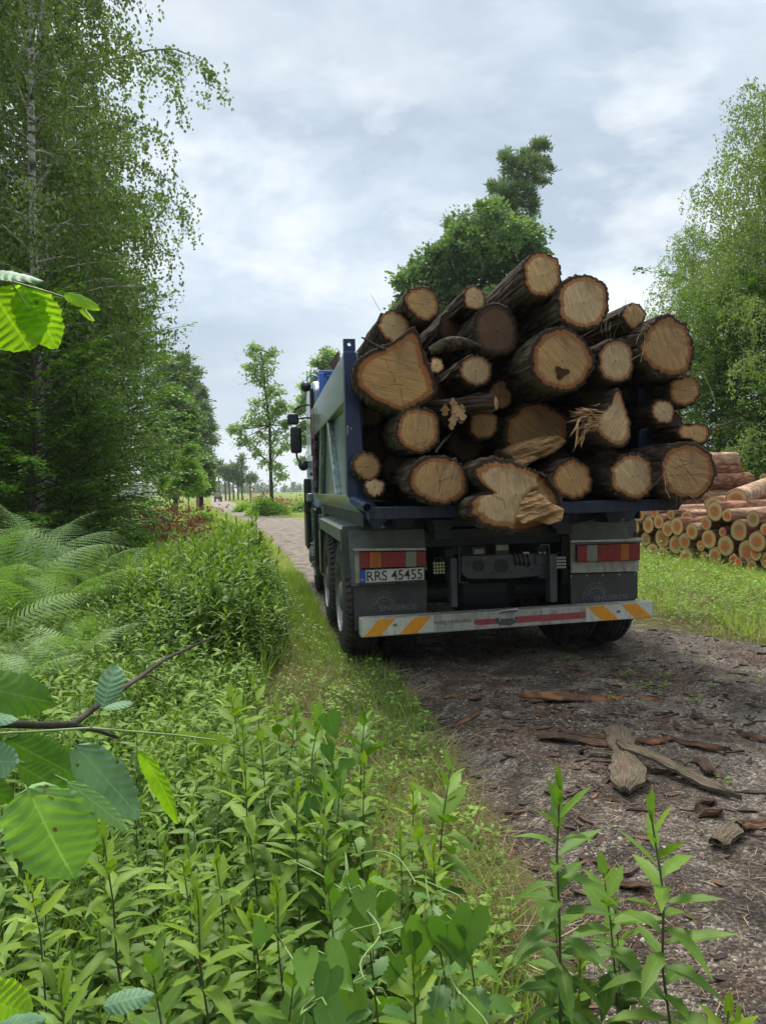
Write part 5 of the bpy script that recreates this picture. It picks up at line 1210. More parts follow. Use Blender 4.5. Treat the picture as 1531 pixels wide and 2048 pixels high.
def spray_meshes(H, rad, nb, seed, leaf=.07, density=1.0, z0=.35, trunk_r=.07, conic=False, up=.25):
    """hornbeam like tree: flat leafy sprays in layers"""
    r = np.random.default_rng(seed); wood = MB(); lv = MB()
    ts = np.linspace(0, 1, 10); ctr = np.stack([.15 * np.sin(ts * 4 + seed), .15 * np.cos(ts * 3), ts * H], -1); ctr -= ctr[0]; wood.tube(ctr, trunk_r * (1 - ts) + .01, 8)
    P_, A_, N_, T_ = [], [], [], []
    for b in range(nb):
        t = (b + .5) / nb; h = z0 + (H - z0) * t
        p = np.array([np.interp(h / H, ts, ctr[:, q]) for q in range(3)]); a = b * 2.4 + r.normal(0, .4)
        L = rad * ((1 - t) ** .6 if conic else (math.sin(PI * (.22 + .74 * t)) ** .6)) * r.uniform(.6, 1.15)
        P = curve(p, (math.cos(a), math.sin(a), up + .9 * t), L, 6, .45, r, .05)
        wood.tube(P, np.linspace(.02, .003, 7), 4, 0, False)
        tn = np.clip(r.normal(.4, .22), 0, 1)
        for q in range(max(4, int(L / .085))):
            u = r.uniform(.15, 1) * 6; i0 = min(int(u), 5); s_ = P[i0] * (1 - (u - i0)) + P[i0 + 1] * (u - i0); d = norm(P[i0 + 1] - P[i0])
            sd = norm(np.cross(d, (0, 0, 1))) * r.choice([-1, 1]); dd = norm(d * r.uniform(.4, 1) + sd * r.uniform(.4, 1) + (0, 0, r.normal(0, .12)))
            l = r.uniform(.25, .7) * (1 - u / 9) * min(1.1, L * .5); k = max(3, int(l / .045 * density)); v = r.uniform(.05, 1, k)
            pos = s_ + dd * (v * l)[:, None]; pos[:, 2] -= v ** 2 * l * .22
            side = norm(np.cross(dd, (0, 0, 1.))) * r.choice([-1, 1], k)[:, None]
            P_.append(pos + r.normal(0, .018, pos.shape)); A_.append(dd * .6 + side * .8 + r.normal(0, .15, (k, 3)) + (0, 0, -.15)); N_.append(np.array([0, 0, 1.]) + r.normal(0, .3, (k, 3))); T_.append(np.clip(tn + r.normal(0, .15, k), 0, 1))
    P_ = np.vstack(P_); scatter(lv, DIAMOND, P_, np.vstack(A_), np.vstack(N_), r.uniform(.7, 1.2, len(P_)) * leaf, 0, tint=np.concatenate(T_))
    return wood, lv
wh, lh = spray_meshes(6.2, 2.9, 105, 11, .085, 1.25); WH, LH = wh.mesh('hornbeam_wood', M['tree_bark'], True), lh.mesh('hornbeam_leaves', M['hornbeam_leaf'])
wi, li = spray_meshes(4.2, 2.3, 70, 12, .085, 1.3, .1, .04); WI, LI = wi.mesh('hornbeam_wood', M['tree_bark'], True), li.mesh('hornbeam_leaves', M['hornbeam_leaf'])
GH = 'dark leafy trees along the left forest edge'
for k, (px, Y, m_, rz, sc, lab) in enumerate([(60, 12.2, 0, 0, .78, 'dark hornbeam in front of the white birch trunk base, layered sprays'), (105, 14.6, 0, 1.3, .86, 'layered hornbeam reaching its boughs right toward the road'), (150, 19.5, 0, 2.9, 1.12, 'tall dark tree above the brown brush, darkest by the sky edge'), (130, 17, 0, 4.1, 1.1, 'tall hornbeam directly behind the white birch trunk'), (-60, 14, 0, 5.2, .95, 'hornbeam at the left picture edge below the birches'),
        (200, 22, 1, .5, 1.4, 'bushy hornbeam low at the forest edge by the brown brush'), (20, 19, 0, .9, 1.5, 'tall dark tree deep in the left forest'), (120, 25, 0, 3.3, 1.7, 'dark tree deep in the forest behind the layered hornbeam'), (-120, 22, 0, 2.2, 1.8, 'dark tree deep at the far left of the forest'), (90, 28, 0, 1.9, 1.9, 'backmost dark tree closing the left forest'), (140, 12.5, 1, 2.4, .75, 'low hornbeam bush with bright upper leaves, left forest edge'), (185, 16.5, 1, 4.0, .8, 'hornbeam bush below the long layered boughs')]):
    p = at(px, 1000, Y); place_tree('hornbeam_tree', lab, 'tree', GH, (WH, WI)[m_], (LH, LI)[m_], (p[0], Y, -.05), rz, sc)
GR2 = 'dark trees behind the pine stack'
for k, (px, Y, rz, sc, lab) in enumerate([(1430, 22, 1.0, 1.05, 'dark leafy tree behind the farther log stack'), (1540, 20.5, 2.2, 1.15, 'dark leafy tree at the right edge above the long logs'), (1350, 27, 3.0, .95, 'dark leafy tree mostly hidden by the right of the load'), (1480, 28, 4.4, 1.6, 'dark tree filling the gap between the right birches'), (1620, 25, 5.1, 1.6, 'dark tree outside the right edge reaching in')]):
    p = at(px, 1000, Y); place_tree('hornbeam_tree', lab, 'tree', GR2, WH, LH, (p[0], Y, -.05), rz, sc)

def lobe_tree(name, label, group, Y, lobes, trunk, leafmat, tmpl, leaf, dens, woodmat, seed, wind=0, tr=.12, cat='tree', needle=False, squash=.8, clump=.32, sparse=1.0):
    """tree whose crown is made of leaf clumps filling rounded boughs; lobes are (px, py, radius px) seen at distance Y"""
    r = np.random.default_rng(seed); wood = MB(); lv = MB(); base = at(trunk[0][0], trunk[0][1], Y); base[2] = -.1
    T = [np.array([0., 0, 0])] + [at(x, y, Y) - base for x, y in trunk[1:]]
    T = np.array(T); wood.tube(T, np.linspace(tr, tr * .25, len(T)), 8)
    sc = Y / CF
    for (x, y, rp) in lobes:
        c = at(x, y, Y) - base + np.array([0, r.uniform(-.8, .8) * rp * sc * 1.2, 0]); R = rp * sc
        # bough from the nearest trunk point lower down
        j = np.argmin(np.linalg.norm(T - (c - (0, 0, R)), axis=1)); q0 = T[j]; mid = (q0 + c) / 2 + (0, 0, -.1 * R)
        wood.tube([q0, mid, c], [tr * .35, tr * .22, tr * .08], 5, 0, False)
        ncl = max(4, int(9 * (R / clump) ** 1.6 * .5 * sparse)); cc = norm(r.normal(0, 1, (ncl, 3))) * (r.uniform(.25, 1, (ncl, 1)) ** .5) * R * 1.15 * (1, 1, squash) + c
        for kk in range(0, ncl, 3): wood.tube([c, (c + cc[kk]) / 2 + r.normal(0, .03, 3), cc[kk]], [tr * .08, tr * .05, .005], 3, 0, False)
        n = int(dens * clump ** 2 * 60); off = r.normal(0, 1, (ncl, n, 3)) * clump * .46 * r.uniform(.55, 1.5, (ncl, 1, 1)) * (1, 1, .7)
        pos = (cc[:, None] + off).reshape(-1, 3); tn = np.repeat(np.clip(r.normal(.42, .2, ncl), 0, 1), n) + .18 * np.tile(1, ncl * n) * (off[..., 2].ravel() > 0)  # upper half of each clump tinted lighter: light from above put into colour
        ax = off.reshape(-1, 3) / clump + r.normal(0, .5, pos.shape) + (0, 0, .25 if needle else -.1)
        scatter(lv, tmpl, pos, ax, r.normal(0, 1, pos.shape) + (0, 0, .8), r.uniform(.7, 1.3, len(pos)) * leaf, 0, tint=np.clip(tn + r.normal(0, .12, len(pos)), 0, 1))
    t = thing(name, label, cat, base, group=group)
    wood.build('trunk', woodmat, t, smooth=True); lv.build('crown', leafmat, t)
    return t
NEED = (np.array([[-.05, 0, 0], [.05, 0, 0], [.13, .75, .05], [0, 1, 0], [-.13, .75, .05]], float), [np.array([[0, 1, 2, 3, 4]])])
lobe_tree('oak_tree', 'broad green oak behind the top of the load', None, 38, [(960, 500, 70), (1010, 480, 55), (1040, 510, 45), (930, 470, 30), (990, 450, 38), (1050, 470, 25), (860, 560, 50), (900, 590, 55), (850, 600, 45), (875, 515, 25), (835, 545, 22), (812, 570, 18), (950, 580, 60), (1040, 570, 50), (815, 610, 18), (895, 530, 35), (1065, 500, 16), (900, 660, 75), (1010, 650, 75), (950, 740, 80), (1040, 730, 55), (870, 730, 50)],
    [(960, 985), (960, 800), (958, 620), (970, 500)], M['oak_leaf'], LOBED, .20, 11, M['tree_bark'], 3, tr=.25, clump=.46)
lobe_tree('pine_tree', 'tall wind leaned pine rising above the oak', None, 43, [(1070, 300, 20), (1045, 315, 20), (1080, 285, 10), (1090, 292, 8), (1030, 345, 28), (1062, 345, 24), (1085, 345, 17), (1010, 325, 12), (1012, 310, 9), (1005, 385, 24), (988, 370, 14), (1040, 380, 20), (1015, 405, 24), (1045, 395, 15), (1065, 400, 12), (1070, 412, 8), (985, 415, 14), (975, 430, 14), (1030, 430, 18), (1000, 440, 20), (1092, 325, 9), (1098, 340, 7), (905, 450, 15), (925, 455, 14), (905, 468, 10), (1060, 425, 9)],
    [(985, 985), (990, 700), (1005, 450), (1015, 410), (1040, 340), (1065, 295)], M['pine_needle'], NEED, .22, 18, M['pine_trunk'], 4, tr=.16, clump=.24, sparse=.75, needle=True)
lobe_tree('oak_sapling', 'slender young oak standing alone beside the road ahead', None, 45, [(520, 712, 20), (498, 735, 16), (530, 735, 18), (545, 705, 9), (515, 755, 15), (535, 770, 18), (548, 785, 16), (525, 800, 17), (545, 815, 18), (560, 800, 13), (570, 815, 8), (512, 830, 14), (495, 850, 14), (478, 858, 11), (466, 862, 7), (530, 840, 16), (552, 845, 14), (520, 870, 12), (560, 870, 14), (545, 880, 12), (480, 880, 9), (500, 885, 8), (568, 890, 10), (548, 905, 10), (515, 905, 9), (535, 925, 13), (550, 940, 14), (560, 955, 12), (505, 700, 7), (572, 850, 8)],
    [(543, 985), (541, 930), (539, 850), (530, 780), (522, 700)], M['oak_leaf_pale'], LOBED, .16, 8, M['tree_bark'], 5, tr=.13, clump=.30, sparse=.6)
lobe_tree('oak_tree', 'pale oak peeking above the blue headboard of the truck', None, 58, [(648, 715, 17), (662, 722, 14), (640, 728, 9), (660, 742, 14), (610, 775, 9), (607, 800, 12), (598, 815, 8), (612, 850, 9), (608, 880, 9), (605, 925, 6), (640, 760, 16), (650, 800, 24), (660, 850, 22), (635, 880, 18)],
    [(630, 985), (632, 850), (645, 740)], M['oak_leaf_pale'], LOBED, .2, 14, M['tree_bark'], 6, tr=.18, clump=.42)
GF = 'trees at the end of the left forest edge'
for k, (Y, lob, trk, kind, lab) in enumerate([
    (62, [(345, 735, 24), (360, 745, 26), (340, 770, 28), (325, 755, 18), (370, 765, 20), (355, 800, 30), (368, 722, 8)], [(350, 985), (352, 850), (355, 725)], 'p', 'tall grey green pine, second from the end of the left forest'),
    (70, [(385, 780, 20), (393, 800, 20), (375, 765, 15), (398, 825, 22), (385, 840, 26), (408, 850, 18), (400, 875, 24), (415, 880, 16), (395, 905, 24), (412, 915, 16), (388, 745, 10), (372, 820, 20), (420, 858, 9)], [(395, 985), (394, 900), (388, 750)], 'p', 'grey green pine at the very end of the left forest'),
    (48, [(345, 800, 24), (360, 820, 26), (340, 835, 30), (320, 820, 22), (372, 850, 20), (350, 870, 32), (330, 890, 30), (375, 890, 20), (310, 860, 25), (345, 925, 28), (325, 945, 25), (365, 940, 24), (350, 968, 22)], [(350, 985), (350, 900), (348, 810)], 'o', 'rounded green oak in front of the tall pines'),
    (52, [(400, 925, 18), (412, 940, 14), (395, 950, 20), (415, 962, 12), (380, 940, 16), (392, 972, 15), (405, 978, 14), (378, 970, 14)], [(402, 990), (402, 960), (402, 930)], 'o', 'low green oak under the end of the pines')]):
    if kind == 'p': lobe_tree('pine_tree', lab, GF, Y, lob, trk, M['pine_needle'], NEED, .36, 12, M['pine_trunk'], 20 + k, tr=.18, clump=.42, needle=True, sparse=.55)
    else: lobe_tree('oak_tree', lab, GF, Y, lob, trk, M['oak_leaf'], LOBED, .24, 11, M['tree_bark'], 20 + k, tr=.18, clump=.45)
# light green young birch and bushes at the clearing edge
lobe_tree('young_birch', 'slim bright green young birch in front of the forest end', None, 30, [(378, 895, 5), (378, 908, 9), (374, 925, 13), (385, 935, 12), (368, 945, 15), (388, 955, 15), (360, 968, 17), (380, 972, 18), (398, 975, 15), (345, 980, 12)], [(376, 1030), (377, 960), (378, 890)], M['larch'], DIAMOND, .085, 60, M['birch_bark'], 31, tr=.035, clump=.22)
GBU = 'light bushes in the clearing'
for k, (x, y, R, Y, mt, lab) in enumerate([(330, 965, 26, 27, 'birch_leaf_pale', 'pale bush left of the slim young birch'), (405, 985, 16, 33, 'larch', 'small bright bush right of the slim young birch'), (300, 985, 20, 24, 'oak_leaf_pale', 'broad leaved bush above the brown brush pile'), (535, 982, 22, 44, 'larch', 'rounded bright bush at the foot of the slender oak'), (603, 985, 14, 48, 'oak_leaf_pale', 'pale bush touching the truck outline'), (265, 1000, 22, 19, 'hornbeam_leaf', 'dark bush at the left of the brown brush pile'), (492, 990, 9, 52, 'larch', 'tiny yellow green bush before the bend')]):
    R *= (1.15 if Y > 30 else .9); y = 985 + (CX - x) * .0244 * .6 + 2144 / Y - R * 1.05; lobe_tree('bush', lab, GBU, Y, [(x + R * math.cos(q) * (1.0 + .3 * math.sin(k + q)), y + R * .75 + R * (.3 + .12 * (k % 3)) * math.sin(q), R * (.42 + .16 * math.sin(3 * q + k))) for q in (0, .9, 1.8, 2.7, 3.6, 4.5, 5.4)] + [(x + R * .25 * (k % 3 - 1), y - R * .1, R * .35)], [(x, y + R * 1.3), (x, y + R * .4)], M[mt], DIAMOND, .05 + Y * .0022, 42 if Y < 40 else 26, M['tree_bark'], 60 + k, tr=.03, clump=.16 + Y * .005, cat='bush')
# thin far pines
GP = 'thin pines far beyond the clearing'
for k, (x, yt, lab) in enumerate([(437, 925, 'leftmost thin far pine beside the forest end'), (450, 933, 'leaning thin far pine, second from the left'), (466, 928, 'far pine with a ragged crown, third from the left'), (483, 910, 'tallest pointed far pine'), (458, 945, 'small far pine between the ragged ones'), (475, 945, 'small far pine left of the tallest'), (500, 950, 'faint short far pine near the slender oak')]):
    Y = 120; yb = 984; hh = yb - yt
    lob = [(x + rng.normal(0, 1.5), yt + hh * f, 3 + 5 * (f if k == 3 else .35 + .4 * (f < .4))) for f in (.05, .14, .25, .36, .5 if k in (3, 5) else .3, .65 if k in (3, 5) else .2)]
    lobe_tree('pine_tree', lab, GP, Y, lob, [(x + 1, yb), (x, yt + hh * .5), (x, yt)], M['far_leaf'], NEED, .55, 1.6, M['pine_trunk'], 90 + k, tr=.16, clump=.5, needle=True, sparse=.6)
# far wood on the horizon: one mass
mb = MB(); r = np.random.default_rng(8); n = 520; X = np.linspace(-420, 560, n) + r.normal(0, 2, n); Y = 520 + r.uniform(-60, 60, n)
for x, y in zip(X, Y):
    h = r.uniform(5, 9.5) * (1 + .25 * math.sin(x * .02)); k = 60
    u = r.uniform(0, 1, k); pos = np.stack([x + r.normal(0, 1, k) * 1.6 * (1.05 - u), y + r.normal(0, 1, k) * 1.6, u * h], -1)
    scatter(mb, DIAMOND, pos, r.normal(0, 1, (k, 3)), r.normal(0, 1, (k, 3)), 2.0, 0, tint=np.clip(r.normal(.4, .2, k), 0, 1))
tag(mb.build('distant_forest', M['far_leaf'], None), 'distant forest along the horizon', 'forest', kind='stuff')

# a long drooping bough that reaches right over the sky, belonging to the high birch
def bough(parent_label, pix, Y):
    t = [o for o in COL.objects if o.get('label') == parent_label][0]
    Mi = (Matrix.Translation(t.location) @ Matrix.Rotation(t.rotation_euler[2], 4, 'Z') @ Matrix.Scale(t.scale[0], 4)).inverted()
    r = np.random.default_rng(77); P = np.array([at(x, y, Y) for x, y in pix]); wd = MB(); lv = MB(); wd.tube(P, np.linspace(.03, .004, len(P)), 5)
    n = 60; u = r.uniform(.8, len(P) - 1.001, n); a = u.astype(int); c = P[a] + (P[a + 1] - P[a]) * (u - a)[:, None]
    L = r.uniform(.2, .75, n) * np.clip(1.4 - u / len(P) * .6, .5, 1); k = 15; v = r.uniform(0, 1, (n, k)); d = r.normal(0, .55, (n, 3)) * (1, 1, .1)
    pos = (c[:, None] + d[:, None] * np.minimum(v, .5)[..., None] + np.array([0, 0, -1.]) * (v ** 1.3 * L[:, None])[..., None] + r.normal(0, .03, (n, k, 3))).reshape(-1, 3)
    scatter(lv, DIAFLAT, pos, r.normal(0, .5, pos.shape) + (0, 0, -.8), r.normal(0, 1, pos.shape), r.uniform(.7, 1.25, len(pos)) * .075, 0, tint=np.clip(r.normal(.5, .2, len(pos)), 0, 1))
    for mb_, nm, mt in ((wd, 'bough', M['birch_bark']), (lv, 'bough_leaves', M['birch_leaf'])):
        mb_.V = [np.array([Mi @ Vector(p) for p in V]) for V in mb_.V]; mb_.build(nm, mt, t)
bough('high birch whose long bough reaches out over the sky at upper left', [(150, 180), (220, 120), (300, 100), (350, 98), (390, 115), (418, 140), (425, 165)], 15.2)
bough('birch whose drooping crown edges the open sky, left of the road', [(180, 480), (240, 400), (300, 380), (340, 395), (362, 420), (368, 470)], 18.5)
# ================================================================ LOW PLANTS
def goldenrod(h, nleaf, seed, leaf=.11, hi=True, w=.135, top_bright=.9, z0=.1, lean=.06):
    r = np.random.default_rng(seed); st = MB(); lv = MB()
    ts = np.linspace(0, 1, 7); la = r.uniform(0, 2 * PI)
    C = np.stack([lean * h * ts ** 2 * math.cos(la), lean * h * ts ** 2 * math.sin(la), ts * h], -1) + r.normal(0, .004, (7, 3)); C[0] = 0
    st.tube(C, np.linspace(.0042, .0018, 7), 6 if hi else 4, 0, False)
    tm = [leaf_tmpl(w, .05, d, 6 if hi else 2, .22 if hi else 0) for d in (.05, .3, .65)]
    i = np.arange(nleaf); t = z0 + (1 - z0) * ((i + .5) / nleaf) ** .85; ang = i * 2.39996 + r.normal(0, .25, nleaf)
    pos = np.stack([np.interp(t, ts, C[:, q]) for q in range(3)], -1)
    el = np.interp(t, [0, .6, .85, .95, 1], [-.35, .05, .45, .95, 1.35]) + r.normal(0, .18, nleaf)
    L = leaf * np.interp(t, [0, .2, .6, .85, 1], [.7, 1.0, 1.15, .95, .5]) * r.uniform(.8, 1.15, nleaf)
    ax = np.stack([np.cos(ang) * np.cos(el), np.sin(ang) * np.cos(el), np.sin(el)], -1)
    nr = np.stack([-np.cos(ang) * np.sin(el), -np.sin(ang) * np.sin(el), np.cos(el)], -1) + r.normal(0, .12, (nleaf, 3))
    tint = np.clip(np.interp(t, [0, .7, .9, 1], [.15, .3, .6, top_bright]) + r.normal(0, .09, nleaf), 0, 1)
    dr = np.where(t > .88, 0, r.integers(0, 3, nleaf))
    for q in range(3):
        m = dr == q
        if m.any(): scatter(lv, tm[q], pos[m], ax[m], nr[m], L[m], 0, tint=tint[m])
    return st, lv
def stem_mat():
    t = NT('stem'); return t.done(t.bsdf(t.mix(t.noise(t.obj(), 9, 2), (.05, .035, .02), (.10, .14, .05)), .6))
M['stem'] = stem_mat()
M['stem_green'] = plain('green_stem', (.20, .30, .08), .5, 0, .2)
HI = []; TIP = []
for s in range(7):
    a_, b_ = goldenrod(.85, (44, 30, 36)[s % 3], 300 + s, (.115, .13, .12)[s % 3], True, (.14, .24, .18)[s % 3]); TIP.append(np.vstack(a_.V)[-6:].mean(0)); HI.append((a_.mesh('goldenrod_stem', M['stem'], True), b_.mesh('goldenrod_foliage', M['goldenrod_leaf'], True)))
LO = []
for s in range(6):
    a_, b_ = goldenrod(.8, 44, 400 + s, .115, False, .15); LO.append((a_, b_, a_.mesh('goldenrod_stem', M['stem']), b_.mesh('goldenrod_foliage', M['goldenrod_leaf'])))
def mb_arrays(mb): return np.vstack(mb.V), [(f) for f in mb.F], {k: np.concatenate([v for _, v in L]) for k, L in mb.A.items()}
def stamp(dst, src, pos, rz, sc, tilt=None, dt=0.0, mat=0):
    """many copies of a small mesh merged into dst (for stuff)"""
    V, Fs, A = src; n = len(pos); c, s = np.cos(rz), np.sin(rz)
    W = np.empty((n, len(V), 3)); W[..., 0] = c[:, None] * V[:, 0] - s[:, None] * V[:, 1]; W[..., 1] = s[:, None] * V[:, 0] + c[:, None] * V[:, 1]; W[..., 2] = V[:, 2]
    W *= np.asarray(sc)[:, None, None]
    if tilt is not None: W[..., 0] += W[..., 2] * tilt[:, 0:1]; W[..., 1] += W[..., 2] * tilt[:, 1:2]
    W += pos[:, None]; off = (np.arange(n) * len(V))[:, None, None]
    at_ = {k: np.clip(np.tile(v, n) + np.repeat(np.broadcast_to(dt, (n,)), len(V)), 0, 1) for k, v in A.items()}
    dst.add(W.reshape(-1, 3), [(f[None] + off).reshape(-1, f.shape[1]) for f in Fs], mat, **at_)
NG = 0
def put_goldenrod(x, y, h, rz=None, label='leafy green goldenrod stalk in the roadside thicket', group='goldenrod stalks in the roadside thicket', hi=True, tilt=(0, 0), v=None):
    global NG; NG += 1
    src = HI[(NG if v is None else v) % 7] if hi else LO[NG % 6][2:]; base = .85 if hi else .8
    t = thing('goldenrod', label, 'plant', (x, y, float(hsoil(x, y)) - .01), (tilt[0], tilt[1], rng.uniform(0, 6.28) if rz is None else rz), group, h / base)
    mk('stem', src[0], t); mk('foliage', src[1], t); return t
# tall single ones that the photo shows apart
def stalk(px, ptop, Y, label, h=None, v=0, tilt=(0, 0), rz=0):
    P = at(px, ptop, Y); h = (P[2] - float(hsoil(P[0], P[1]))) * .965; tx, ty = TIP[v % 7][:2] * h / .85; return put_goldenrod(P[0] - math.sin(tilt[1]) * h - (tx * math.cos(rz) - ty * math.sin(rz)), Y - (tx * math.sin(rz) + ty * math.cos(rz)), h, rz, label, None, True, tilt, v)
stalk(1118, 1535, 1.42, 'tall goldenrod with upright tip leaves, left of the two at lower right', v=0, rz=.4)
stalk(1300, 1572, 1.40, 'tall goldenrod against the bark littered dirt, right of the two at lower right', v=3, rz=2.0)
stalk(1205, 1700, 1.55, 'shorter goldenrod between the two tall ones at lower right', v=1, rz=1)
stalk(1228, 1790, 1.62, 'smallest goldenrod between the two tall ones at lower right', v=2, rz=3)
stalk(1100, 1735, 1.6, 'thin goldenrod tight against the left tall one at lower right', v=4, rz=5)
stalk(1455, 2000, 1.30, 'young goldenrod tip rising from the lower right corner', v=5, rz=1.1)
stalk(1475, 2010, 1.36, 'second young goldenrod tip in the lower right corner', v=6, rz=4.1)
stalk(1160, 1900, 1.5, 'low goldenrod at the foot of the two tall ones', v=5, rz=2.1)
stalk(832, 1640, 1.85, 'goldenrod with a pale star of top leaves at the verge edge, bottom centre', v=1, rz=.4)
stalk(635, 1440, 2.3, 'tall dark goldenrod wrapped in bindweed, left of the verge', v=2, rz=.9)
stalk(655, 1640, 1.7, 'goldenrod wrapped in bindweed, below the tall dark one', v=4, rz=1.9)
stalk(395, 1760, 1.25, 'bright yellow green goldenrod top at the bottom, left of centre', v=0, rz=.2)
stalk(205, 1640, 1.45, 'dark stemmed goldenrod behind the big alder leaf', v=3, rz=2.2)
stalk(365, 1690, 1.6, 'goldenrod with drooping broad leaves behind the bright one', v=6, rz=3.2)
stalk(60, 1740, 1.5, 'goldenrod at the lower left edge under the alder leaves', v=2, rz=4.4)
stalk(500, 1800, 1.45, 'goldenrod at the bottom between the bright one and the bindweed', v=5, rz=5.0)
stalk(300, 1880, 1.2, 'goldenrod whose leaves touch the bottom edge, left of the bright one', v=1, rz=.0)
stalk(590, 1900, 1.25, 'goldenrod low in the bottom thicket beneath the heart leaves', v=4, rz=2.6)
stalk(120, 1930, 1.15, 'goldenrod in the bottom left corner with broad grey green leaves', v=0, rz=3.9)
# thicket boundary on its road side
TBx = np.array([.12, .10, -.18, -.56, -.92, -1.0, -1.4, -1.9, -2.6, -3.6]); TBy = np.array([.5, 2.0, 2.5, 3.3, 4.4, 6.5, 9.0, 11.0, 14.0, 18.0])
def tb(y): return np.interp(y, TBy, TBx)
def in_view(x, y, z, mg=60):
    v = np.array([x, y, z]) - CAM; d = v @ CAMF
    if d < .3: return False
    u = CX + CF * (v @ CAMR) / d; w = CY - CF * (v @ CAMU) / d
    return -mg < u < 1531 + mg and w < 2048 + mg
r = np.random.default_rng(31); n1 = 0
cand = [(y, tb(y) - abs(r.normal(0, 1)) * .62 * (1 + y * .22)) for y in (1.15 + 8.5 * r.uniform(0, 1, 3000) ** .8)]
cand.sort()
kept = []
for y, x in cand:
    if n1 >= 275: break
    if not in_view(x, y, .5): continue
    if x / y < -.36 and y > 4.4 and r.uniform() < .85: continue
    if any((x - a) ** 2 + (y - b) ** 2 < (.105 if y < 3.2 else .17) ** 2 for a, b in kept): continue
    dense = 1 if y < 3.4 else .5
    if r.uniform() > dense: continue
    kept.append((x, y)); n1 += 1
    h = np.interp(y, [1.5, 2.6, 3.6, 4.5, 5.8, 7.2, 10], [.62, .66, .56, .55, .85, 1.10, 1.05]) * np.interp((x / y), [-.40, -.30, -.24, -.19, -.15], [.8, .72, .80, 1.0, 1.05]) * r.uniform(.72, 1.12) * (1 - .35 * math.exp(-(tb(y) - x) / .25) * (y > 3))
    put_goldenrod(x, y, h, hi=y < 4.2, tilt=(r.normal(0, .07), r.normal(0, .07)))
# the rest of the thicket farther off reads as one mass
A_st = [mb_arrays(q[0]) for q in LO]; A_lf = [mb_arrays(q[1]) for q in LO]
mb = MB(); n = 1500; y = r.uniform(5.6, 17, n); x = tb(y) - .15 - r.uniform(0, 1, n) ** 1.1 * (1.2 + y * .42); k = np.ones(n, bool)
k &= ~((y < 7.2) & (x > tb(y) - .3)) & ~((x / y < -.37) & (y < 9.6)); x, y = x[k], y[k]; n = len(x)
for q in range(6):
    m = np.arange(n) % 6 == q; N_ = m.sum(); pos = np.stack([x[m], y[m], hsoil(x[m], y[m])], -1); hh = r.uniform(.75, 1.25, N_) * np.interp(y[m], [5, 7, 9, 11, 17], [.8, 1.05, 1.0, .62, .38]) * np.interp(x[m] / y[m], [-.45, -.34, -.24, -.18, -.15, -.12], [.7, .8, 1.0, 1.18, 1.05, .85]); ti = r.normal(0, .08, (N_, 2)); rz = r.uniform(0, 6.28, N_)
    stamp(mb, A_st[q], pos, rz, hh, ti, mat=1); stamp(mb, A_lf[q], pos, rz, hh, ti, r.normal(0, .12, N_))
# attribute arrays differ for stems; fine
o = mb.build('goldenrod_thicket', [M['goldenrod_leaf'], M['stem']], None); tag(o, 'dense goldenrod thicket filling the left roadside behind the nearer stalks', 'goldenrod thicket', kind='stuff')

# taller stalks crowding the thicket's road side, beside the truck
mb = MB(); n = 420; y = 5.6 + 7.5 * r.uniform(0, 1, n); x = tb(y) + .12 - np.abs(r.normal(0, .38, n)); hh_ = r.uniform(.7, 1.2, n) * np.clip(.45 + (tb(y) + .12 - x) / .6, .4, 1.0)
for q in range(6):
    m = np.arange(n) % 6 == q; N_ = m.sum(); pos = np.stack([x[m], y[m], hsoil(x[m], y[m])], -1); ti = r.normal(0, .1, (N_, 2)) + (.05, -.03); rz = r.uniform(0, 6.28, N_)
    stamp(mb, A_st[q], pos, rz, hh_[m], ti, mat=1); stamp(mb, A_lf[q], pos, rz, hh_[m], ti, r.normal(0, .12, N_))
tag(mb.build('thicket_edge', [M['goldenrod_leaf'], M['stem']], None), 'crowded leafy edge of the thicket beside the left wheels', 'goldenrod thicket', kind='stuff')
# small mixed weeds: rosettes of ovate leaves
def rosette(n, seed, tmpl, leaf, h):
    r = np.random.default_rng(seed); mb = MB(); a = r.uniform(0, 6.28, n); t = r.uniform(0, 1, n); el = r.uniform(-.2, .9, n)
    pos = np.stack([np.cos(a) * .03 * t, np.sin(a) * .03 * t, h * t], -1) + r.normal(0, h * .18, (n, 3)) * (1, 1, .3); pos[:, 2] = np.abs(pos[:, 2])
    ax = np.stack([np.cos(a) * np.cos(el), np.sin(a) * np.cos(el), np.sin(el)], -1); nr = np.stack([-np.cos(a) * np.sin(el), -np.sin(a) * np.sin(el), np.cos(el)], -1) + r.normal(0, .25, (n, 3))
    scatter(mb, tmpl, pos, ax, nr, leaf * r.uniform(.5, 1.2, n), 0, tint=np.clip(.25 + .5 * t + r.normal(0, .12, n), 0, 1)); return mb_arrays(mb)
OV = leaf_tmpl(.26, .05, .35, 3); NAR = leaf_tmpl(.12, .03, .4, 3)
ros = [rosette(22, 1, OV, .055, .16), rosette(26, 2, NAR, .075, .24), rosette(18, 3, leaf_tmpl(.36, .03, .2, 3), .035, .07), rosette(30, 4, NAR, .06, .34), rosette(24, 5, OV, .04, .22)]
mb = MB(); n = 4200; y = 1.4 + 9.5 * r.uniform(0, 1, n) ** .8; x = tb(y) + .05 - r.uniform(0, 1, n) ** .9 * (1.6 + y * .42)
for q, R_ in enumerate(ros):
    m = np.arange(n) % 5 == q; N_ = m.sum(); stamp(mb, R_, np.stack([x[m], y[m], hsoil(x[m], y[m])], -1), r.uniform(0, 6.28, N_), r.uniform(.7, 1.6, N_), r.normal(0, .15, (N_, 2)), r.normal(0, .12, N_))
tag(mb.build('low_weeds', M['weed_leaf'], None), 'low mixed weeds carpeting the ground between the stalks on the left', 'weeds', kind='stuff')
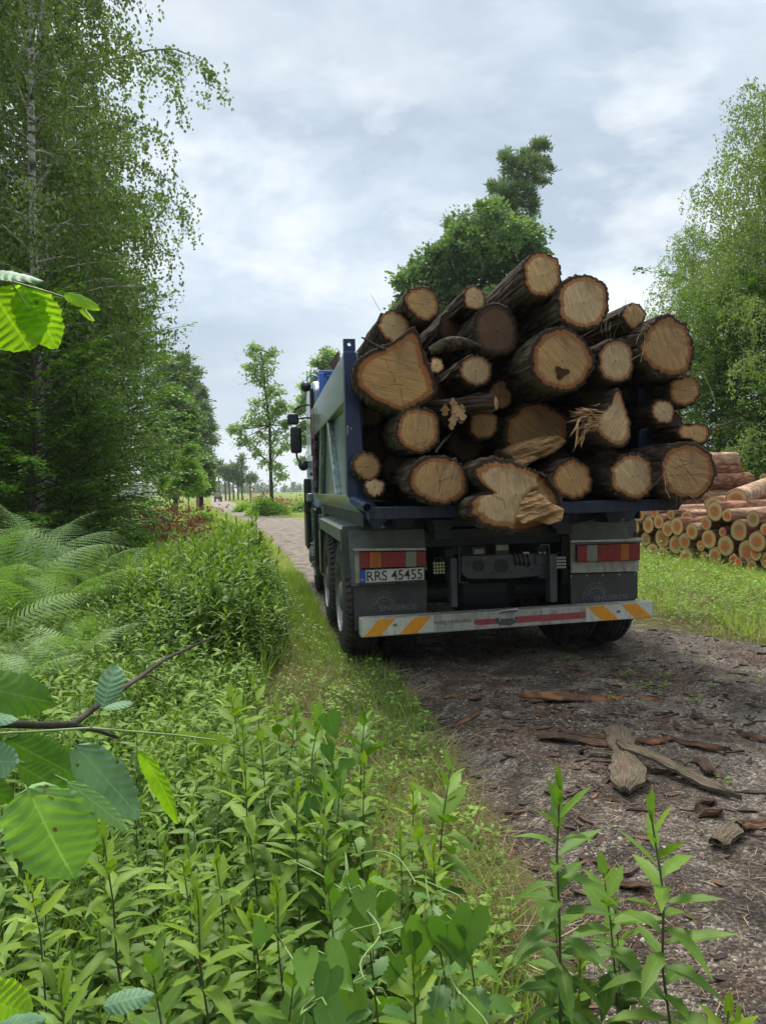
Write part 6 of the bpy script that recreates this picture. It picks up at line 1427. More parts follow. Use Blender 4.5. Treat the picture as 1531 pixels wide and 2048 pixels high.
mb = MB(); n = 700; y = 1.6 + 8 * r.uniform(0, 1, n); e = xl(y) - np.where(y < 6.5, .02, .1); x = e - r.uniform(-.05, 1, n) ** 1.0 * np.maximum(.35, e - tb(y)) if False else e - r.uniform(0, 1, n) * np.maximum(.35, e - tb(y))
for q in (0, 2, 2, 4):
    m = np.arange(n) % 4 == (0, 1, 2, 3)[(0, 2, 2, 4).index(q)]; N_ = m.sum(); stamp(mb, ros[q], np.stack([x[m], y[m], hsoil(x[m], y[m])], -1), r.uniform(0, 6.28, N_), r.uniform(.35, .9, N_), r.normal(0, .15, (N_, 2)), r.normal(0, .15, N_))
# sparse sprigs on the dirt's right side
n = 260; x, y = rand_in(n, 2.8, 7.5); k = fbm(x * 1.2, y * 1.2, 0, 2, 9) > .12; x, y = x[k], y[k]; N_ = len(x)
stamp(mb, ros[2], np.stack([x, y, hroad(x, y)], -1), r.uniform(0, 6.28, N_), r.uniform(.3, .9, N_), None, 0.0)
tag(mb.build('verge_weeds', M['weed_leaf'], None), 'small clover like weeds on the mown verge beside the dirt', 'weeds', kind='stuff')

# grass: verge strip, right field, clearing
def grass(name, x, y, L, mat, label, seed, z=hsoil, flat=.0, wid=1.0, tint=(.5, .25), cat='grass'):
    r = np.random.default_rng(seed); n = len(x); mb = MB()
    T = (BLADE[0] * (wid, 1, 1), BLADE[1]); ax = r.normal(0, .38, (n, 3)) * (1, 1, .2) + (0, 0, 1)
    if flat: ax = r.normal(0, 1, (n, 3)) * (1, 1, .12) + (0, 0, .12 + .25 * (1 - flat))
    scatter(mb, T, np.stack([x, y, z(x, y) - .005 + (r.uniform(0, .03, n) if flat else 0)], -1), ax, r.normal(0, 1, (n, 3)) * (1, 1, .3), L, 0, tint=np.clip(r.normal(*tint, n) + .6 * fbm(x * .8, y * .8, 0, 3, 61), 0, 1))
    return tag(mb.build(name, mat, None), label, cat, kind='stuff')
n = 17000; y = 1.5 + 10 * r.uniform(0, 1, n) ** 1.1; e = xl(y) + .04 * r.normal(0, 1, n); x = e - r.uniform(0, 1, n) ** 1.1 * np.maximum(.4, e - tb(y) + .25)
k = fbm(x * 2.2, y * 2.2, 0, 3, 15) > -.12; x, y = x[k], y[k]
grass('verge_grass', x, y, np.random.default_rng(1).uniform(.05, .16, len(x)), M['grass_blade'], 'short grass on the narrow verge between thicket and dirt track', 2)
n = 34000; y = 1.5 + 8 * r.uniform(0, 1, n) ** 1.1; e = xl(y) + .10 * r.normal(0, 1, n); x = e - r.uniform(-.02, 1, n).clip(0) ** 1.2 * np.maximum(.4, e - tb(y) + .1)
k = fbm(x * 1.7, y * 1.7, 0, 3, 25) > -.05; x, y = x[k], y[k]
grass('dry_straw', x, y, np.random.default_rng(1).uniform(.06, .2, len(x)), M['straw'], 'mown dry straw lying along the verge', 3, hz, .9, .55, (.45, .3), 'straw')
P = gnd(590, 1330); n = 6500; x = P[0] + .05 + r.normal(0, .17, n); y = P[1] + r.normal(0, .85, n); x = x - (y - P[1]) * .12
grass('straw_clump', x, y, r.uniform(.08, .22, n), M['straw'], 'flattened clump of dry straw left of the rear wheel', 4, hz, .8, .6, (.4, .25), 'straw')
n = 42000; y = 1.5 + 12 * r.uniform(0, 1, n) ** .9; x = tb(y) + .1 - r.uniform(0, 1, n) * (1.5 + y * .45)
grass('thicket_grass', x, y, np.random.default_rng(5).uniform(.12, .38, len(x)), M['grass_blade'], 'thin grass growing up between the stalks of the thicket', 6, wid=.7)
# grass by the truck's wheels
n = 5000; s_ = r.uniform(-.4, 6, n); u_ = -1.30 - np.abs(r.normal(0, .22, n)); Q = TO[None] + TR[None] * u_[:, None] + TF[None] * s_[:, None]
grass('wheel_side_grass', Q[:, 0], Q[:, 1], r.uniform(.06, .2, n), M['grass_blade'], 'grass pushed against the left wheels of the truck', 7, hz)
# right field
n = 60000; y = 5.6 + 26 * r.uniform(0, 1, n) ** 1.7; x = xr(y) + .05 * r.normal(0, 1, n) + r.uniform(0, 1, n) ** 1.0 * (1.5 + y * .55); k = fbm(x * 1.3, y * 1.3, 0, 3, 35) > -.07 - .02 * (y - 8); x, y = x[k], y[k]
grass('field_grass', x, y, np.random.default_rng(9).uniform(.07, .20, len(x)) * (1 + (y - 6) * .02), M['field_grass'], 'bright grass between the dirt track and the pine log stack', 10, wid=1.3)
n = 20000; y = 5.8 + 8 * r.uniform(0, 1, n); x = xr(y) + .1 * r.normal(0, 1, n) + r.uniform(0, 1, n) * 3.5
grass('field_straw', x, y, r.uniform(.08, .2, n), M['straw'], 'dry mown stems lying over the grass right of the truck', 11, hz, .9, .7, (.5, .3), 'straw')
mb = MB(); n = 1300; y = 6 + 8 * r.uniform(0, 1, n) ** 1.2; x = xr(y) + .25 + r.uniform(0, 1, n) * 3.6
for q in range(5):
    m = np.arange(n) % 5 == q; N_ = m.sum(); stamp(mb, ros[q], np.stack([x[m], y[m], hsoil(x[m], y[m])], -1), r.uniform(0, 6.28, N_), r.uniform(.4, 1.3, N_), None, r.uniform(.1, .5, N_))
tag(mb.build('field_weeds', M['weed_leaf'], None), 'bright broad leaved weeds in the grass right of the truck', 'weeds', kind='stuff')
# tall grass in front of the pine stack's foot
n = 7000; t_ = r.uniform(-.15, 1.3, n); A0, A1 = np.array(PA), np.array(PB); Q = A0 + (A1 - A0) * t_[:, None] + np.array([-1, -.2, 0]) * np.abs(r.normal(0, .25, n))[:, None] + (.12, 0, 0)
grass('stack_foot_grass', Q[:, 0], Q[:, 1], r.uniform(.07, .24, n), M['field_grass'], 'taller grass growing along the foot of the pine log stack', 12)
# clearing ahead: tufts, both sides of the track
n = 80000; y = 10.5 + 112 * r.uniform(0, 1, n) ** 1.9; sd = r.choice([0, 1], n, p=[.45, .55]); w = (2.5 + y * .22)
x = np.where(sd == 0, xl(y) - r.uniform(0, 1, n) ** 1.2 * w, xr(y) + r.uniform(0, 1, n) ** 1.0 * (w + 6))
mid = r.uniform(0, 1, n) < .03; x = np.where(mid & (y > 16), (xl(y) + xr(y)) / 2 + r.normal(0, .12, n) * (1 + y * .01), x)
L = r.uniform(.10, .24, n) * (.6 + .2 * np.clip((y - 10) / 12, 0, 1) + y * .006 + .5 * np.clip((np.abs(x - (xl(y) + xr(y)) / 2) - 6) / 8, 0, 1)) * np.where(mid, .4, 1); k = (y > 12)
grass('clearing_grass', x, y, L, M['field_grass'], 'sunlit meadow grass of the clearing ahead of the truck', 13, wid=2.2)

# ferns
def frond(L, seed, npairs=17):
    r = np.random.default_rng(seed); mb = MB(); t = np.linspace(0, 1, 14)
    C = np.stack([.06 * np.sin(t * 3), L * (t * .95 - .08 * t * t), L * (.40 * t - .42 * t ** 2.4)], -1); mb.tube(C, np.linspace(.004, .001, 14), 4, 0, False, tint=.7)
    P_, A_, N_, S_ = [], [], [], []
    for k in range(npairs):
        u = .16 + .84 * k / npairs; c = np.array([np.interp(u, t, C[:, q]) for q in range(3)]); d = norm(np.array([0, np.interp(min(1, u + .03), t, C[:, 1]) - c[1], np.interp(min(1, u + .03), t, C[:, 2]) - c[2]]))
        pl = L * .36 * math.sin(PI * min(1, .22 + .8 * (1 - u) * .75)) * (1 - u) ** .35
        for sg in (-1, 1):
            pd = norm(np.array([sg, 0, 0]) + d * .45 + (0, 0, -.12)); m = max(4, int(pl / .016)); v = (np.arange(m) + .5) / m
            for s2 in (-1, 1):
                sd = norm(np.cross(pd, np.cross(pd, d))) * s2
                P_.append(c + pd * (v * pl)[:, None] + (0, 0, -1) * (v ** 2 * pl * .25)[:, None]); A_.append(np.tile(-sd * 1.0 + pd * .5, (m, 1))); N_.append(np.tile(np.cross(d, pd) * -sg, (m, 1)) + r.normal(0, .1, (m, 3))); S_.append(.019 * (1 - v * .75) * (.5 + pl / (L * .36) * .6))
    scatter(mb, (DIAMOND[0] * (1.5, 1, .5), DIAMOND[1]), np.vstack(P_), np.vstack(A_), np.vstack(N_), np.concatenate(S_), 0, tint=np.clip(r.normal(.5, .15, len(np.concatenate(S_))), 0, 1))
    return mb_arrays(mb)
FR = [frond(1.0, s) for s in range(3)]
FMESH = []
for s in range(3):
    rr = np.random.default_rng(50 + s); mb = MB(); n = 8
    for k in range(n):
        V, Fs, A = FR[k % 3]; a = k * 2 * PI / n + rr.normal(0, .3); el = rr.uniform(.05, .95); L = rr.uniform(.65, 1.2)
        Rm = np.array(Matrix.Rotation(a, 3, 'Z') @ Matrix.Rotation(el, 3, 'X') @ Matrix.Rotation(rr.normal(0, .35), 3, 'Y')); mb.add(V @ Rm.T * L + (0, 0, .38), Fs, 0, **A)
        c = np.array([0, 0, 0.]); mb.tube([c, np.array([0, 0, .38])], .004, 4, 0, False, tint=.4)
    FMESH.append(mb.mesh('fern_fronds', M['fern_leaf']))
GFE = 'bracken ferns on the left'
for k, (px, py, Y, sc, lab) in enumerate([(30, 1075, 7.0, 1.0, 'bracken fern at the left edge, highest of the ferns'), (100, 1110, 6.4, .95, 'pale bracken fern spreading right toward the thicket'), (-20, 1150, 5.6, .9, 'bracken fern at the left edge, below the highest one'), (150, 1180, 5.4, .75, 'lower bracken fern whose frond tips point right'), (60, 1230, 5.0, .7, 'lowest bracken fern, above the foreground stalks'), (70, 1040, 8.6, 1.05, 'bracken fern directly before the dark hornbeam'), (150, 1060, 8.2, .95, 'bracken fern right of the birch trunk foot'), (-60, 1060, 7.6, 1.1, 'bracken fern cut by the left picture edge'), (215, 1090, 8.0, .75, 'small bracken fern farthest right among the ferns'), (20, 1190, 4.6, .6, 'small fern tucked under the left edge ferns')]):
    P = at(px, py, Y); z0 = float(hsoil(P[0], Y)); s_ = .68 * sc * max(.8, (P[2] - z0) / .62)
    t = thing('fern', lab, 'fern', (P[0], Y, z0), (0, 0, k * 1.3), GFE, s_); mk('fronds', FMESH[k % 3], t)

# heart shaped bindweed leaves and nettles in the foreground
def heart(n=7):
    V = [(0, 0, 0)]; out = []
    pts = [(0, -.0), (-.14, -.16), (-.34, -.12), (-.42, .12), (-.34, .42), (-.18, .72), (0, 1.0)]
    L_ = [(x, y) for x, y in pts]; mid = [(0, y) for y in (0, .05, .1, .25, .45, .72, 1.0)]
    V = []; 
    for (x, y), (mx, my) in zip(L_, mid): V += [(x, y, -.06 * abs(y) - .10 * x * x + .06), (0, my, -.10 * my * my), (-x, y, -.06 * abs(y) - .10 * x * x + .06)]
    F = []
    for i in range(6): a = 3 * i; F += [(a, a + 1, a + 4, a + 3), (a + 1, a + 2, a + 5, a + 4)]
    return np.array(V, float), [np.array(F)], {'vn': np.tile([1., 0., 1.], 7)}
HEART = heart()
def smooth_path(P, k=6):
    P = np.asarray(P); E = np.vstack([2 * P[0] - P[1], P, 2 * P[-1] - P[-2]]); out = []
    for i in range(len(P) - 1):
        a, b, c, d = E[i:i + 4]
        for t in np.arange(k) / k: out.append(.5 * ((2 * b) + (c - a) * t + (2 * a - 5 * b + 4 * c - d) * t * t + (3 * b - a - 3 * c + d) * t ** 3))
    return np.array(out + [P[-1]])
def vine(name, label, pix, Y0, Y1, leaves, mat, tmpl, lsz, seed, cat='vine'):
    r = np.random.default_rng(seed); n = len(pix); Ys = np.linspace(Y0, Y1, n); P = np.array([at(x, y, Y) for (x, y), Y in zip(pix, Ys)])
    t = thing(name, label, cat, tuple(P[0])); st = MB(); st.tube(smooth_path(P) - P[0], .0018, 6)
    mb = MB()
    for i_ in range(leaves):
        u = (i_ + .5) / leaves * (n - 1); a = int(u); c = P[a] * (1 - (u - a)) + P[min(a + 1, n - 1)] * (u - a) - P[0]
        o_ = r.normal(0, .035, 3) + (0, -.03, 0); L = lsz * r.uniform(.6, 1.15)
        st.tube([c, c + o_ * .7 + (0, 0, .01), c + o_], .0013, 4, 0, False)
        scatter(mb, tmpl, (c + o_)[None], (r.normal(0, .35, (1, 3)) + (0, -.25, -.8)), (r.normal(0, .25, (1, 3)) + (0, -.75, .55)), L, 0, tint=r.uniform(.1, .8))
    st.build('stem', M['stem_green'], t, smooth=True); mb.build('leaves', mat, t, smooth=True)
    return t
vine('bindweed', 'bindweed with hanging heart leaves climbing the tall dark goldenrod', [(650, 1420), (640, 1500), (655, 1560), (640, 1640), (648, 1720)], 2.15, 1.9, 9, M['heart_leaf'], HEART, .068, 1)
vine('bindweed', 'bindweed whose heart leaves crowd the bottom centre', [(690, 1700), (700, 1780), (760, 1860), (720, 1930), (760, 2010)], 1.45, 1.15, 14, M['heart_leaf'], HEART, .066, 2)
vine('bindweed', 'bindweed with the biggest smooth heart leaves, right of the bottom centre', [(850, 1750), (860, 1810), (890, 1880), (900, 1950), (920, 1990)], 1.35, 1.15, 9, M['heart_leaf'], HEART, .078, 3)
vine('bindweed', 'bindweed with small yellow green hearts at the bottom, left of centre', [(560, 1880), (600, 1940), (640, 1990), (600, 2030)], 1.2, 1.05, 7, M['heart_leaf'], HEART, .065, 4)
for pix, Y0, Y1, lab in (([(560, 1570), (540, 1600), (548, 1635), (580, 1665), (615, 1682), (660, 1688)], 1.9, 1.7, 'curling pale bindweed tendril left of the wrapped goldenrod'), ([(700, 1712), (750, 1702), (790, 1712), (815, 1740), (830, 1765)], 1.6, 1.45, 'pale tendril arching between the two bindweed clumps'), ([(580, 1720), (640, 1750), (700, 1790)], 1.5, 1.4, 'thin straight tendril crossing the dark thicket')):
    P = np.array([at(x, y, Y) for (x, y), Y in zip(pix, np.linspace(Y0, Y1, len(pix)))]); P = smooth_path(P); mb = MB(); mb.tube(P, .0014, 6); tag(mb.build('tendril', M['stem_green'], None, smooth=True), lab, 'tendril')
NET = leaf_tmpl(.36, .06, .25, 10, .3)
def nettle(px, ptop, Y, label, seed, lean=.1):
    r = np.random.default_rng(seed); T_ = at(px, ptop, Y); z0 = float(hsoil(T_[0], Y)); h = T_[2] - z0
    t = thing('nettle', label, 'plant', (T_[0] + lean, Y, z0)); C = [np.array([-lean * (q ** 1.5), 0, h * q]) for q in np.linspace(0, 1, 6)]
    mb = MB(); mb.tube(C, np.linspace(.0035, .0015, 6), 6); mb.build('stem', M['stem'], t, smooth=True); mb = MB()
    for k in range(11):
        q = .3 + .7 * k / 10
        for sg in (0, PI):
            a = k * PI / 2 + sg + r.normal(0, .2); c = np.array([-lean * q ** 1.5, 0, h * q]); L = np.interp(q, [.3, .7, 1], [.10, .085, .03]); el = -.15 if q < .9 else .6
            d = np.array([math.cos(a) * math.cos(el), math.sin(a) * math.cos(el), math.sin(el)]); scatter(mb, NET, (c + d * .03 * (1.1 - q))[None], d[None], np.array([[-math.cos(a) * math.sin(el), -math.sin(a) * math.sin(el), 1.]]), L, 0, tint=np.clip(q - .35 + r.normal(0, .1), 0, 1))
    mb.build('leaves', M['nettle_leaf'], t); return t
nettle(700, 1660, 1.5, 'dark stemmed nettle leaning left under the bindweed', 1, .14); nettle(860, 1800, 1.3, 'nettle with jagged leaves right of the bottom centre', 2, .08); nettle(740, 1900, 1.15, 'low nettle with broad jagged leaves at the bottom edge', 3, .04)
nettle(930, 1850, 1.45, 'small nettle at the right rim of the bottom thicket', 4, .05)

# ---- alder branches reaching in from the left, each leaf its own part
def alder_mat(name, c1, c2, tr):
    t = NT(name); p = t.attr('vn'); n = t.noise(t.obj(), 40, 4); a = t.ramp(p, [(0.0, .45), (.09, 1.0)])
    c = t.mix(t.noise(t.obj(), 9, 3), c1, c2); c = t.mix(t.math('SUBTRACT', 1.0, a), c, [min(1, k * 1.7 + .05) for k in c2])
    c = t.mix(t.math('MULTIPLY', n, .3), c, [k * .6 for k in c1])
    c = t.mix(t.math('MULTIPLY', t.ramp(t.noise(t.map(t.obj(), (1, 1, 1), (0, 0, 0), (2, 7, 4)), 16, 3), [(.48, 0.0), (.62, 1.0)]), .5), c, [k * 1.35 + .03 for k in c2])
    c = t.mix(t.ramp(t.noise(t.obj(), 75, 2, .4), [(.72, 0.0), (.76, .9)]), c, (.10, .06, .025))
    b = t.bsdf(c, .55, spec=.2, nrm=t.bump(n, .35, .002)); tt = t.n('ShaderNodeBsdfTranslucent', {'Color': t.mix(1.0, c, (1.3, 1.6, .3), 'MULTIPLY')})
    return t.done(t.n('ShaderNodeMixShader', {0: tr, 1: b, 2: tt.outputs[0]}).outputs[0])
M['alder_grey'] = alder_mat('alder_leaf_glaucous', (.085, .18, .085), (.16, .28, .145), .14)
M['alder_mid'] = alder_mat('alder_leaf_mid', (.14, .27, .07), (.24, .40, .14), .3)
M['alder_lit'] = alder_mat('alder_leaf_backlit', (.16, .27, .02), (.26, .40, .03), .65)  # backlight put into this copy's yellow-green, besides the translucency
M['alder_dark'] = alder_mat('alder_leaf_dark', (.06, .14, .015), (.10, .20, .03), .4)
def alder_leaf(parent, org, base, tip, wdt, Y, dY, mat, curl=.15, seed=1, nrm=(0, -1, .3), side=0):
    """rounded toothed leaf with pleated side veins between two photo points"""
    r = np.random.default_rng(seed); A_ = at(*base, Y); B_ = at(*tip, Y + dY); v = B_ - A_; L = np.linalg.norm(v); v /= L; N_ = np.array(nrm, float); N_ = norm(N_ - v * (N_ @ v)); X_ = np.cross(v, N_); wd = wdt / CF * Y
    nr_, nc = 64, 26; V = []; vn = []
    for i_ in range(nr_ + 1):
        t = i_ / nr_; hw = wd * .5 * (math.sin(PI * t ** .85) ** .52 if 0 < t < 1 else 0.02) * (1 + (.035 if i_ % 4 < 2 else -.02) + .05 * math.sin(t * 23 + seed)); hw *= (1 - .10 * max(0, t - .85) / .15)
        for j_ in range(nc + 1):
            s_ = j_ / nc * 2 - 1; sk = abs(s_)
            ve = (t * 7.5 + .5 * math.sin(t * 4 + seed) - sk * (1.5 - .5 * t) + .12 * math.sin(sk * 5 + seed * (1 if s_ > 0 else 2))); pl = abs((ve % 1) - .5) * 2
            zz = -.10 * wd * curl * 4 * s_ * s_ - .06 * wd * (1 - pl) ** 1.5 * (sk ** .5) * (1 - t * .3) - curl * L * (t - .5) ** 2 + .05 * wd * math.sin(t * 5 + seed) * s_ + (.02 * wd * sk)
            V.append(A_ + v * (L * (t - .10 * sk * (1 - t) * 0 + .05 * sk * (.5 - t))) + X_ * (hw * s_) + N_ * zz - org); vn.append(min(max(0, sk - .02) * 2.5, (1 - pl) * .55 + .015))
    i = np.arange(nr_)[:, None] * (nc + 1); j = np.arange(nc)[None, :]
    F = np.stack([i + j, i + j + 1, i + nc + 2 + j, i + nc + 1 + j], -1).reshape(-1, 4)
    return MB().add(V, F, 0, vn=np.array(vn)).build('leaf', mat, parent, smooth=True)
def branch(name, label, Y, stems, leaves):
    o_ = at(*stems[0][0][0], Y); t = thing(name, label, 'branch', tuple(o_))
    for pts, r0, mt, ys_ in stems:
        P = [at(x, y, Y + dy) - o_ for (x, y), dy in zip(pts, ys_)]; MB().tube(P, np.linspace(r0, r0 * .6, len(P)), 8).build('twig', M[mt], t, smooth=True)
    for k, (b_, tip, w, Y_, dY, m_, cu, nr) in enumerate(leaves): alder_leaf(t, o_, b_, tip, w, Y_, dY, M[m_], cu, 3 + k * 7, nr)
branch('alder_branch', 'alder twig with large backlit leaves entering high from the left edge', .62,
    [([(-40, 555), (30, 565), (100, 585), (160, 605), (185, 640)], .0011, 'stem_green', (0, 0, .01, .02, .02)), ([(22, 565), (40, 590), (60, 620)], .0009, 'stem_green', (0, 0, .0))],
    [((45, 568), (118, 700), 90, .62, .02, 'alder_lit', .12, (.5, -.8, .3)), ((-20, 575), (60, 700), 150, .62, .0, 'alder_lit', .1, (.2, -1, .2)), ((-60, 540), (88, 555), 60, .60, -.01, 'alder_grey', .2, (.1, -.6, .9)), ((128, 588), (202, 618), 30, .63, .01, 'alder_lit', .1, (0, -.9, .5)), ((160, 618), (190, 642), 14, .64, .01, 'alder_lit', .1, (0, -.9, .5))])
branch('alder_branch', 'alder twig with the biggest pleated leaf, reaching in at the lower left', .66,
    [([(-50, 1470), (60, 1464), (180, 1456), (300, 1466), (350, 1470), (430, 1480)], .0013, 'stem_green', (0, 0, 0, .02, .03, .05)), ([(180, 1457), (192, 1440), (205, 1415)], .0009, 'stem_green', (0, 0, 0)), ([(108, 1462), (135, 1470), (152, 1488)], .0009, 'stem_green', (0, 0, .01)), ([(30, 1520), (80, 1535), (135, 1562)], .0010, 'stem_green', (.0, .0, .0)), ([(34, 1545), (45, 1560), (55, 1580)], .0009, 'stem_green', (0, 0, -.01))],
    [((55, 1580), (150, 1765), 178, .60, .03, 'alder_mid', .14, (.1, -1, .45)), ((152, 1490), (285, 1640), 88, .68, .03, 'alder_grey', .12, (.6, -.8, .4)), ((12, 1478), (168, 1560), 84, .70, .02, 'alder_dark', .15, (-.2, -.8, .6)), ((38, 1530), (140, 1590), 56, .65, .01, 'alder_dark', .1, (-.3, -.8, .6)), ((205, 1415), (232, 1328), 72, .68, .02, 'alder_grey', .1, (-.3, -.9, .2)), ((205, 1415), (268, 1405), 26, .66, .0, 'alder_grey', .1, (0, -.4, .9)),
     ((-60, 1370), (110, 1405), 90, .64, .02, 'alder_dark', .1, (.1, -.8, .5)), ((-60, 1440), (38, 1438), 34, .60, .0, 'alder_grey', .1, (0, -.5, .9)), ((-50, 1520), (38, 1525), 74, .58, .0, 'alder_grey', .1, (.1, -.9, .4)), ((135, 1562), (262, 1662), 40, .62, .02, 'alder_mid', .1, (.5, -.6, .6)), ((285, 1500), (365, 1652), 40, .72, .03, 'alder_lit', .2, (.8, -.6, .2)), ((350, 1468), (405, 1470), 20, .71, .02, 'alder_lit', .1, (0, -.6, .8)), ((390, 1476), (462, 1480), 26, .72, .02, 'alder_lit', .1, (0, -.8, .6)), ((-70, 1560), (30, 1600), 60, .66, .02, 'alder_dark', .1, (0, -.9, .5))])
branch('alder_branch', 'alder leaves poking up from the bottom left corner', .62,
    [([(-30, 2060), (20, 2035), (60, 2030)], .0011, 'stem_green', (0, 0, 0)), ([(205, 2060), (214, 2040), (225, 2022)], .0009, 'stem_green', (.05, .05, .05))],
    [((-50, 1990), (64, 2030), 92, .62, 0, 'alder_lit', .1, (.1, -.9, .4)), ((-30, 2075), (90, 2035), 50, .60, 0, 'alder_grey', .2, (0, -.6, .8)), ((205, 2012), (312, 1985), 46, .70, .02, 'alder_grey', .25, (.1, -.6, .8))])
# bare dead stick across the thicket
P = [at(x, y, Y) for x, y, Y in ((-40, 1446, 1.1), (70, 1450, 1.15), (145, 1450, 1.2), (200, 1408, 1.3), (275, 1358, 1.42), (330, 1318, 1.52), (440, 1268, 1.7))]
mb = MB(); mb.tube(P, [.0065, .006, .0065, .005, .0045, .004, .0025], 8); mb.tube([P[2], at(200, 1462, 1.25), at(235, 1475, 1.3)], [.005, .004, .003], 6); mb.tube([P[4], at(300, 1350, 1.5), at(328, 1364, 1.55)], [.003, .002, .0015], 6)
tag(mb.build('dead_stick', M['tree_bark'], None, smooth=True), 'bare brown stick rising from the left edge across the thicket', 'stick')

# ---- brown brush piles of felled tops
def brush(label, px, py, Y, wx, hz_, n, seed, mat='brown_leaf', leaf=.10):
    r = np.random.default_rng(seed); c = at(px, py, Y); c[2] = 0; t = thing('brush_pile', label, 'brush pile', tuple(c)); wd = MB(); lv = MB()
    for k in range(26):
        p = r.normal(0, .5, 3) * (wx, .8, 0) + (0, 0, r.uniform(0, hz_ * .6)); d = norm(r.normal(0, 1, 3) * (1, .8, .35)); L = r.uniform(.5, 1.3); wd.tube([p, p + d * L * .5 + (0, 0, .06), p + d * L], [.018, .012, .004], 4, 0, False)
    pos = r.normal(0, 1, (n, 3)) * (wx * .5, .7, hz_ * .42) + (0, 0, hz_ * .5); k = fbm(pos[:, 0] * 1.6 + seed, pos[:, 1] * 1.6, pos[:, 2] * 2.5, 2, seed) > -.05; pos = pos[k]; pos[:, 2] = np.abs(pos[:, 2])
    scatter(lv, DIAMOND, pos, r.normal(0, 1, pos.shape), r.normal(0, 1, pos.shape) + (0, 0, .6), leaf * r.uniform(.6, 1.3, len(pos)), 0, tint=r.uniform(0, 1, len(pos)))
    wd.build('branches', M['tree_bark'], t); lv.build('withered_leaves', M[mat], t); return t
brush('heap of withered russet branches at the left forest edge', 310, 1030, 22, 1.9, 1.05, 2600, 1)
brush('small low heap of withered russet twigs right of the big one', 385, 1035, 21, .5, .5, 500, 2)
brush('pale brown heap of felled tops beyond the road, next to the truck', 582, 1000, 50, 2.2, .8, 1500, 3, 'dead_leaf', .14)
brush('far brown heap of felled tops left of the slender oak', 518, 996, 62, 1.2, 1.2, 700, 4, 'brown_leaf', .2)
brush('withered twigs among the bushes above the big russet heap', 325, 988, 27, 1.0, .9, 500, 5)
brush('low brown heap of felled tops under the slender oak', 556, 998, 54, 1.2, .7, 500, 6, 'brown_leaf', .16)

# ---- far tractor on the track
P = np.array([(xl(108.) + xr(108.)) / 2 - .3, 108., 0])
D = P[1]
TC = thing('tractor', 'small dark tractor standing far off at the end of the track', 'tractor', (P[0], P[1], 0), (0, 0, .25))
k = 21.0 * (D / CF) / 2.75
TC.scale = (k, k, k)
b = MB(); b.box((-.75, -.6, .75), (.75, .9, 1.45)); b.box((-.45, .9, .8), (.45, 2.6, 1.5)); b.build('body', plain('tractor_body', (.03, .10, .11), .5), TC, bevel=.05)
b = MB(); b.box((-.8, -.65, 2.55), (.8, .95, 2.7)); [b.box((x - .05, y - .05, 1.4), (x + .05, y + .05, 2.56)) for x in (-.72, .72) for y in (-.55, .85)]; b.build('cab_frame', M['black'], TC)
b = MB(); b.box((-.68, -.57, 1.45), (.68, -.55, 2.52)); b.box((-.68, .84, 1.45), (.68, .86, 2.52)); b.build('rear_window', M['mirror'], TC)
b = MB(); b.box((-.2, -.66, 1.1), (.7, -.6, 1.4)); b.build('red_panel', M['red_lens'], TC)
b = MB(); b.box((-.28, -.72, .9), (-.16, -.66, 2.5)); b.build('light_bar', M['white'], TC)
for x in (-1, 1):
    for y, R_, w in ((-.1, .75, .4), (2.2, .5, .3)):
        b = MB(); b.lathe([(-w/2, .3 * R_), (-w/2, R_ * .85), (-w/2 + .05, R_), (w/2 - .05, R_), (w/2, R_ * .85), (w/2, .3 * R_)], 'x', 24); o = b.build('wheel', M['rubber'], TC); o.location = (x * .8, y, R_)
        b = MB(); b.lathe([(x * w * .3, .0005), (x * w * .35, R_ * .5)], 'x', 20); b.build('rim', M['rim'], o)
# a cut stump heap by the right of the far field: small log pieces
# ================================================================ SKY, SUN, CAMERA
wld = bpy.data.worlds.new('World'); scene.world = wld; wld.use_nodes = True; nt = wld.node_tree; nt.nodes.clear()
EL, AZ = math.radians(58), math.radians(-12)
def wn(t, **k):
    nd = nt.nodes.new(t)
    for a, v in k.items(): setattr(nd, a, v)
    return nd
lk = nt.links.new
out = wn('ShaderNodeOutputWorld'); sky = wn('ShaderNodeTexSky', sky_type='NISHITA'); sky.sun_disc = False; sky.sun_elevation = EL; sky.sun_rotation = AZ
b1 = wn('ShaderNodeBackground'); b1.inputs[1].default_value = .10; lk(sky.outputs[0], b1.inputs[0])
tc = wn('ShaderNodeTexCoord'); sep = wn('ShaderNodeSeparateXYZ'); lk(tc.outputs['Generated'], sep.inputs[0])
def m(op, a, b=0.0, clamp=False):
    nd = wn('ShaderNodeMath', operation=op, use_clamp=clamp)
    for i_, v in enumerate((a, b)):
        if isinstance(v, (int, float)): nd.inputs[i_].default_value = v
        else: lk(v, nd.inputs[i_])
    return nd.outputs[0]
zz = m('ADD', m('MAXIMUM', sep.outputs[2], 0.0), .38)
comb = wn('ShaderNodeCombineXYZ'); lk(sep.outputs[0], comb.inputs[0]); lk(sep.outputs[1], comb.inputs[1]); lk(m('MULTIPLY', sep.outputs[2], 2.1), comb.inputs[2])
def nz(sc, det, rough, off, dist=0.0):
    mp = wn('ShaderNodeMapping'); mp.inputs['Location'].default_value = off; lk(comb.outputs[0], mp.inputs[0])
    n_ = wn('ShaderNodeTexNoise'); n_.inputs['Scale'].default_value = sc; n_.inputs['Detail'].default_value = det; n_.inputs['Roughness'].default_value = rough; n_.inputs['Distortion'].default_value = dist; lk(mp.outputs[0], n_.inputs['Vector']); return n_.outputs[0]
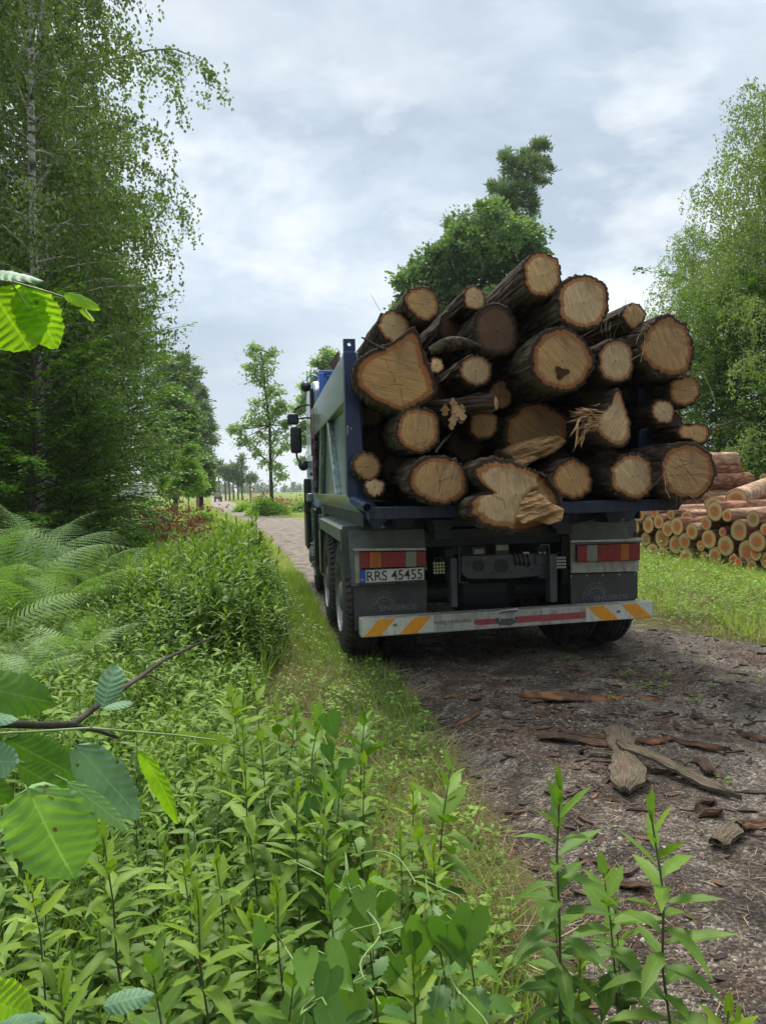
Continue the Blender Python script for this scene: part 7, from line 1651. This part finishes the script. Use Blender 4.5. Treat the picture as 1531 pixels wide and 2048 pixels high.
def ramp(f, st):
    nd = wn('ShaderNodeValToRGB'); e = nd.color_ramp.elements
    while len(e) < len(st): e.new(.5)
    for q, (p, c) in zip(e, st): q.position = p; q.color = (*c, 1) if hasattr(c, '__len__') else (c, c, c, 1)
    lk(f, nd.inputs[0]); return nd.outputs[0]
def mixc(f, a, b_):
    nd = wn('ShaderNodeMix', data_type='RGBA')
    for i_, v in ((0, f), (6, a), (7, b_)):
        if isinstance(v, bpy.types.NodeSocket): lk(v, nd.inputs[i_])
        elif isinstance(v, (int, float)): nd.inputs[i_].default_value = v
        else: nd.inputs[i_].default_value = (*v, 1)
    return nd.outputs[2]
n1 = nz(2.6, 8, .55, (3.1, 1.2, 0), .25); n2 = nz(5.5, 7, .56, (7.4, 2.2, 0), .2); n3 = nz(2.0, 6, .5, (1.0, 5.0, 2), .2)
base = ramp(n1, [(.36, (.37, .46, .56)), (.46, (.53, .62, .71)), (.54, (.70, .76, .81)), (.64, (.85, .87, .89))])
base = mixc(m('MULTIPLY', ramp(n2, [(.50, 0.0), (.70, 1.0)]), .7), base, (.90, .92, .93))
base = mixc(m('MULTIPLY', ramp(n3, [(.50, 0.0), (.62, 1.0)]), .6), base, (.38, .46, .55))
hor = ramp(m('MAXIMUM', sep.outputs[2], 0.0), [(.0, 1.0), (.22, 0.0)])
base = mixc(.10, base, (.92, .93, .94)); base = mixc(m('MULTIPLY', hor, .5), base, (.74, .80, .86))
b2 = wn('ShaderNodeBackground'); lk(base, b2.inputs[0])
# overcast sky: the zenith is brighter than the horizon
back = ramp(m('MULTIPLY', sep.outputs[1], -1.0), [(.0, 0.0), (.5, 1.0)])          # unseen low sky behind the viewer, dimmed to shade the truck's rear
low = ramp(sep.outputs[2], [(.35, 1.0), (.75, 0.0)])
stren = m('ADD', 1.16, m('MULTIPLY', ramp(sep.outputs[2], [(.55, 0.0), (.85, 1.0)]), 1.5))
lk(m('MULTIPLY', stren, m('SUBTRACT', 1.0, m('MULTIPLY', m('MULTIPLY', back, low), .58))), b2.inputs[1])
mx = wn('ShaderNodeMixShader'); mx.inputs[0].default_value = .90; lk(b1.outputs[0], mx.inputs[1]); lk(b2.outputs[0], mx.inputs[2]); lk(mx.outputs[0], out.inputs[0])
sl = bpy.data.lights.new('sun', 'SUN'); sl.energy = 3.7; sl.angle = math.radians(12); sl.color = (1, .95, .87)
so = bpy.data.objects.new('sun', sl); COL.objects.link(so)
S = Vector((math.cos(EL) * math.sin(AZ), math.cos(EL) * math.cos(AZ), math.sin(EL))); so.rotation_euler = (-S).to_track_quat('-Z', 'Y').to_euler()
cd = bpy.data.cameras.new('camera'); co = bpy.data.objects.new('camera', cd); COL.objects.link(co); scene.camera = co
cd.sensor_fit = 'VERTICAL'; cd.sensor_height = 36; cd.sensor_width = 27; cd.lens = 36 * CF / 2048; cd.clip_start = .05; cd.clip_end = 5000
Rm = Matrix((CAMR, CAMU, -CAMF)).transposed(); co.matrix_world = Matrix.Translation(CAM) @ Rm.to_4x4()
hm = bpy.data.materials.new('haze'); hm.use_nodes = True; hn = hm.node_tree; hn.nodes.clear(); ho_ = hn.nodes.new('ShaderNodeOutputMaterial'); pv = hn.nodes.new('ShaderNodeVolumePrincipled')
pv.inputs['Color'].default_value = (.86, .92, 1, 1); pv.inputs['Density'].default_value = .0004; hn.links.new(pv.outputs[0], ho_.inputs['Volume'])
tag(MB().box((-690, -25, -3), (690, 1200, 40)).build('haze', hm, None), kind='stuff')
scene.view_settings.view_transform = 'Standard'; scene.view_settings.look = 'None'; scene.view_settings.exposure = .2; scene.view_settings.gamma = 1
scene.cycles.max_bounces = 6; scene.cycles.transmission_bounces = 4; scene.cycles.use_denoising = True
